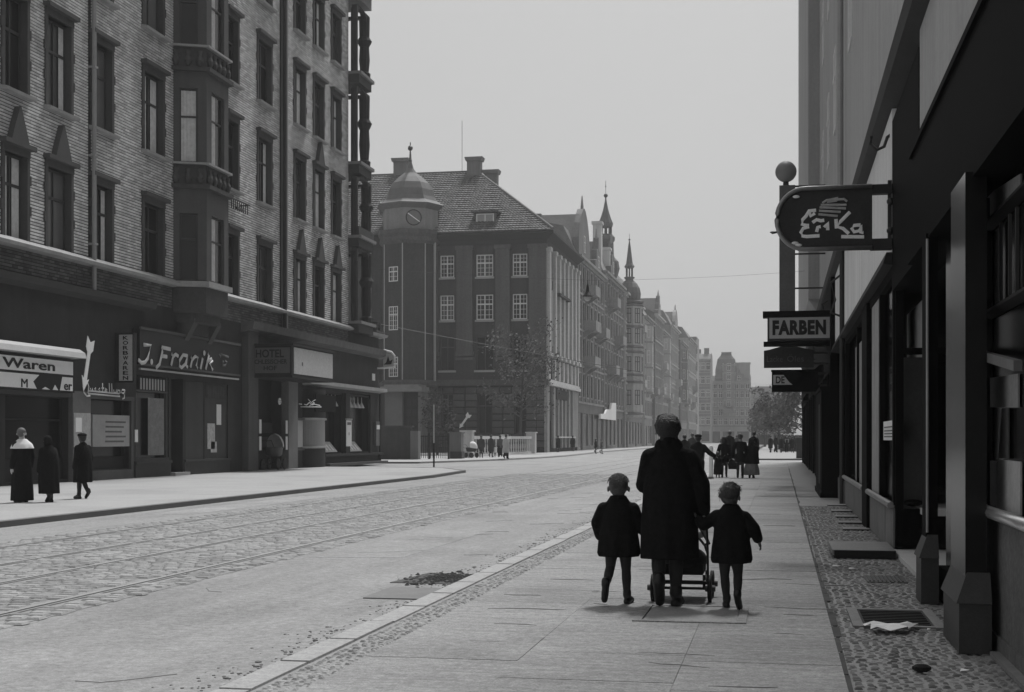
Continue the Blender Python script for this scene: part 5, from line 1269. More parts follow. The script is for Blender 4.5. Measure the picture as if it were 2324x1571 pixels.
# black polished shop front: pillars on chamfered plinths, deep windows, brass guard rail
bs = thing('black_shopfront', 'near shop front of black polished stone with chamfered pillar plinths, at the right edge', 'shop front', (RXF, 12, 0))
bb_ = (RXF, 12, 0)
def k_(): return MB(bb_)
q = k_(); q.box(RXF - .1, RXF + .3, 4, 14.6, 3.3, 4.3); q.box(RXF - .14, RXF + .3, 4, 14.6, 3.22, 3.3); q.box(RXF - .13, RXF + .3, 4, 14.6, 4.3, 4.36); q.build('fascia', BLACK, bs)
q = k_(); q.box(RXF - .03, RXF + .3, 14.6, 18.0, 3.3, 5.45); q.build('fascia', BLACK, bs)
q = k_(); q.box(RXF - .02, RXF + .3, 4, 14.6, 4.36, 5.62); q.build('fascia_wall', M('grey_upper_render', .33), bs)
PLG = M('dark_granite', .04, .5, .35, 8, .3, 60, .1, .5)
for i, (a, b, zc, wd, s0, s1) in enumerate(((12.5, 12.95, .50, .21, -.16, -.06), (9.65, 10.55, .44, .24, -.19, -.05))):
    q = k_(); q.box(RXF + s0, RXF + s1, a + .08, b - .02, zc, 3.25); q.build('pillar', BLACK if i == 0 else M('polished_pillar', .012, .22, .3, 3, .1, 20, 0, .22), bs)
    xo = RXF - .06 if i == 0 else RXF - .03
    q = k_(); q.box(RXF - wd, xo, a, b, 0, zc - .1); q.add([(RXF - wd - .02, a - .02, zc - .1), (xo, a - .02, zc - .1), (xo, b, zc - .1), (RXF - wd - .02, b, zc - .1), (RXF - wd + .06, a + .07, zc + .1), (xo, a + .07, zc + .1), (xo, b, zc + .1), (RXF - wd + .06, b, zc + .1)], [(0, 1, 5, 4), (1, 2, 6, 5), (2, 3, 7, 6), (3, 0, 4, 7), (4, 5, 6, 7), (3, 2, 1, 0)])
    q.build('plinth', PLG, bs)
q = k_(); q.tube([(RXF - .15, 12.57, .62), (RXF - .15, 12.57, 3.2)], .014, 6); q.build('edge_strip', M('edge_metal', .3, .5, .25, 3, .1, 20, 0, .5, .4), bs)
q = k_(); q.box(RXF + .1, RXF + .14, 4, 10.5, .9, 3.2); q.build('shop_pane', GLASS_D, bs)
q = k_(); q.box(RXF + .05, RXF + .09, 10.5, 12.95, .3, 3.2); q.build('shop_pane', GLASS_D, bs)
# cards, blinds and drapery standing in the near windows, each a thin sheet just before the dark pane
def card(name, v, ptsv, X, t=.012, **kw):
    pts = [onX((2040 + a / 3.142) * .9075, (o + b / 3.142) * .9075, X) for o, a, b in ptsv]
    q = k_(); q.prism(pts, 'x', X - t, X); return q.build(name, M('%s_%d' % (name, int(v * 100)), v, .85, .25, 4, .25, 25, .2, streak=.25), bs)
A_, B_ = 460, 900
card('transom_card', .19, [(A_, 1318, 110), (A_, 1620, -80), (A_, 1620, 80), (A_, 1298, 312)], RXF + .09)
card('display_card', .24, [(B_, 1332, 150), (B_, 1600, 108), (B_, 1600, 375), (B_, 1340, 372)], RXF + .09)
card('display_card', .15, [(B_, 1285, 780), (B_, 1440, 797), (B_, 1425, 1250), (B_, 1320, 1150)], RXF + .09)
card('display_card', .36, [(B_, 1441, 780), (B_, 1620, 800), (B_, 1620, 1300), (B_, 1426, 1230)], RXF + .085)
card('display_card', .08, [(B_, 1472, 380), (B_, 1520, 380), (B_, 1520, 780), (B_, 1445, 775)], RXF + .085)
for zz, a_ in ((2.34, .03), (2.98, .012)): q = k_(); q.prism([(RXF + .02, zz), (RXF + .09, zz - .03), (RXF + .09, zz + .05), (RXF + .02, zz + .02)], 'y', 4, 10.5); q.build('transom', M('dark_transom_%d' % int(a_ * 1000), a_, .6, .2, 3, .2, 20, 0, .1), bs)
for yy in (9.98, 9.6, 9.32): q = k_(); q.box(RXF + .07, RXF + .09, yy, yy + .035, 2.4, 2.94); q.build('glazing_bar', M('dim_bar', .04, .6, .2, 3), bs)
q = k_(); q.box(RXF + .03, RXF + .1, 4, 10.5, .04, .9); q.box(RXF + .01, RXF + .1, 4, 10.55, .0, .12); q.build('stall_riser', M('near_riser', .12, .7, .35, 2, .35, 25, .15, .3, streak=.25, grit=.4), bs)
q = k_(); q.box(RXF - .02, RXF + .1, 10.5, 12.95, .0, .3); q.build('stall_riser', BLACK, bs)
q = k_(); q.box(RXF - .05, RXF + .01, 4, 9.6, .0, .03); q.build('kick_step', M('kick_step_stone', .2, .7, .3, 4, .3, 30), bs)
q = k_(); pts = [onX((2040 + a / 3.142) * .9075, (A_ + b / 3.142) * .9075, RXF) for a, b in ((1196, 1275), (1620, 1385), (1620, 1470), (1196, 1335))]; q.prism(pts, 'x', RXF - .05, RXF + .0); q.build('awning_arm', M('awning_arm_wood', .13, .7, .25, 3, .2, 20), bs)
rail = thing('guard_rail', 'round polished metal guard rail before the near shop window, at the right edge', 'rail', (1.2, 10, 0))
q = MB((1.2, 10, 0)); q.tube([(RXF - .02, 11.5, .945), (RXF - .02, 6.5, .945)], .042, 14); q.ball((RXF - .02, 11.5, .945), .042, 12, 6); q.build('bar', CHROME, rail, smooth=True)
q = MB((1.2, 10, 0)); q.tube([(RXF - .02, 10.9, .93), (RXF + .15, 10.9, .9)], .02, 8); q.tube([(RXF - .02, 8.4, .93), (RXF + .1, 8.4, .9)], .02, 8); q.build('bracket', IRON, rail)
# darker shops further along: posts, frames, awning boxes
q = r_(); rng = random.Random(21); yy = 36.4
while yy < 84:
    w = rng.uniform(2.2, 4.2)
    q.box(RXF - .1 - rng.uniform(0, .08), RXF + .3, yy, yy + .45, 0, 3.6); q.box(RXF - .03, RXF + .3, yy + .45, yy + w, 0, .5); yy += w
q.box(RXF - .14, RXF + .3, 36.4, 86, 3.2, 5.6); q.build('dark_shop_row', BLACKW, rb)
q = r_(); q.box(RXF + .1, RXF + .12, 36.8, 85, .5, 3.2); q.build('shop_pane', GLASS_D, rb)
q = r_()
for (a, b, p_, z0, z1) in ((37.5, 41, .42, 4.1, 4.9), (43, 48, .5, 3.3, 3.9), (56, 62, .5, 3.4, 4.4), (66, 72, .35, 3.2, 3.8)): q.prism([(RXF, z1), (RXF - p_, z0 + .15), (RXF - p_, z0), (RXF, z0)], 'y', a, b)
q.build('awning_box', BLACKW, rb)
q = r_()
for (yy, p_) in ((33.2, .25), (38.5, .3), (52, .3), (60, .35)): q.tube([(RXF, yy, 5.3), (RXF - p_, yy, 5.1), (RXF - p_ * .6, yy, 4.7), (RXF - p_, yy, 4.4), (RXF, yy, 4.3)], .03, 6)
q.build('scroll_bracket', IRON, rb)
# draught lobby
dl = thing('draught_lobby', 'black boxy wooden shop porch jutting onto the right pavement', 'porch', (1.1, 36, 0))
db = (1.1, 36, 0)
q = MB(db); q.box(.98, RXF - .02, 34.2, 39.3, .0, 2.62); q.build('lobby_box', BLACKW, dl)
q = MB(db); q.box(.94, RXF - .02, 34.15, 39.35, 2.62, 2.7); q.box(.95, RXF - .03, 34.17, 39.32, 0, .12); q.build('lobby_trim', BLACKW, dl)
q = MB(db); q.box(.97, .985, 35, 36.4, .3, 2.3); q.build('lobby_door', DARKW, dl)
# thin slabs with dark edges added for the shadow stripes beside the wall
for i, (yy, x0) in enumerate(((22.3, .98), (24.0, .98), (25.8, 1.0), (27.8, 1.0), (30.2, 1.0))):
    gt = thing('shadow_stripe_slab', ['nearest of the thin shadow-stripe slabs along the right wall', 'second nearest thin shadow-stripe slab along the right wall', 'middle one of the thin shadow-stripe slabs along the right wall', 'second farthest thin shadow-stripe slab along the right wall', 'farthest thin shadow-stripe slab, before the black porch'][i], 'step', (x0, yy, 0), 0, 'thin shadow-stripe slabs along the right wall')
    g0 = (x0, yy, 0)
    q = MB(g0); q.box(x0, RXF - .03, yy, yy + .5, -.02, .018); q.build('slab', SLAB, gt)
    q = MB(g0); q.box(x0 - .01, RXF - .03, yy - .05, yy, -.02, .012); q.build('edge', DIRT_SHADE, gt)  # dark strip carries the shadow tone of the stripe
stp = thing('door_step', 'thick grey stone door step standing on the mosaic paving before the pale shop', 'step', (.9, 17.2, 0))
q = MB((.9, 17.2, 0)); q.box(.62, 1.36, 17.05, 18.5, .035, .1); q.build('slab', M('step_slab', .2, .85, .2, 3, .3, 40, .3), stp)
q = MB((.9, 17.2, 0)); q.box(.64, 1.36, 17.03, 17.05, 0, .095); q.box(.64, 1.36, 17.05, 18.5, 0, .035); q.build('riser', M('step_riser', .02, .9, .3, 5), stp)
gr = thing('cellar_grate', 'dark rectangular cellar hatch with stone frame, set in the mosaic paving', 'grate', (.9, 11.4, 0))
gb_ = (.9, 11.4, 0)
q = MB(gb_); q.box(.63, 1.16, 10.95, 11.92, -.05, .006); q.build('hatch_plate', M('hatch_iron', .012, .7, .4, 8, .3, 40, .3), gr)
q = MB(gb_)
for i in range(9): q.box(.65, 1.14, 11.0 + i * .1, 11.03 + i * .1, .006, .014)
q.build('hatch_ribs', M('hatch_iron', .012), gr)
q = MB(gb_); q.box(.55, .63, 10.85, 12.0, -.05, .012); q.box(1.16, 1.24, 10.85, 12.0, -.05, .012); q.box(.63, 1.16, 11.92, 12.0, -.05, .011); q.box(.63, 1.16, 10.87, 10.95, -.05, .011); q.build('hatch_frame', M('hatch_stone', .2, .85, .2, 4, .3, 40), gr)
vg = thing('vent_grate', 'small barred vent grate in the mosaic paving before the recessed doorway', 'grate', (1.05, 14.6, 0))
q = MB((1.05, 14.6, 0)); q.box(.86, 1.26, 14.3, 14.95, -.03, .003); q.build('vent_plate', M('vent_stone', .12, .9, .2, 4), vg)
for i in range(9): q = MB((1.05, 14.6, 0)); q.box(.885 + i * .04, .9 + i * .04, 14.34, 14.9, .003, .01); q.build('bar', IRON, vg)
pp = MB((.85, 10.7, 0)); rng = random.Random(4); N = 14
ring = [(.62, 10.86), (.70, 10.84), (.82, 10.80), (.95, 10.86), (1.03, 10.87), (1.02, 10.76), (.94, 10.66), (.93, 10.56), (.80, 10.52), (.70, 10.5), (.66, 10.58), (.67, 10.68), (.63, 10.76)]
vs_ = [(.83, 10.69, .06)] + [(x, y, .025 + .03 * (i % 2)) for i, (x, y) in enumerate(ring)] + [((x + .83) / 2, (y + 10.69) / 2, .03 + .035 * rng.random()) for x, y in ring]
n = len(ring); fs = []
for i in range(n): j = (i + 1) % n; fs += [(1 + i, 1 + j, 1 + n + j, 1 + n + i), (0, 1 + n + i, 1 + n + j)]
pp.add(vs_, fs); po_ = pp.build('paper_scrap', PAPER); tag(po_, 'crumpled white sheet of paper lying in front of the cellar hatch', 'paper')
for i, (x, y, s, lab) in enumerate(((.62, 15.9, .05, 'white paper shred nearest the stone door step'), (.78, 15.6, .045, 'white paper shred on the mosaic below the stone door step'), (1.12, 8.9, .03, 'white paper shred on the pavement near the bottom right corner'), (1.1, 10.75, .02, 'tiny white paper shred right of the crumpled sheet'))):
    q = MB((x, y, 0)); q.add([(x - s, y - s, .01), (x + s, y - s * .7, .018), (x + s * .8, y + s, .012), (x - s * .6, y + s * .8, .02)], [(0, 1, 2, 3)]); tag(q.build('paper_shred', PAPER), lab, 'paper', 'paper shreds on the pavement')
q = MB((.86, 8.85, 0)); q.ball((.86, 8.85, .025), .055, 8, 5, 1.1, .8, .5); tag(q.build('dark_clod', DIRT_SHADE), 'small dark clod lying on the pavement near the bottom right corner', 'clod')
# ================================================================== PROJECTING SIGNS
# rounded iron sign near the pale fascia, plane across the pavement at 18 m
os_ = thing('oval_sign', 'large round-ended dark sign on iron brackets with white script Erika and a small emblem', 'sign', (RXF, 18, 4.2))
ob_ = (RXF, 18, 4.2); YS = 18.0
def vp(px, py, ox=1920, oy=440, k=6.835, Y=YS, d=0):
    X, Z = onY((ox + px / k) * .9075, (oy + py / k) * .9075, Y); return (X, Y + d, Z)
pl = []
c0 = vp(640, 740); rr_ = abs(vp(640, 220)[2] - c0[2])
for i in range(17): a = R(90 + 180 * i / 16); pl.append((c0[0] + rr_ * .93 * math.cos(a), c0[2] + rr_ * math.sin(a)))
xr = vp(1780, 0)[0]; pl += [(xr, c0[2] - rr_), (xr, c0[2] + rr_)]
q = MB(ob_); q.prism(pl[::-1], 'y', YS, YS + .16); q.build('sign_case', SIGN_D, os_)
rim = [(x, YS - .02, z) for x, z in pl] + [(pl[0][0], YS - .02, pl[0][1])]
q = MB(ob_); q.tube([(xr, YS - .02, c0[2] + rr_)] + [(x, YS - .02, z) for x, z in pl[:17]] + [(xr, YS - .02, c0[2] - rr_)], .03, 7); q.build('sign_rim', M('sign_rim_metal', .22, .4, .3, 4, .2, 20, 0, .5, .3), os_, smooth=True)
xw = vp(2110, 0)[0]
q = MB(ob_); q.box(xr - .02, RXF, YS + .02, YS + .14, c0[2] + rr_ - .09, c0[2] + rr_ + .03); q.box(xr - .02, RXF, YS + .02, YS + .14, c0[2] - rr_ - .02, c0[2] - rr_ + .12); q.box(xw - .04, xw + .02, YS + .04, YS + .12, c0[2] - rr_, c0[2] + rr_ + .08); q.ball((xw - .01, YS + .02, c0[2] + rr_ * .5), .05, 8, 5); q.ball((xw - .01, YS + .02, c0[2] - rr_ * .45), .05, 8, 5); q.build('bracket', IRON, os_)
E_ = [[(820, 590), (700, 600), (650, 690), (590, 750), (580, 830), (660, 850), (700, 850)], [(700, 870), (600, 900), (560, 970), (590, 1030), (660, 1040), (880, 1025)],
      [(760, 800), (830, 750), (900, 770), (960, 760)], [(830, 960), (850, 880), (900, 870)], [(960, 880), (1020, 800), (1020, 930)], [(1160, 740), (1170, 900)], [(1400, 620), (1240, 780), (1180, 870), (1280, 900), (1380, 990)],
      [(1580, 840), (1470, 850), (1430, 900), (1470, 960), (1560, 940), (1585, 850), (1585, 970), (1630, 970)], [(1250, 1040), (1640, 1045)], [(700, 600), (730, 690), (800, 640)]]
q = MB(ob_)
for st in E_: q.tube([vp(a, b, d=-.02) for a, b in st], .025, 6)
q.v = [(x, YS - .004 + (y - YS) * .25, z) for x, y, z in q.v]
q.build('lettering', M('enamel_letters', .8, .6, .2, 12, .2, 60), os_)
q = MB(ob_)     # emblem: a little keyed machine with carriage and paper
for st in ([(930, 470), (1000, 420), (1300, 400), (1350, 440)], [(900, 500), (1340, 500)], [(880, 540), (1330, 560)], [(870, 600), (1240, 620)], [(860, 660), (1190, 690)]): q.tube([vp(a, b, d=-.012) for a, b in st], .016, 5)
q.prism([(vp(1000, 0)[0], vp(0, 500)[2]), (vp(1180, 0)[0], vp(0, 480)[2]), (vp(1200, 0)[0], vp(0, 400)[2]), (vp(1030, 0)[0], vp(0, 430)[2])], 'y', YS - .014, YS)
q.build('emblem', M('worn_emblem', .4, .6, .4, 12, .3, 60), os_)
q = MB(ob_)
for (a, b) in ((480, 365), (460, 1155), (520, 1190)): q.ball(vp(a, b, d=-.03), .035, 8, 5, 1.3, .5, .6)
q.build('reflector', WHITE, os_)
# curled hook brackets of the ledge
hk = thing('wall_hook', 'curled iron wall hook above the round-ended sign', 'hook', (RXF, 18.4, 5.3))
q = MB((RXF, 18.4, 5.3)); q.tube([(RXF, 18.4, 5.38), (RXF - .06, 18.4, 5.34), (RXF - .1, 18.4, 5.22), (RXF - .19, 18.4, 5.18), (RXF - .27, 18.4, 5.26), (RXF - .26, 18.4, 5.36)], .022, 7); q.build('hook_rod', IRON, hk, smooth=True)
# paint shop sign box
def sign_box(name, label, Y, x0v, x1v, y0v, y1v, letters, **kw):
    xa, za = onY(x0v, y0v, Y); xb, zb = onY(x1v, y1v, Y)
    t = thing(name, label, 'sign', ((xa + xb) / 2, Y, zb)); return t, xa, xb, za, zb, ((xa + xb) / 2, Y, zb)
fs_, xa, xb, za, zb, b_ = sign_box('sign_box', 'grey sign box with thick black letters FARBEN under a dark cap, over the right pavement', 37, 1741, 1893, 720, 772, None)
q = MB(b_); q.box(xa, xb, 37, 37.35, zb, za); q.build('sign_case', SIGN_D, fs_)
q = MB(b_); q.box(xa + .05, xb - .12, 36.975, 36.998, zb + .06, za - .02); q.build('sign_face', SIGN_G, fs_)
q = MB(b_); q.box(xa - .12, xb - .08, 36.93, 37.45, za, za + .15); q.box(xa - .1, xb + .05, 36.95, 37.42, zb - .13, zb - .02); q.build('sign_cap', BLACKW, fs_)
q = MB(b_); q.box(xb, RXF, 37.1, 37.2, zb + .1, zb + .2); q.box(xb, RXF, 37.1, 37.2, za - .2, za - .1); q.build('bracket', IRON, fs_)
text('lettering', 'FARBEN', (xb - xa) * .80, (za - zb) * .62, INK, fs_, (xa + .13 - b_[0], -.028, zb + .15 - b_[2]), depth=.008, bold=.055, space=1.1)
s2, xa, xb, za, zb, b_ = sign_box('shaped_sign', 'dark shaped sign board with faded letters, hung just below the grey sign box', 38, 1733, 1846, 792, 834, None)
n = 10; pts = [(xa, zb), (xb, zb), (xb, za - .05)] + [(xb - (xb - xa) * i / n, za - .05 + .13 * math.sin(math.pi * i / n) ** 1.5) for i in range(1, n)] + [(xa, za - .05)]
q = MB(b_); q.prism(pts, 'y', 38, 38.1); q.build('board', M('shaped_board', .03, .6, .3, 5, .3, 20), s2)
q = MB(b_); q.box(xb, RXF, 38.02, 38.08, za - .15, za - .09); q.box(xb, RXF, 38.02, 38.08, zb + .08, zb + .14); q.build('bracket', IRON, s2)
text('lettering', 'Lacke', .42, .16, GREYL, s2, (xa + .08 - b_[0], -.012, zb + .16 - b_[2]), depth=.005)
text('lettering', 'Öles', .44, .2, GREYL, s2, (xa + .62 - b_[0], -.012, zb + .16 - b_[2]), depth=.005)
s3, xa, xb, za, zb, b_ = sign_box('enamel_sign', 'lowest hanging sign, white enamel scrap with letters DE on a dark frame', 40, 1751, 1856, 842, 884, None)
q = MB(b_); q.box(xa, xb, 40, 40.25, zb, za); q.box(xa - .02, xb, 39.95, 40.3, za - .02, za + .03); q.box(xa + .0, xb + .05, 39.93, 40.3, zb - .06, zb + .12); q.build('sign_case', BLACKW, s3)
q = MB(b_); q.prism([(xa + .04, zb + .14), (xa + .58, zb + .14), (xa + .5, zb + .2), (xa + .42, zb + .3), (xa + .33, zb + .42), (xa + .04, zb + .42)], 'y', 39.97, 39.998); q.build('sign_face', M('worn_enamel', .45, .6, .15, 6), s3)
text('lettering', 'DE', .25, .2, INK, s3, (xa + .11 - b_[0], -.034, zb + .18 - b_[2]), depth=.004, bold=.025)
q = MB(b_); q.box(xb, RXF, 40.1, 40.16, za - .1, za - .04); q.box(xb, RXF, 40.1, 40.16, zb + .1, zb + .16); q.build('bracket', IRON, s3)
# tall upright sign with a globe on top
xa, za = onY(1768, 421, 45); xb, zb = onY(1804, 712, 45)
us = thing('upright_sign', 'tall narrow grey upright sign board crowned by a round globe, over the right pavement', 'sign', ((xa + xb) / 2, 45, zb))
b_ = ((xa + xb) / 2, 45, zb)
q = MB(b_); q.box(xa, xb, 45, 45.3, zb, za); q.build('board', M('upright_board', .11, .8, .25, 1.5, .2, 12), us)
for zz in (zb + .8, zb + 1.9, za - .05): q = MB(b_); q.box(xb, RXF, 45.1, 45.16, zz, zz + .05); q.build('bracket', IRON, us)
gx, gz = onY(1783, 388, 45); q = MB(b_); q.ball((gx, 45.15, gz), .34, 20, 12); q.build('globe', M('globe_glass', .2, .5, .15, 3), us, smooth=True)
q = MB(b_); q.lathe(gx, 45.15, [(.1, za), (.08, gz - .3)], 8); q.build('globe_neck', IRON, us)
q = MB(b_); q.lathe(xa, 45.1, [(.03, zb + 2.55), (.06, zb + 2.6), (.06, zb + 2.7), (.03, zb + 2.75)], 8); q.tube([(xa, 45.1, zb + 2.65), (xa - .22, 45.1, zb + 2.63), (xa - .3, 45.1, zb + 2.65)], [.03, .05, .01], 7); q.build('spike', IRON, us)
# ================================================================== TREES, WIRES, LAMP, MAST, POSTS
def tree(name, label, loc, H, crown, trunk_r, nlimb, nleaf, leaf, seed, z0=.35, ls=.16, group=None, bare=1.0, mat=None):
    rr = random.Random(seed); t = thing(name, label, 'tree', loc, 0, group)
    q = MB(); tips = []
    lean = rr.uniform(-.15, .15)
    def P(f): return Vector((lean * f * f * H * .3, 0, f * H * .8))
    q.tube([P(i / 6) for i in range(7)], [trunk_r * (1 - .8 * i / 6) for i in range(7)], 7)
    for i in range(nlimb):
        f = z0 + (1 - z0) * (i + .5) / nlimb; a = i * 2.4 + rr.uniform(-.4, .4); b = P(f)
        L = crown * rr.uniform(.65, 1.05) * (1.15 - .55 * abs(f - .62)); up = rr.uniform(.25, .9)
        p1 = b + Vector((math.cos(a) * L * .5, math.sin(a) * L * .5, L * up * .35)); p2 = b + Vector((math.cos(a + .2) * L, math.sin(a + .2) * L, L * up))
        q.tube([b, p1, p2], [trunk_r * .35, trunk_r * .22, .012], 5); tips += [p1, p2, (p1 + p2) / 2]
        for k in range(4):
            s = p1.lerp(p2, rr.random()); e = s + Vector((rr.gauss(0, .4), rr.gauss(0, .4), rr.uniform(.1, .7))) * crown * .38
            q.tube([s, s.lerp(e, .5) + Vector((0, 0, .04)), e], [trunk_r * .14, .012, .006], 4); tips += [e, s.lerp(e, .6)]
            for k2 in range(2):
                e2 = e + Vector((rr.gauss(0, .3), rr.gauss(0, .3), rr.uniform(-.1, .5))) * crown * .25; q.tube([e, e2], [.01, .005], 3); tips.append(e2)
    q.build('trunk', BARK, t)
    c = MB()
    for i in range(nleaf):
        p = tips[rr.randrange(len(tips))]; g = Vector((rr.gauss(0, 1), rr.gauss(0, 1), rr.gauss(0, .8))) * crown * .13
        p = p + g; n = Vector((rr.gauss(0, 1), rr.gauss(0, 1), rr.gauss(0, 1))).normalized(); u_ = n.orthogonal().normalized(); v_ = n.cross(u_); s = ls * rr.uniform(.6, 1.3)
        c.quad(tuple(p - u_ * s), tuple(p - v_ * s * .6), tuple(p + u_ * s), tuple(p + v_ * s * .6))
    o = c.build('crown', mat or LEAF, t, kind='stuff'); return t
def gpt(x, y, Y): return onY(x, y, Y)[0]
tree('young_tree', 'sparse young tree with thin leafy twigs before the pilastered wall, behind the balustrade', (gpt(1180, 1000, 124), 124, 0), 12.0, 3.4, .17, 22, 2300, LEAF, 2, .3, .13)
tree('bushy_tree', 'small bushy dark tree before the porch of the hip-roofed building', (gpt(992, 1000, 112), 112, 0), 5.6, 1.5, .12, 16, 1100, LEAF_D, 5, .15, .13, mat=LEAF_D)
for i, (x, Y, H_, cr, lab) in enumerate(((1822, 158, 7.4, 3.4, 'broad dusty tree behind the people at the crossing, nearest the right wall'), (1768, 176, 6.6, 2.8, 'pale hazy tree left of the broad dusty tree at the crossing'), (1735, 232, 5.6, 2.6, 'small hazy tree before the low pale house'))):
    tree('street_tree', lab, (gpt(x, 1000, Y), Y, 0), H_, cr, .2, 18, 2600, LEAF, 30 + i, .3, .2, group='trees beyond the crossing')
# hedge and kiosk by the crossing
hg = MB((1.2, 150, 0)); rr = random.Random(8)
for i in range(1500):
    p = Vector((.9 + rr.uniform(-.9, 1.4), 150 + rr.uniform(-1, 1), rr.uniform(.05, 1.7))); n = Vector((rr.gauss(0, 1), rr.gauss(0, 1), rr.gauss(0, 1))).normalized(); u_ = n.orthogonal().normalized() * .12; v_ = n.cross(u_)
    hg.quad(tuple(p - u_), tuple(p - v_), tuple(p + u_), tuple(p + v_))
tag(hg.build('clipped_hedge', LEAF_D), 'dark clipped hedge behind the far kerb at the right wall', 'hedge')
kx0, _ = onY(1772, 1000, 185); kx1, kz = onY(1801, 983, 185)
ki = thing('kiosk', 'small white-walled kiosk with flat roof beyond the crossing', 'kiosk', (kx0, 185, 0))
q = MB((kx0, 185, 0)); q.box(kx0, kx1, 185, 188, 0, kz); q.build('kiosk_wall', WHITE, ki)
q = MB((kx0, 185, 0)); q.box(kx0 - .3, kx1 + .3, 184.5, 188.3, kz, kz + .2); q.build('kiosk_roof', RENDER_M, ki)
q = MB((kx0, 185, 0)); q.box(kx0 + .3, kx0 + .9, 184.97, 185, .1, 1.6); q.build('kiosk_door', RENDER_D, ki)
ap0, _ = onY(1815, 1000, 96); ac = thing('advert_box', 'dark squat transformer box standing at the corner of the far kerb by the wall', 'box', (ap0, 100, 0))
q = MB((ap0, 100, 0)); q.box(ap0 - .2, ap0 + .9, 100, 101, .0, 1.45); q.build('box_body', RENDER_D, ac)
q = MB((ap0, 100, 0)); q.box(ap0 - .28, ap0 + .98, 99.92, 101.08, 1.45, 1.55); q.build('box_cap', RENDER_M, ac)
# slender tram stop mast on the left pavement
mx, my = -16.85, 66.2
ms = thing('stop_mast', 'slender mast with pale upper half on the left pavement corner', 'mast', (mx, my, 0))
q = MB((mx, my, 0)); q.tube([(mx, my, 0), (mx, my, 1.2)], .045, 8); q.build('mast_foot', IRON, ms)
q = MB((mx, my, 0)); q.tube([(mx, my, 1.2), (mx, my, 3.1)], .035, 8); q.build('mast_top', STONE_L, ms)
# hanging lamp over the carriageway with its span wire, further span wires
lx, lz = onY(1333, 668, 60)
hl = thing('hanging_lamp', 'street lamp with dark conical hood hung on a span wire over the road', 'street lamp', (lx, 60, lz))
h0 = (lx, 60, lz)
q = MB(h0); q.lathe(lx, 60, [(.24, lz - .12), (.21, lz - .06), (.08, lz + .12), (.05, lz + .34), (.015, lz + .5)], 12); q.build('lamp_hood', IRON, hl)
q = MB(h0); q.lathe(lx, 60, [(.03, lz - .3), (.13, lz - .24), (.17, lz - .12)], 12); q.build('lamp_globe', M('lamp_glass', .5, .3), hl)
q = MB(h0); q.tube([(lx, 60, lz + .5), (lx, 60, lz + .62)], .015, 5); q.build('lamp_hook', IRON, hl)
def wire(label, pts, sag=.15, r=.012):
    out = []
    for a, b in zip(pts, pts[1:]):
        a, b = Vector(a), Vector(b)
        for i in range(13): f = i / 12; p = a.lerp(b, f); p.z -= sag * 4 * f * (1 - f); out.append(tuple(p))
    q = MB(pts[0]); q.tube(out, r, 4); o = q.build('span_wire', IRON); tag(o, label, 'wire', 'overhead wires'); return o
wire('thin span wire carrying the hooded street lamp across the road', [(-22.95, 60, 9.6), (lx, 60, lz + .62), (RXF, 60, 8.6)], .1, .0045)
wire('pale span wire from the corner of the brick tenement towards the tram wires', [(-22.9, 76.2, 8.05), (-8.9, 90, 5.75)], .05, .016)
for i, x in enumerate((-7.4, -10.0)):
    wire(('tram contact wire above the nearer track', 'tram contact wire above the farther track')[i], [(x, 90, 5.7), (x, 140, 5.7), (x, 300, 5.7)], .1, .010)
# short white post on the right pavement
bx, by = onY(1613, 1000, 49.5)[0] - .25, 49.5
bo = thing('white_post', 'short round white-painted post on the right pavement beside the man in the cap', 'post', (bx + .25, by, 0))
q = MB((bx + .25, by, 0)); q.lathe(bx + .25, by, [(.075, .02), (.075, 1.12), (.05, 1.17), (.01, 1.18)], 12); q.build('post_shaft', WHITE, bo)
q = MB((bx + .25, by, 0)); q.lathe(bx + .25, by, [(.11, 0), (.11, .05), (.08, .07)], 12); q.build('post_foot', M('grey_foot', .2), bo)
# ================================================================== PEOPLE (local frame: x right, y ahead, z up; feet at z = 0)
def V(*a): return Vector(a)
def hand(mb, w, d, s, curl=.5, side=1, nfing=4):
    """palm and five fingers; w wrist, d direction of the hand, s = hand length"""
    d = d.normalized(); a = d.cross(V(0, 1, 0)); a = (a.normalized() if a.length > .1 else V(1, 0, 0)); n = d.cross(a)
    # fingers are spread along n (fore-aft), palm faces the body
    pe = w + d * s * .5
    for t in (-.3, 0, .3): mb.capsule(w + n * t * s * .25, s * .13, pe + n * t * s * .55, s * .12, 7)
    for i in range(nfing):
        t = (i - 1.5) / 1.5; L = s * (.46, .52, .5, .4)[i]
        b = pe + n * t * s * .2; m_ = b + d * L * .5; e = m_ + (d * (1 - curl * .5) - a * side * curl) .normalized() * L * .5
        mb.capsule(b, s * .055, m_, s * .05, 6); mb.capsule(m_, s * .05, e, s * .042, 6)
    tb = w + n * s * .2 + d * s * .12; tm = tb + (d * .6 + n * .6).normalized() * s * .3; mb.capsule(tb, s * .075, tm, s * .06, 6); mb.capsule(tm, s * .06, tm + d * s * .22, s * .045, 6)
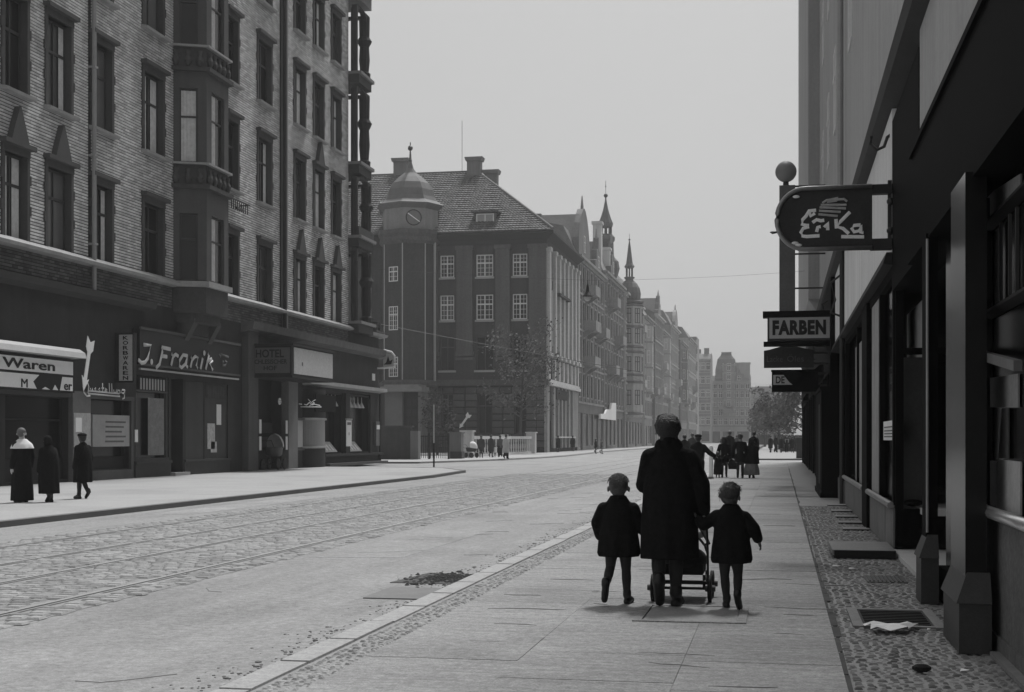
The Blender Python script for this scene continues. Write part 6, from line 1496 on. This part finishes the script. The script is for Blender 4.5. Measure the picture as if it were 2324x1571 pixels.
def head(mb, c, h, yaw=0, look=0):
    """skull, jaw, face, nose, brow, ears; h = head height"""
    cs, sn = math.cos(yaw), math.sin(yaw)
    def T(x, y, z): return V(c.x + x * cs - y * sn, c.y + x * sn + y * cs, c.z + z)
    mb.ball(T(0, -.04 * h, .08 * h), h * .40, 14, 9, .95, 1.12, 1.02)
    mb.capsule(T(0, .12 * h, -.08 * h), h * .27, T(0, .16 * h, -.27 * h), h * .19, 10)
    mb.capsule(T(0, .40 * h, .02 * h), h * .045, T(0, .47 * h, -.10 * h), h * .065, 8)          # nose
    mb.capsule(T(-.14 * h, .34 * h, .07 * h), h * .05, T(.14 * h, .34 * h, .07 * h), h * .05, 7)  # brow
    mb.capsule(T(-.08 * h, .36 * h, -.21 * h), h * .035, T(.08 * h, .36 * h, -.21 * h), h * .035, 6)  # lips
    for s in (-1, 1):
        mb.ball(T(s * .13 * h, .31 * h, .01 * h), h * .05, 6, 4)
        mb.ball(T(s * .425 * h, -.02 * h, -.06 * h), h * .13, 8, 6, .4, .65, 1.0)
def figure(name, label, loc, rotz, H, pose, cloth, group=None, vox=.02, kid=False):
    """pose: joint positions as fractions of H; cloth: dict of garments"""
    t = thing(name, label, 'person', loc, rotz, group)
    J = {k: V(*v) * H for k, v in pose.items()}
    hh = H * (.19 if kid else .145); k = H
    b = MB()
    nk = J['neck']; hd = J['head']
    b.capsule(nk, hh * .27, hd - V(0, 0, hh * .25), hh * .25, 10)
    head(b, hd, hh, cloth.get('yaw', 0))
    ch, pv = J['chest'], J['pelvis']
    b.capsule(ch + V(-.07, 0, 0) * k, .06 * k, pv + V(-.045, 0, 0) * k, .065 * k); b.capsule(ch + V(.07, 0, 0) * k, .06 * k, pv + V(.045, 0, 0) * k, .065 * k); b.capsule(ch, .075 * k, nk, .035 * k)
    for s, n in ((-1, 'l'), (1, 'r')):
        sh, el, wr = J['sh' + n], J['el' + n], J['wr' + n]
        b.capsule(ch + V(s * .06, 0, .02) * k, .04 * k, sh, .036 * k); b.capsule(sh, .034 * k, el, .026 * k); b.capsule(el, .026 * k, wr, .017 * k)
        hand(b, wr, J.get('hand' + n, wr + V(0, .02, -.1)) - wr if 'hand' + n in J else (wr - el), .105 * k if not kid else .11 * k, cloth.get('curl', .6), s)
        hp, kn, an, to = J['hp' + n], J['kn' + n], J['an' + n], J['to' + n]
        b.capsule(pv, .06 * k, hp, .06 * k); b.capsule(hp, .056 * k, kn, .037 * k); b.capsule(kn, .036 * k, kn.lerp(an, .35), .035 * k); b.capsule(kn.lerp(an, .35), .035 * k, an, .022 * k); b.capsule(an, .022 * k, to, .02 * k)
    skin = cloth.get('skin', SKIN)
    me = solid(b, vox * .8, 1, 'body'); me.materials.append(skin)
    body = put('body', me, t)
    def garment(nm, mb, mat, v=None, sm=2, parent=t):
        g = solid(mb, v or vox, sm, nm); g.materials.append(mat); return put(nm, g, parent)
    # legs: stockings or trousers
    lg = cloth.get('legs', STOCK); lw = cloth.get('leg_w', 1.0)
    q = MB()
    for n in 'lr':
        hp, kn, an = J['hp' + n], J['kn' + n], J['an' + n]
        if lw <= 1.05: q.capsule(hp, .058 * k, kn, .038 * k); q.capsule(kn, .037 * k, kn.lerp(an, .35), .038 * k); q.capsule(kn.lerp(an, .35), .038 * k, an, .024 * k)
        else: q.capsule(hp, .065 * k * lw, kn, .05 * k * lw); q.capsule(kn, .05 * k * lw, an, .042 * k * lw)
    garment('trousers' if lw > 1.05 else 'stockings', q, lg)
    for n in 'lr':
        an, to = J['an' + n], J['to' + n]; d = (to - an); q = MB()
        heel = an - V(0, .022 * k, .028 * k) if an.z < .06 * k else an - d.normalized() * .03 * k
        q.capsule(heel, .028 * k, an + d * .5, .030 * k); q.capsule(an + d * .4, .030 * k, to, .026 * k); q.capsule(an + V(0, 0, .02 * k), .034 * k, an + V(0, 0, .05 * k), .033 * k)
        garment('shoe', q, SHOE)
    c = cloth.get('coat')
    if c:
        q = MB(); q.loft([(z * k, x * k, y * k, rx * k, ry * k, f) for z, x, y, rx, ry, f in c['rings']], 40)
        for s, n in ((-1, 'l'), (1, 'r')):
            sh, el, wr = J['sh' + n], J['el' + n], J['wr' + n]; sw = c.get('sleeve', 1.0)
            q.capsule(nk + V(s * .03, 0, -.055) * k, .05 * k, sh, .044 * k * sw); q.capsule(sh, .046 * k * sw, el, .042 * k * sw); q.capsule(el, .043 * k * sw, el.lerp(wr, c.get('cuff', .93)), .037 * k * sw)
        if c.get('collar'): q.capsule(nk + V(-.035, -.01, -.01) * k, .038 * k, nk + V(.035, -.01, -.01) * k, .038 * k); q.capsule(nk + V(0, -.02, .0) * k, .045 * k, nk + V(0, .02, -.02) * k, .045 * k)
        o = garment('coat', q, c.get('mat', COAT), None, 2)
        if c.get('skirt'):
            q = MB(); q.loft([(z * k, x * k, y * k, rx * k, ry * k, f) for z, x, y, rx, ry, f in c['skirt']], 40); garment('skirt', q, c['skirt_mat'])
        if c.get('shawl'):
            q = MB(); q.loft([(z * k, x * k, y * k, rx * k, ry * k, f) for z, x, y, rx, ry, f in c['shawl']], 32); garment('shawl', q, c['shawl_mat'])
    hr = cloth.get('hair', HAIR_D); yaw = cloth.get('yaw', 0); cs, sn = math.cos(yaw), math.sin(yaw)
    def T(x, y, z): return V(hd.x + (x * cs - y * sn) * hh, hd.y + (x * sn + y * cs) * hh, hd.z + z * hh)
    q = MB(); rr = random.Random(len(label)); st = cloth.get('hairstyle', 'short')
    q.ball(T(0, -.06, .15), hh * (.41 if st == 'cropped' else .43), 14, 9, .98, 1.1, .96)
    if st == 'short':
        q.ball(T(0, -.16, -.02), hh * .36, 12, 8, 1.0, .9, .95)
        for i in range(26): a, e = rr.uniform(0, 6.28), rr.uniform(.1, 1.4); q.ball(T(.36 * math.cos(a) * math.cos(e), -.06 + .42 * math.sin(a) * math.cos(e), .16 + .40 * math.sin(e)), hh * rr.uniform(.06, .11), 6, 4)
    elif st == 'cropped': q.ball(T(0, -.17, .0), hh * .375, 14, 9, .98, .9, .95); q.capsule(T(-.1, -.26, -.16), hh * .17, T(.1, -.26, -.16), hh * .17, 8)
    elif st == 'roll':
        q.ball(T(0, -.1, .12), hh * .47, 16, 10, 1.0, 1.08, 1.0); q.capsule(T(-.16, .2, .44), hh * .13, T(.2, .14, .46), hh * .15, 10); q.capsule(T(-.2, -.24, -.3), hh * .15, T(.2, -.24, -.32), hh * .15, 9); q.ball(T(0, -.2, -.06), hh * .37, 12, 8, 1, .85, 1.0)
        for i in range(70): a = rr.uniform(-3.3, .2); b_ = rr.uniform(-.3, 1.2); q.ball(T(.44 * math.cos(a) * math.cos(b_), -.1 + .46 * math.sin(a) * math.cos(b_), .1 + .45 * math.sin(b_)), hh * rr.uniform(.04, .075), 6, 4)
    elif st == 'long':
        q.capsule(T(-.2, -.22, .1), hh * .26, T(-.2, -.26, -.55), hh * .2, 9); q.capsule(T(.2, -.22, .1), hh * .26, T(.2, -.26, -.55), hh * .2, 9); q.capsule(T(0, -.28, .1), hh * .28, T(0, -.3, -.6), hh * .2, 9)
    elif st == 'scarf': q.ball(T(0, -.08, -.04), hh * .46, 12, 8, 1, 1.05, 1.15); q.capsule(T(0, -.1, -.3), hh * .33, T(0, -.08, -.62), hh * .42, 10)
    if st != 'none': garment('headscarf' if st == 'scarf' else 'hair', q, hr, vox * .7, 1, body)
    if vox < .012:                       # loose strands break the outline
        q = MB(); rr = random.Random(len(label) + 5)
        for i in range(int(800 * cloth.get('nstr', 1))):
            a = rr.uniform(-math.pi, math.pi); e = rr.uniform(-.45 if st != 'cropped' else (-.35 if abs(math.cos(a)) < .55 else .25), 1.45) if math.sin(a) < .2 else rr.uniform(.35, 1.45)
            n_ = Vector((math.cos(a) * math.cos(e), math.sin(a) * math.cos(e) * 1.1, math.sin(e)))
            p_ = T(n_.x * .43, -.07 + n_.y * .43, .14 + n_.z * .42)
            g = Vector((rr.gauss(0, .6), rr.gauss(-.1, .6), -.9 + 1.1 * max(0, n_.z) * rr.random())); g = (g - n_ * g.dot(n_)).normalized()
            side = n_.cross(g).normalized() * hh * rr.uniform(.008, .016); L = hh * rr.uniform(.12, .26) * cloth.get('strand', 1)
            m_ = p_ + g * L * .5 + n_ * hh * .03; e_ = p_ + g * L + n_ * hh * rr.uniform(-.02, .03)
            q.add([tuple(p_ - side), tuple(p_ + side), tuple(m_ + side * .8), tuple(m_ - side * .8), tuple(e_)], [(0, 1, 2, 3), (3, 2, 4)])
        st_ = q.build('hair_strands', hr, body, kind='stuff')
    if cloth.get('cap'):
        q = MB(); q.ball(T(0, -.02, .34), hh * .46, 14, 8, 1.08, 1.15, .5); q.capsule(T(-.18, .4, .2), hh * .06, T(.18, .4, .2), hh * .06, 8); q.capsule(T(0, .3, .24), hh * .08, T(0, .5, .18), hh * .05, 8); garment('cap', q, COAT, vox * .7, 1, body)
    return t
def stance(lift=0, st=.02, arms=None, lean=0, kid=False, w=.10):
    """walking pose seen from behind; lift>0 raises the left heel, <0 the right"""
    p = dict(pelvis=(0, 0, .50), chest=(0, .01 + lean, .74), neck=(0, .005 + lean, .83), head=(0, .02 + lean, .925),
             shl=(-w, lean, .775), shr=(w, lean, .775), ell=(-w - .03, -.01 + lean, .62), elr=(w + .03, -.01 + lean, .62), wrl=(-w - .03, .03 + lean, .47), wrr=(w + .03, .03 + lean, .47),
             hpl=(-.045, 0, .49), hpr=(.045, 0, .49), knl=(-.045, .02, .27), knr=(.045, .02, .27), anl=(-.045, 0, .045), anr=(.045, 0, .045), tol=(-.055, .085, .018), tor=(.055, .085, .018))
    if kid: p.update(pelvis=(0, 0, .46), chest=(0, .01, .69), neck=(0, .005, .80), head=(0, .02, .90), shl=(-w, 0, .735), shr=(w, 0, .735), hpl=(-.05, 0, .45), hpr=(.05, 0, .45))
    if lift:
        s = 'l' if lift > 0 else 'r'; a = abs(lift); x = -.05 if s == 'l' else .05
        p['kn' + s] = (x, .045, .275); p['an' + s] = (x, -.05 - a * .5, .055 + a); p['to' + s] = (x * 1.1, .0 - a * .2, .022)
        o = 'r' if s == 'l' else 'l'; p['kn' + o] = (-x, .02, .27); p['an' + o] = (-x, .03, .045); p['to' + o] = (-x * 1.1, .115, .018)
    if arms: p.update(arms)
    return p
# garment silhouettes (fractions of body height)
LONGCOAT = [(.25, 0, .0, .146, .10, .10), (.32, 0, .0, .146, .10, .09), (.45, 0, 0, .144, .098, .07), (.55, 0, 0, .138, .094, .045), (.64, 0, .0, .131, .09, .01), (.73, 0, .005, .122, .085, 0), (.78, 0, .005, .105, .072, 0), (.815, 0, .005, .075, .056, 0), (.85, 0, .0, .05, .045, 0)]
KIDCOAT = [(.37, 0, 0, .15, .12, .09), (.40, 0, 0, .162, .125, .09), (.48, 0, 0, .156, .12, .07), (.58, 0, 0, .142, .11, .04), (.66, 0, 0, .134, .102, 0), (.73, 0, 0, .125, .092, 0), (.785, 0, 0, .095, .075, 0), (.825, 0, 0, .068, .06, 0), (.84, 0, 0, .06, .055, 0)]
SHORTCOAT = [(.36, 0, 0, .13, .09, .06), (.45, 0, 0, .122, .088, .03), (.58, 0, 0, .105, .078, 0), (.72, 0, 0, .112, .078, 0), (.79, 0, 0, .1, .065, 0), (.83, 0, 0, .06, .05, 0)]
JACKET = [(.42, 0, 0, .112, .08, .03), (.55, 0, 0, .11, .078, .01), (.70, 0, 0, .12, .08, 0), (.79, 0, 0, .112, .066, 0), (.83, 0, 0, .06, .05, 0)]
DRESS = [(.025, 0, 0, .155, .13, .07), (.15, 0, 0, .15, .125, .06), (.35, 0, 0, .14, .11, .04), (.55, 0, 0, .115, .09, .01), (.72, 0, 0, .125, .085, 0), (.79, 0, 0, .11, .07, 0), (.84, 0, 0, .06, .055, 0)]
# --- the woman pushing the low pushchair
W0 = (-.94, 11.86)
wp = stance(.05, arms=dict(shl=(-.098, 0, .772), shr=(.105, 0, .772), ell=(-.13, .03, .63), wrl=(-.085, .17, .60), elr=(.168, .0, .635), wrr=(.175, .04, .49), handr=(.188, .05, .41), head=(-.012, .02, .915), neck=(0, .005, .845),
                           hpl=(-.045, 0, .49), knl=(-.055, .02, .27), anl=(-.045, -.06, .105), tol=(-.045, -.02, .03), anr=(.035, .03, .045), knr=(.035, .03, .26), tor=(.05, .12, .018)))
figure('person', 'person in a long black coat seen from behind, pushing a low pushchair between two children', (W0[0], W0[1], 0), 0, 1.66, wp,
       dict(coat=dict(rings=LONGCOAT, mat=COAT, sleeve=1.05, collar=1), hair=HAIR_D, hairstyle='roll', skin=SKIN, legs=STOCK, yaw=R(25), curl=.8, strand=.5, nstr=.5), vox=.009)
# --- two boys
figure('person', 'small fair-haired child in a dark coat walking on the left of the pushchair, heel lifted', (-1.385, 11.95, 0), 0, 1.13,
       stance(.045, kid=True, w=.115, arms=dict(shl=(-.113, 0, .735), shr=(.113, 0, .735), ell=(-.162, -.01, .63), wrl=(-.145, .05, .52), elr=(.16, .02, .61), wrr=(.205, .13, .54), anl=(-.085, -.11, .14), tol=(-.095, -.10, .045), knl=(-.065, .03, .285), anr=(.06, .07, .045), tor=(.085, .15, .02), knr=(.055, .05, .27))),
       dict(coat=dict(rings=KIDCOAT, mat=COAT, sleeve=1.18, collar=1), hair=HAIR_F, hairstyle='cropped', skin=SKIN_D, legs=M('grey_stocking', .026, .8, .35, 12, .3, 60), strand=.6), vox=.009, kid=True)
figure('person', 'small tousle-haired child in a dark coat, right of the pushchair, one arm raised', (-.41, 11.80, 0), 0, 1.06,
       stance(-.03, kid=True, w=.115, arms=dict(shl=(-.108, 0, .745), shr=(.108, 0, .735), ell=(-.212, .02, .67), wrl=(-.27, .05, .715), handl=(-.30, .05, .77), elr=(.182, -.01, .65), wrr=(.212, .03, .56), head=(.0, .02, .90), anl=(-.035, .07, .045), tol=(-.05, .15, .02), anr=(.055, -.10, .10), tor=(.07, -.05, .022), knr=(.055, .02, .28))),
       dict(coat=dict(rings=KIDCOAT, mat=COAT, sleeve=1.15, collar=1), hair=HAIR_F, hairstyle='short', skin=SKIN_D, legs=M('grey_stocking', .026), yaw=R(-30), strand=1.0), vox=.009, kid=True)
# --- low folding pushchair with bundle
PC = (-.86, 12.42, 0)
pc = thing('pushchair', 'low folding pushchair with dark bundle, bare axles and small disc wheels', 'pushchair', PC)
wq = MB(); wq.lathe(0, 0, [(.095, -.018), (.12, -.014), (.12, .014), (.095, .018)], 20); wm = wq.mesh('wheel', True); wm.materials.append(RUBBER)
hq = MB(); hq.lathe(0, 0, [(.025, -.04), (.03, -.02), (.094, -.008), (.094, .008), (.03, .02), (.025, .05)], 12); hm = hq.mesh('hub'); hm.materials.append(M('hub_metal', .06, .5, .2, 5, .1, 20, 0, .4, .5))
for x in (-.25, .25):
    for y in (-.17, .27):
        w_ = put('wheel', wm, pc, (x, y, .12)); w_.rotation_euler = (0, R(90 if x > 0 else -90), R(0)); put('hub', hm, w_)
q = MB(); q.tube([(-.25, -.17, .12), (.25, -.17, .12)], .012, 8); q.tube([(-.25, .27, .12), (.25, .27, .12)], .012, 8); q.build('axle', IRON, pc)
q = MB(); q.tube([(-.19, -.2, .18), (.22, -.2, .18)], .014, 8); q.tube([(-.2, -.2, .18), (-.2, .3, .2)], .012, 8); q.tube([(.2, -.2, .18), (.2, .3, .2)], .012, 8)
for x in (-.2, .2): q.tube([(x, -.17, .12), (x, -.17, .24)], .014, 6); q.tube([(x, .27, .12), (x, .27, .24)], .014, 6)
q.build('undercarriage', IRON, pc)
q = MB(); q.prism([(-.19, .24), (-.18, .335), (.34, .335), (.36, .24)], 'x', -.19, .19); q.build('seat_box', M('seat_cloth', .012, .8, .3, 6, .2, 60, .2), pc)
q = MB(); q.ball((.02, .0, .36), .2, 16, 10, 1.02, 1.1, .62); q.ball((.09, -.05, .37), .13, 12, 8, 1, 1, .8); q.ball((-.06, .1, .40), .13, 12, 8)
bme2 = solid(q, .015, 3, 'bundle'); bme2.materials.append(M('bundle_cloth', .02, .9, .4, 5, .3, 50, .3)); put('bundle', bme2, pc)
q = MB(); q.tube([(.235, -.2, .2), (.235, -.24, .45), (.225, -.34, .9), (.21, -.42, 1.0)], .011, 8); q.tube([(-.215, -.2, .2), (-.215, -.24, .45), (-.2, -.34, .9), (-.19, -.42, 1.0)], .011, 8); q.tube([(-.19, -.42, 1.0), (.21, -.42, 1.0)], .014, 8); q.build('push_handle', IRON, pc)
q = MB(); q.tube([(.0, .12, .74), (.1, .0, .74), (.17, -.05, .66), (.235, -.2, .54), (.25, -.22, .52)], [.022, .03, .028, .014, .01], 8); q.tube([(.2, -.1, .50), (.235, -.2, .42)], .01, 6); q.tube([(.15, -.02, .55), (.2, -.1, .5), (.24, -.19, .52)], .012, 6); q.build('folded_hood', M('hood_cloth', .015, .8, .3, 6), pc)
q = MB(); q.ball((.16, -.06, .585), .035, 10, 6, 1.2, 1, .8); q.build('hood_knob', CREAM, pc)
# --- man with cap, toddler, girl, two women further up the pavement
figure('person', 'person in flat cap and dark jacket walking away with one arm held out', (-2.3, 39.6, 0), 0, 1.55,
       stance(.04, arms=dict(elr=(.205, .02, .66), wrr=(.30, .1, .60))), dict(coat=dict(rings=JACKET, mat=COAT2, sleeve=1.1, collar=1), hairstyle='cropped', cap=1, legs=COAT, leg_w=1.2, skin=SKIN_D), vox=.022)
figure('person', 'toddler in black holding hands between the flat-capped walker and the long-haired girl', (-2.23, 50.6, 0), 0, .95,
       stance(.02, kid=True, arms=dict(elr=(.18, 0, .72), wrr=(.24, .02, .82), ell=(-.16, 0, .74), wrl=(-.2, .02, .86))), dict(coat=dict(rings=[(.12, 0, 0, .17, .15, .05)] + KIDCOAT[2:], mat=COAT, collar=1), hairstyle='short', hair=HAIR_D, skin=SKIN_D), vox=.022, kid=True)
figure('person', 'girl with long hair and short dark coat walking away in the middle of the pavement', (-2.02, 51.2, 0), 0, 1.5,
       stance(-.03, st=.03, arms=dict(ell=(-.15, 0, .62), wrl=(-.17, .02, .48))), dict(coat=dict(rings=SHORTCOAT, mat=COAT, sleeve=1.1), hairstyle='long', hair=M('brown_hair', .03, .7, .3, 30), legs=STOCK), vox=.022)
figure('person', 'person in a dark coat carrying a black shopping bag, left of the shawled walker', (-1.42, 50.4, 0), 0, 1.6,
       stance(.04, arms=dict(ell=(-.16, 0, .62), wrl=(-.165, .03, .47))), dict(coat=dict(rings=SHORTCOAT, mat=COAT, sleeve=1.15), hairstyle='short', hair=HAIR_F, legs=STOCK), vox=.022)
figure('person', 'stooped person in a black shawl over a pale wide skirt, nearest the draught porch', (-1.02, 50.5, 0), R(-8), 1.42,
       stance(0, lean=.03), dict(coat=dict(rings=[(.36, 0, 0, .2, .15, .04), (.5, 0, 0, .19, .14, .02), (.66, 0, 0, .17, .12, 0), (.78, 0, .02, .13, .09, 0), (.85, 0, .02, .07, .06, 0)], mat=COAT, sleeve=1.3,
            skirt=[(.08, 0, 0, .2, .17, .07), (.2, 0, 0, .195, .16, .06), (.4, 0, 0, .15, .12, .02)], skirt_mat=M('pale_skirt', .17, .9, .4, 4, .3, 30)), hairstyle='scarf', hair=COAT2), vox=.022)
bgx, bgy = -1.70, 50.45
sbg = thing('shopping_bag', 'black shopping bag hanging from the hand of the dark-coated walker', 'bag', (bgx, bgy, .3))
q = MB((bgx, bgy, .3)); q.prism([(bgx - .14, .32), (bgx - .16, .52), (bgx - .05, .66), (bgx + .05, .66), (bgx + .16, .52), (bgx + .14, .32)], 'y', bgy - .06, bgy + .06); q.build('bag_body', COAT, sbg)
q = MB((bgx, bgy, .3)); q.tube([(bgx - .09, bgy, .6), (bgx - .05, bgy, .78), (bgx + .05, bgy, .78), (bgx + .09, bgy, .6)], .012, 6); q.build('bag_handle', COAT, sbg)
# --- three people by the left shops
figure('person', 'person in a floor-length black dress with white shoulder cloth, leftmost by the shops', (-16.75, 28.3, 0), R(60), 1.68,
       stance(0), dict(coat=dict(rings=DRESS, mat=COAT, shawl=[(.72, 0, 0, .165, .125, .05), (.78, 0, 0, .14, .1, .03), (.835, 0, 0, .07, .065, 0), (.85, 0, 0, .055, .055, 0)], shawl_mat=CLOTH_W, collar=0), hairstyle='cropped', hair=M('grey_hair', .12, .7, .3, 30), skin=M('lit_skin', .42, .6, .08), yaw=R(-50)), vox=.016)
figure('person', 'stooped person in long black coat and headscarf, middle of three by the left shops', (-16.2, 28.5, 0), R(65), 1.5,
       stance(.03, lean=.035), dict(coat=dict(rings=[(.13, 0, 0, .165, .13, .06)] + [(z, x, y + .01, rx * 1.15, ry * 1.15, f) for z, x, y, rx, ry, f in LONGCOAT[1:]], mat=COAT, sleeve=1.2, collar=1), hairstyle='scarf', hair=COAT2, skin=SKIN_D), vox=.018)
figure('person', 'person in black coat and dark beret, rightmost of three by the left shops', (-16.35, 30.3, 0), R(70), 1.56,
       stance(-.03), dict(coat=dict(rings=[(z, x, y, rx * 1.12, ry * 1.12, f) for z, x, y, rx, ry, f in LONGCOAT], mat=COAT, sleeve=1.15, collar=1), hairstyle='short', hair=HAIR_D, cap=1, skin=SKIN_D), vox=.018)
# --- walkers at the far pavement before the balustrade
def walker(label, x, Y, H, rot, coat, mat, hairm, lift, legs=STOCK, group='walkers far down the street', yaw=0, kid=False, style='short', lw=1.0):
    return figure('person', label, (x, Y, 0 if not (-17.6 > x > -30 and Y < 79) else 0), rot, H, stance(lift, kid=kid), dict(coat=dict(rings=coat, mat=mat, sleeve=1.1, collar=1), hair=hairm, hairstyle=style, legs=legs, yaw=yaw, leg_w=lw), group, .035, kid)
walker('grey-coated walker nearest the white end pillar of the balustrade', -21.5, 98.5, 1.66, R(10), SHORTCOAT, COAT_G, HAIR_F, .04)
walker('walker in a long dark grey coat, second from the white end pillar', -21.4, 101.5, 1.68, R(-20), LONGCOAT, COAT_G, HAIR_D, .03)
walker('walker in a dark jacket holding a small child in white, before the balustrade', -21.0, 103.0, 1.66, R(30), JACKET, M('mid_grey_coat', .07), HAIR_D, -.03, COAT2, lw=1.2)
walker('small child in white beside the dark-jacketed walker at the balustrade', -21.15, 101.8, .9, R(0), KIDCOAT, CLOTH_W, HAIR_F, .0, kid=True)
walker('walker in a pale raincoat and dark trousers stepping off the far kerb', -18.65, 93.5, 1.72, R(-30), LONGCOAT, COAT_L, HAIR_D, .05, COAT, lw=1.2)
walker('person in black standing at the stone doorway of the hip-roofed building', -22.2, 138.5, 1.7, R(60), LONGCOAT, COAT, HAIR_D, 0)
walker('person in a black coat by the second ground-floor window of the hip-roofed building', -22.2, 148.5, 1.72, R(20), LONGCOAT, COAT, HAIR_D, .03)
walker('child in grey running across the road below the white shop sign', -15.9, 124, 1.35, R(-75), SHORTCOAT, COAT_G, HAIR_D, .12, kid=True)
walker('dark-clad child running just behind the grey running child', -16.7, 126, 1.4, R(-60), SHORTCOAT, COAT, HAIR_D, -.1, kid=True)
walker('dark figure half hidden behind the head of the pushchair walker', -4.48, 66, 1.6, R(0), SHORTCOAT, COAT2, HAIR_D, .03)
walker('grey figure between the flat-capped walker and the pushchair walker, far ahead', -4.85, 78, 1.72, R(0), LONGCOAT, COAT_G, HAIR_F, .03)
walker('dark walker ahead of the long-haired girl, far up the pavement', -2.86, 80, 1.85, R(0), JACKET, COAT2, HAIR_F, .03, COAT2, lw=1.2)
walker('tall dark walker with a shoulder bag ahead of the shawled walker', -1.34, 72, 1.78, R(-20), JACKET, COAT, HAIR_D, -.03, COAT, lw=1.2)
walker('walker in grey in the road far ahead between the distant trees', -3.6, 118, 1.7, R(0), LONGCOAT, COAT_G, HAIR_D, .03)
# distant group by the crossing: copies of a few figures
grp = []
protos = [walker('dark-coated person leftmost of the group waiting beyond the crossing', -.95, 140, 1.68, R(30), LONGCOAT, COAT2, HAIR_D, .02, group='group waiting beyond the crossing'),
          walker('trousered person in the group waiting beyond the crossing, second from left', -.44, 141, 1.74, R(-40), JACKET, COAT, HAIR_D, .02, COAT, group='group waiting beyond the crossing', lw=1.2)]
more = [(.09, 139.5, 40, .98, 'short dark person in the middle of the group waiting beyond the crossing'), (.65, 140.5, 180, 1.02, 'tall dark person second from right in the group waiting beyond the crossing'), (1.2, 139.5, -20, .95, 'dark person rightmost of the group waiting beyond the crossing, before the hedge'),
        (-8.4, 205, 0, 1.0, 'tiny dark walker far down the road, left one'), (-6.2, 190, 90, 1.0, 'tiny dark walker far down the road, middle one'), (-4.6, 225, 0, 1.0, 'tiny dark walker far down the road, right one'), (-10.4, 170, -60, 1.0, 'tiny walker crossing the tram tracks in the distance')]
for i, (x, Y, r, s, lab) in enumerate(more):
    c = copy_tree(protos[i % 2]); c.location = (x, Y, 0 if Y < 150 and x > -3 else ZR); c.rotation_euler = (0, 0, R(r)); c.scale = (s, s, s); c['label'] = lab
    c['group'] = 'group waiting beyond the crossing' if i < 3 else 'walkers far down the street'
# --- prams
def pram(label, loc, rot, hoodm, bodym, s=1.0):
    t = thing('pram', label, 'pram', loc, rot, None); t.scale = (s, s, s)
    q = MB(); q.loft([(.42, 0, 0, .18, .30, 0), (.48, 0, 0, .24, .42, 0), (.66, 0, 0, .26, .48, 0), (.72, 0, 0, .27, .5, 0)], 20); q.build('pram_body', bodym, t, smooth=True)
    q = MB(); n = 10
    vs_ = []
    for i in range(7):
        a = R(-10 + 115 * i / 6)
        for j in range(n + 1):
            b = math.pi * j / n; vs_.append((.27 * math.cos(b), -.12 - .40 * math.sin(b) * math.cos(a) * 1.0, .72 + .42 * math.sin(b) * math.sin(a) + .0))
    fs = [(i * (n + 1) + j, i * (n + 1) + j + 1, (i + 1) * (n + 1) + j + 1, (i + 1) * (n + 1) + j) for i in range(6) for j in range(n)]
    q.add(vs_, fs); q.build('pram_hood', hoodm, t, smooth=True)
    w = MB(); w.lathe(0, 0, [(.15, -.015), (.18, -.012), (.18, .012), (.15, .015)], 18); wme = w.mesh('wheel', True); wme.materials.append(RUBBER)
    sp = MB()
    for i in range(6): a = math.pi * i / 6; sp.tube([(.155 * math.cos(a), .155 * math.sin(a), 0), (-.155 * math.cos(a), -.155 * math.sin(a), 0)], .006, 4)
    spm = sp.mesh('spokes'); spm.materials.append(STEEL)
    for x in (-.26, .26):
        for y in (-.28, .28): w_ = put('wheel', wme, t, (x, y, .18)); w_.rotation_euler = (0, R(90), 0); put('spokes', spm, w_)
    q = MB(); q.tube([(-.26, -.28, .18), (.26, -.28, .18)], .012, 6); q.tube([(-.26, .28, .18), (.26, .28, .18)], .012, 6); q.tube([(0, -.28, .18), (0, -.4, .42)], .012, 6); q.tube([(0, .28, .18), (0, .4, .42)], .012, 6); q.tube([(-.2, .45, .66), (-.2, .72, .92), (.2, .72, .92), (.2, .45, .66)], .012, 6); q.build('pram_frame', IRON, t)
    return t
pram('pram with pale rounded hood parked in the dark hotel doorway', (-22.75, 59.7, .0), R(180), M('pale_hood', .42, .7, .12, 4), M('pram_body_paint', .05, .5, .2, 3), 1.45)
pram('small pram with white hood beside the white end pillar of the balustrade', (-22.15, 98.1, 0), R(60), CLOTH_W, COAT_G, 1.05)
# ================================================================== HAZE
hz = MB().box(-440, 340, -80, 790, -1.6, 56).build('haze', IRON)
hz['kind'] = 'stuff'; hz['label'] = 'pale smoky haze lying over the street'; hz['category'] = 'haze'
hm_ = bpy.data.materials.new('haze'); hm_.use_nodes = True
hn = hm_.node_tree.nodes; hn.remove(hn['Principled BSDF'])
pv = hn.new('ShaderNodeVolumePrincipled'); pv.inputs['Color'].default_value = (.95, .95, .95, 1); pv.inputs['Density'].default_value = .00052; pv.inputs['Anisotropy'].default_value = .2
hm_.node_tree.links.new(pv.outputs[0], hn['Material Output'].inputs['Volume'])
hz.data.materials.clear(); hz.data.materials.append(hm_)
bpy.data.scenes.remove(_tmp)
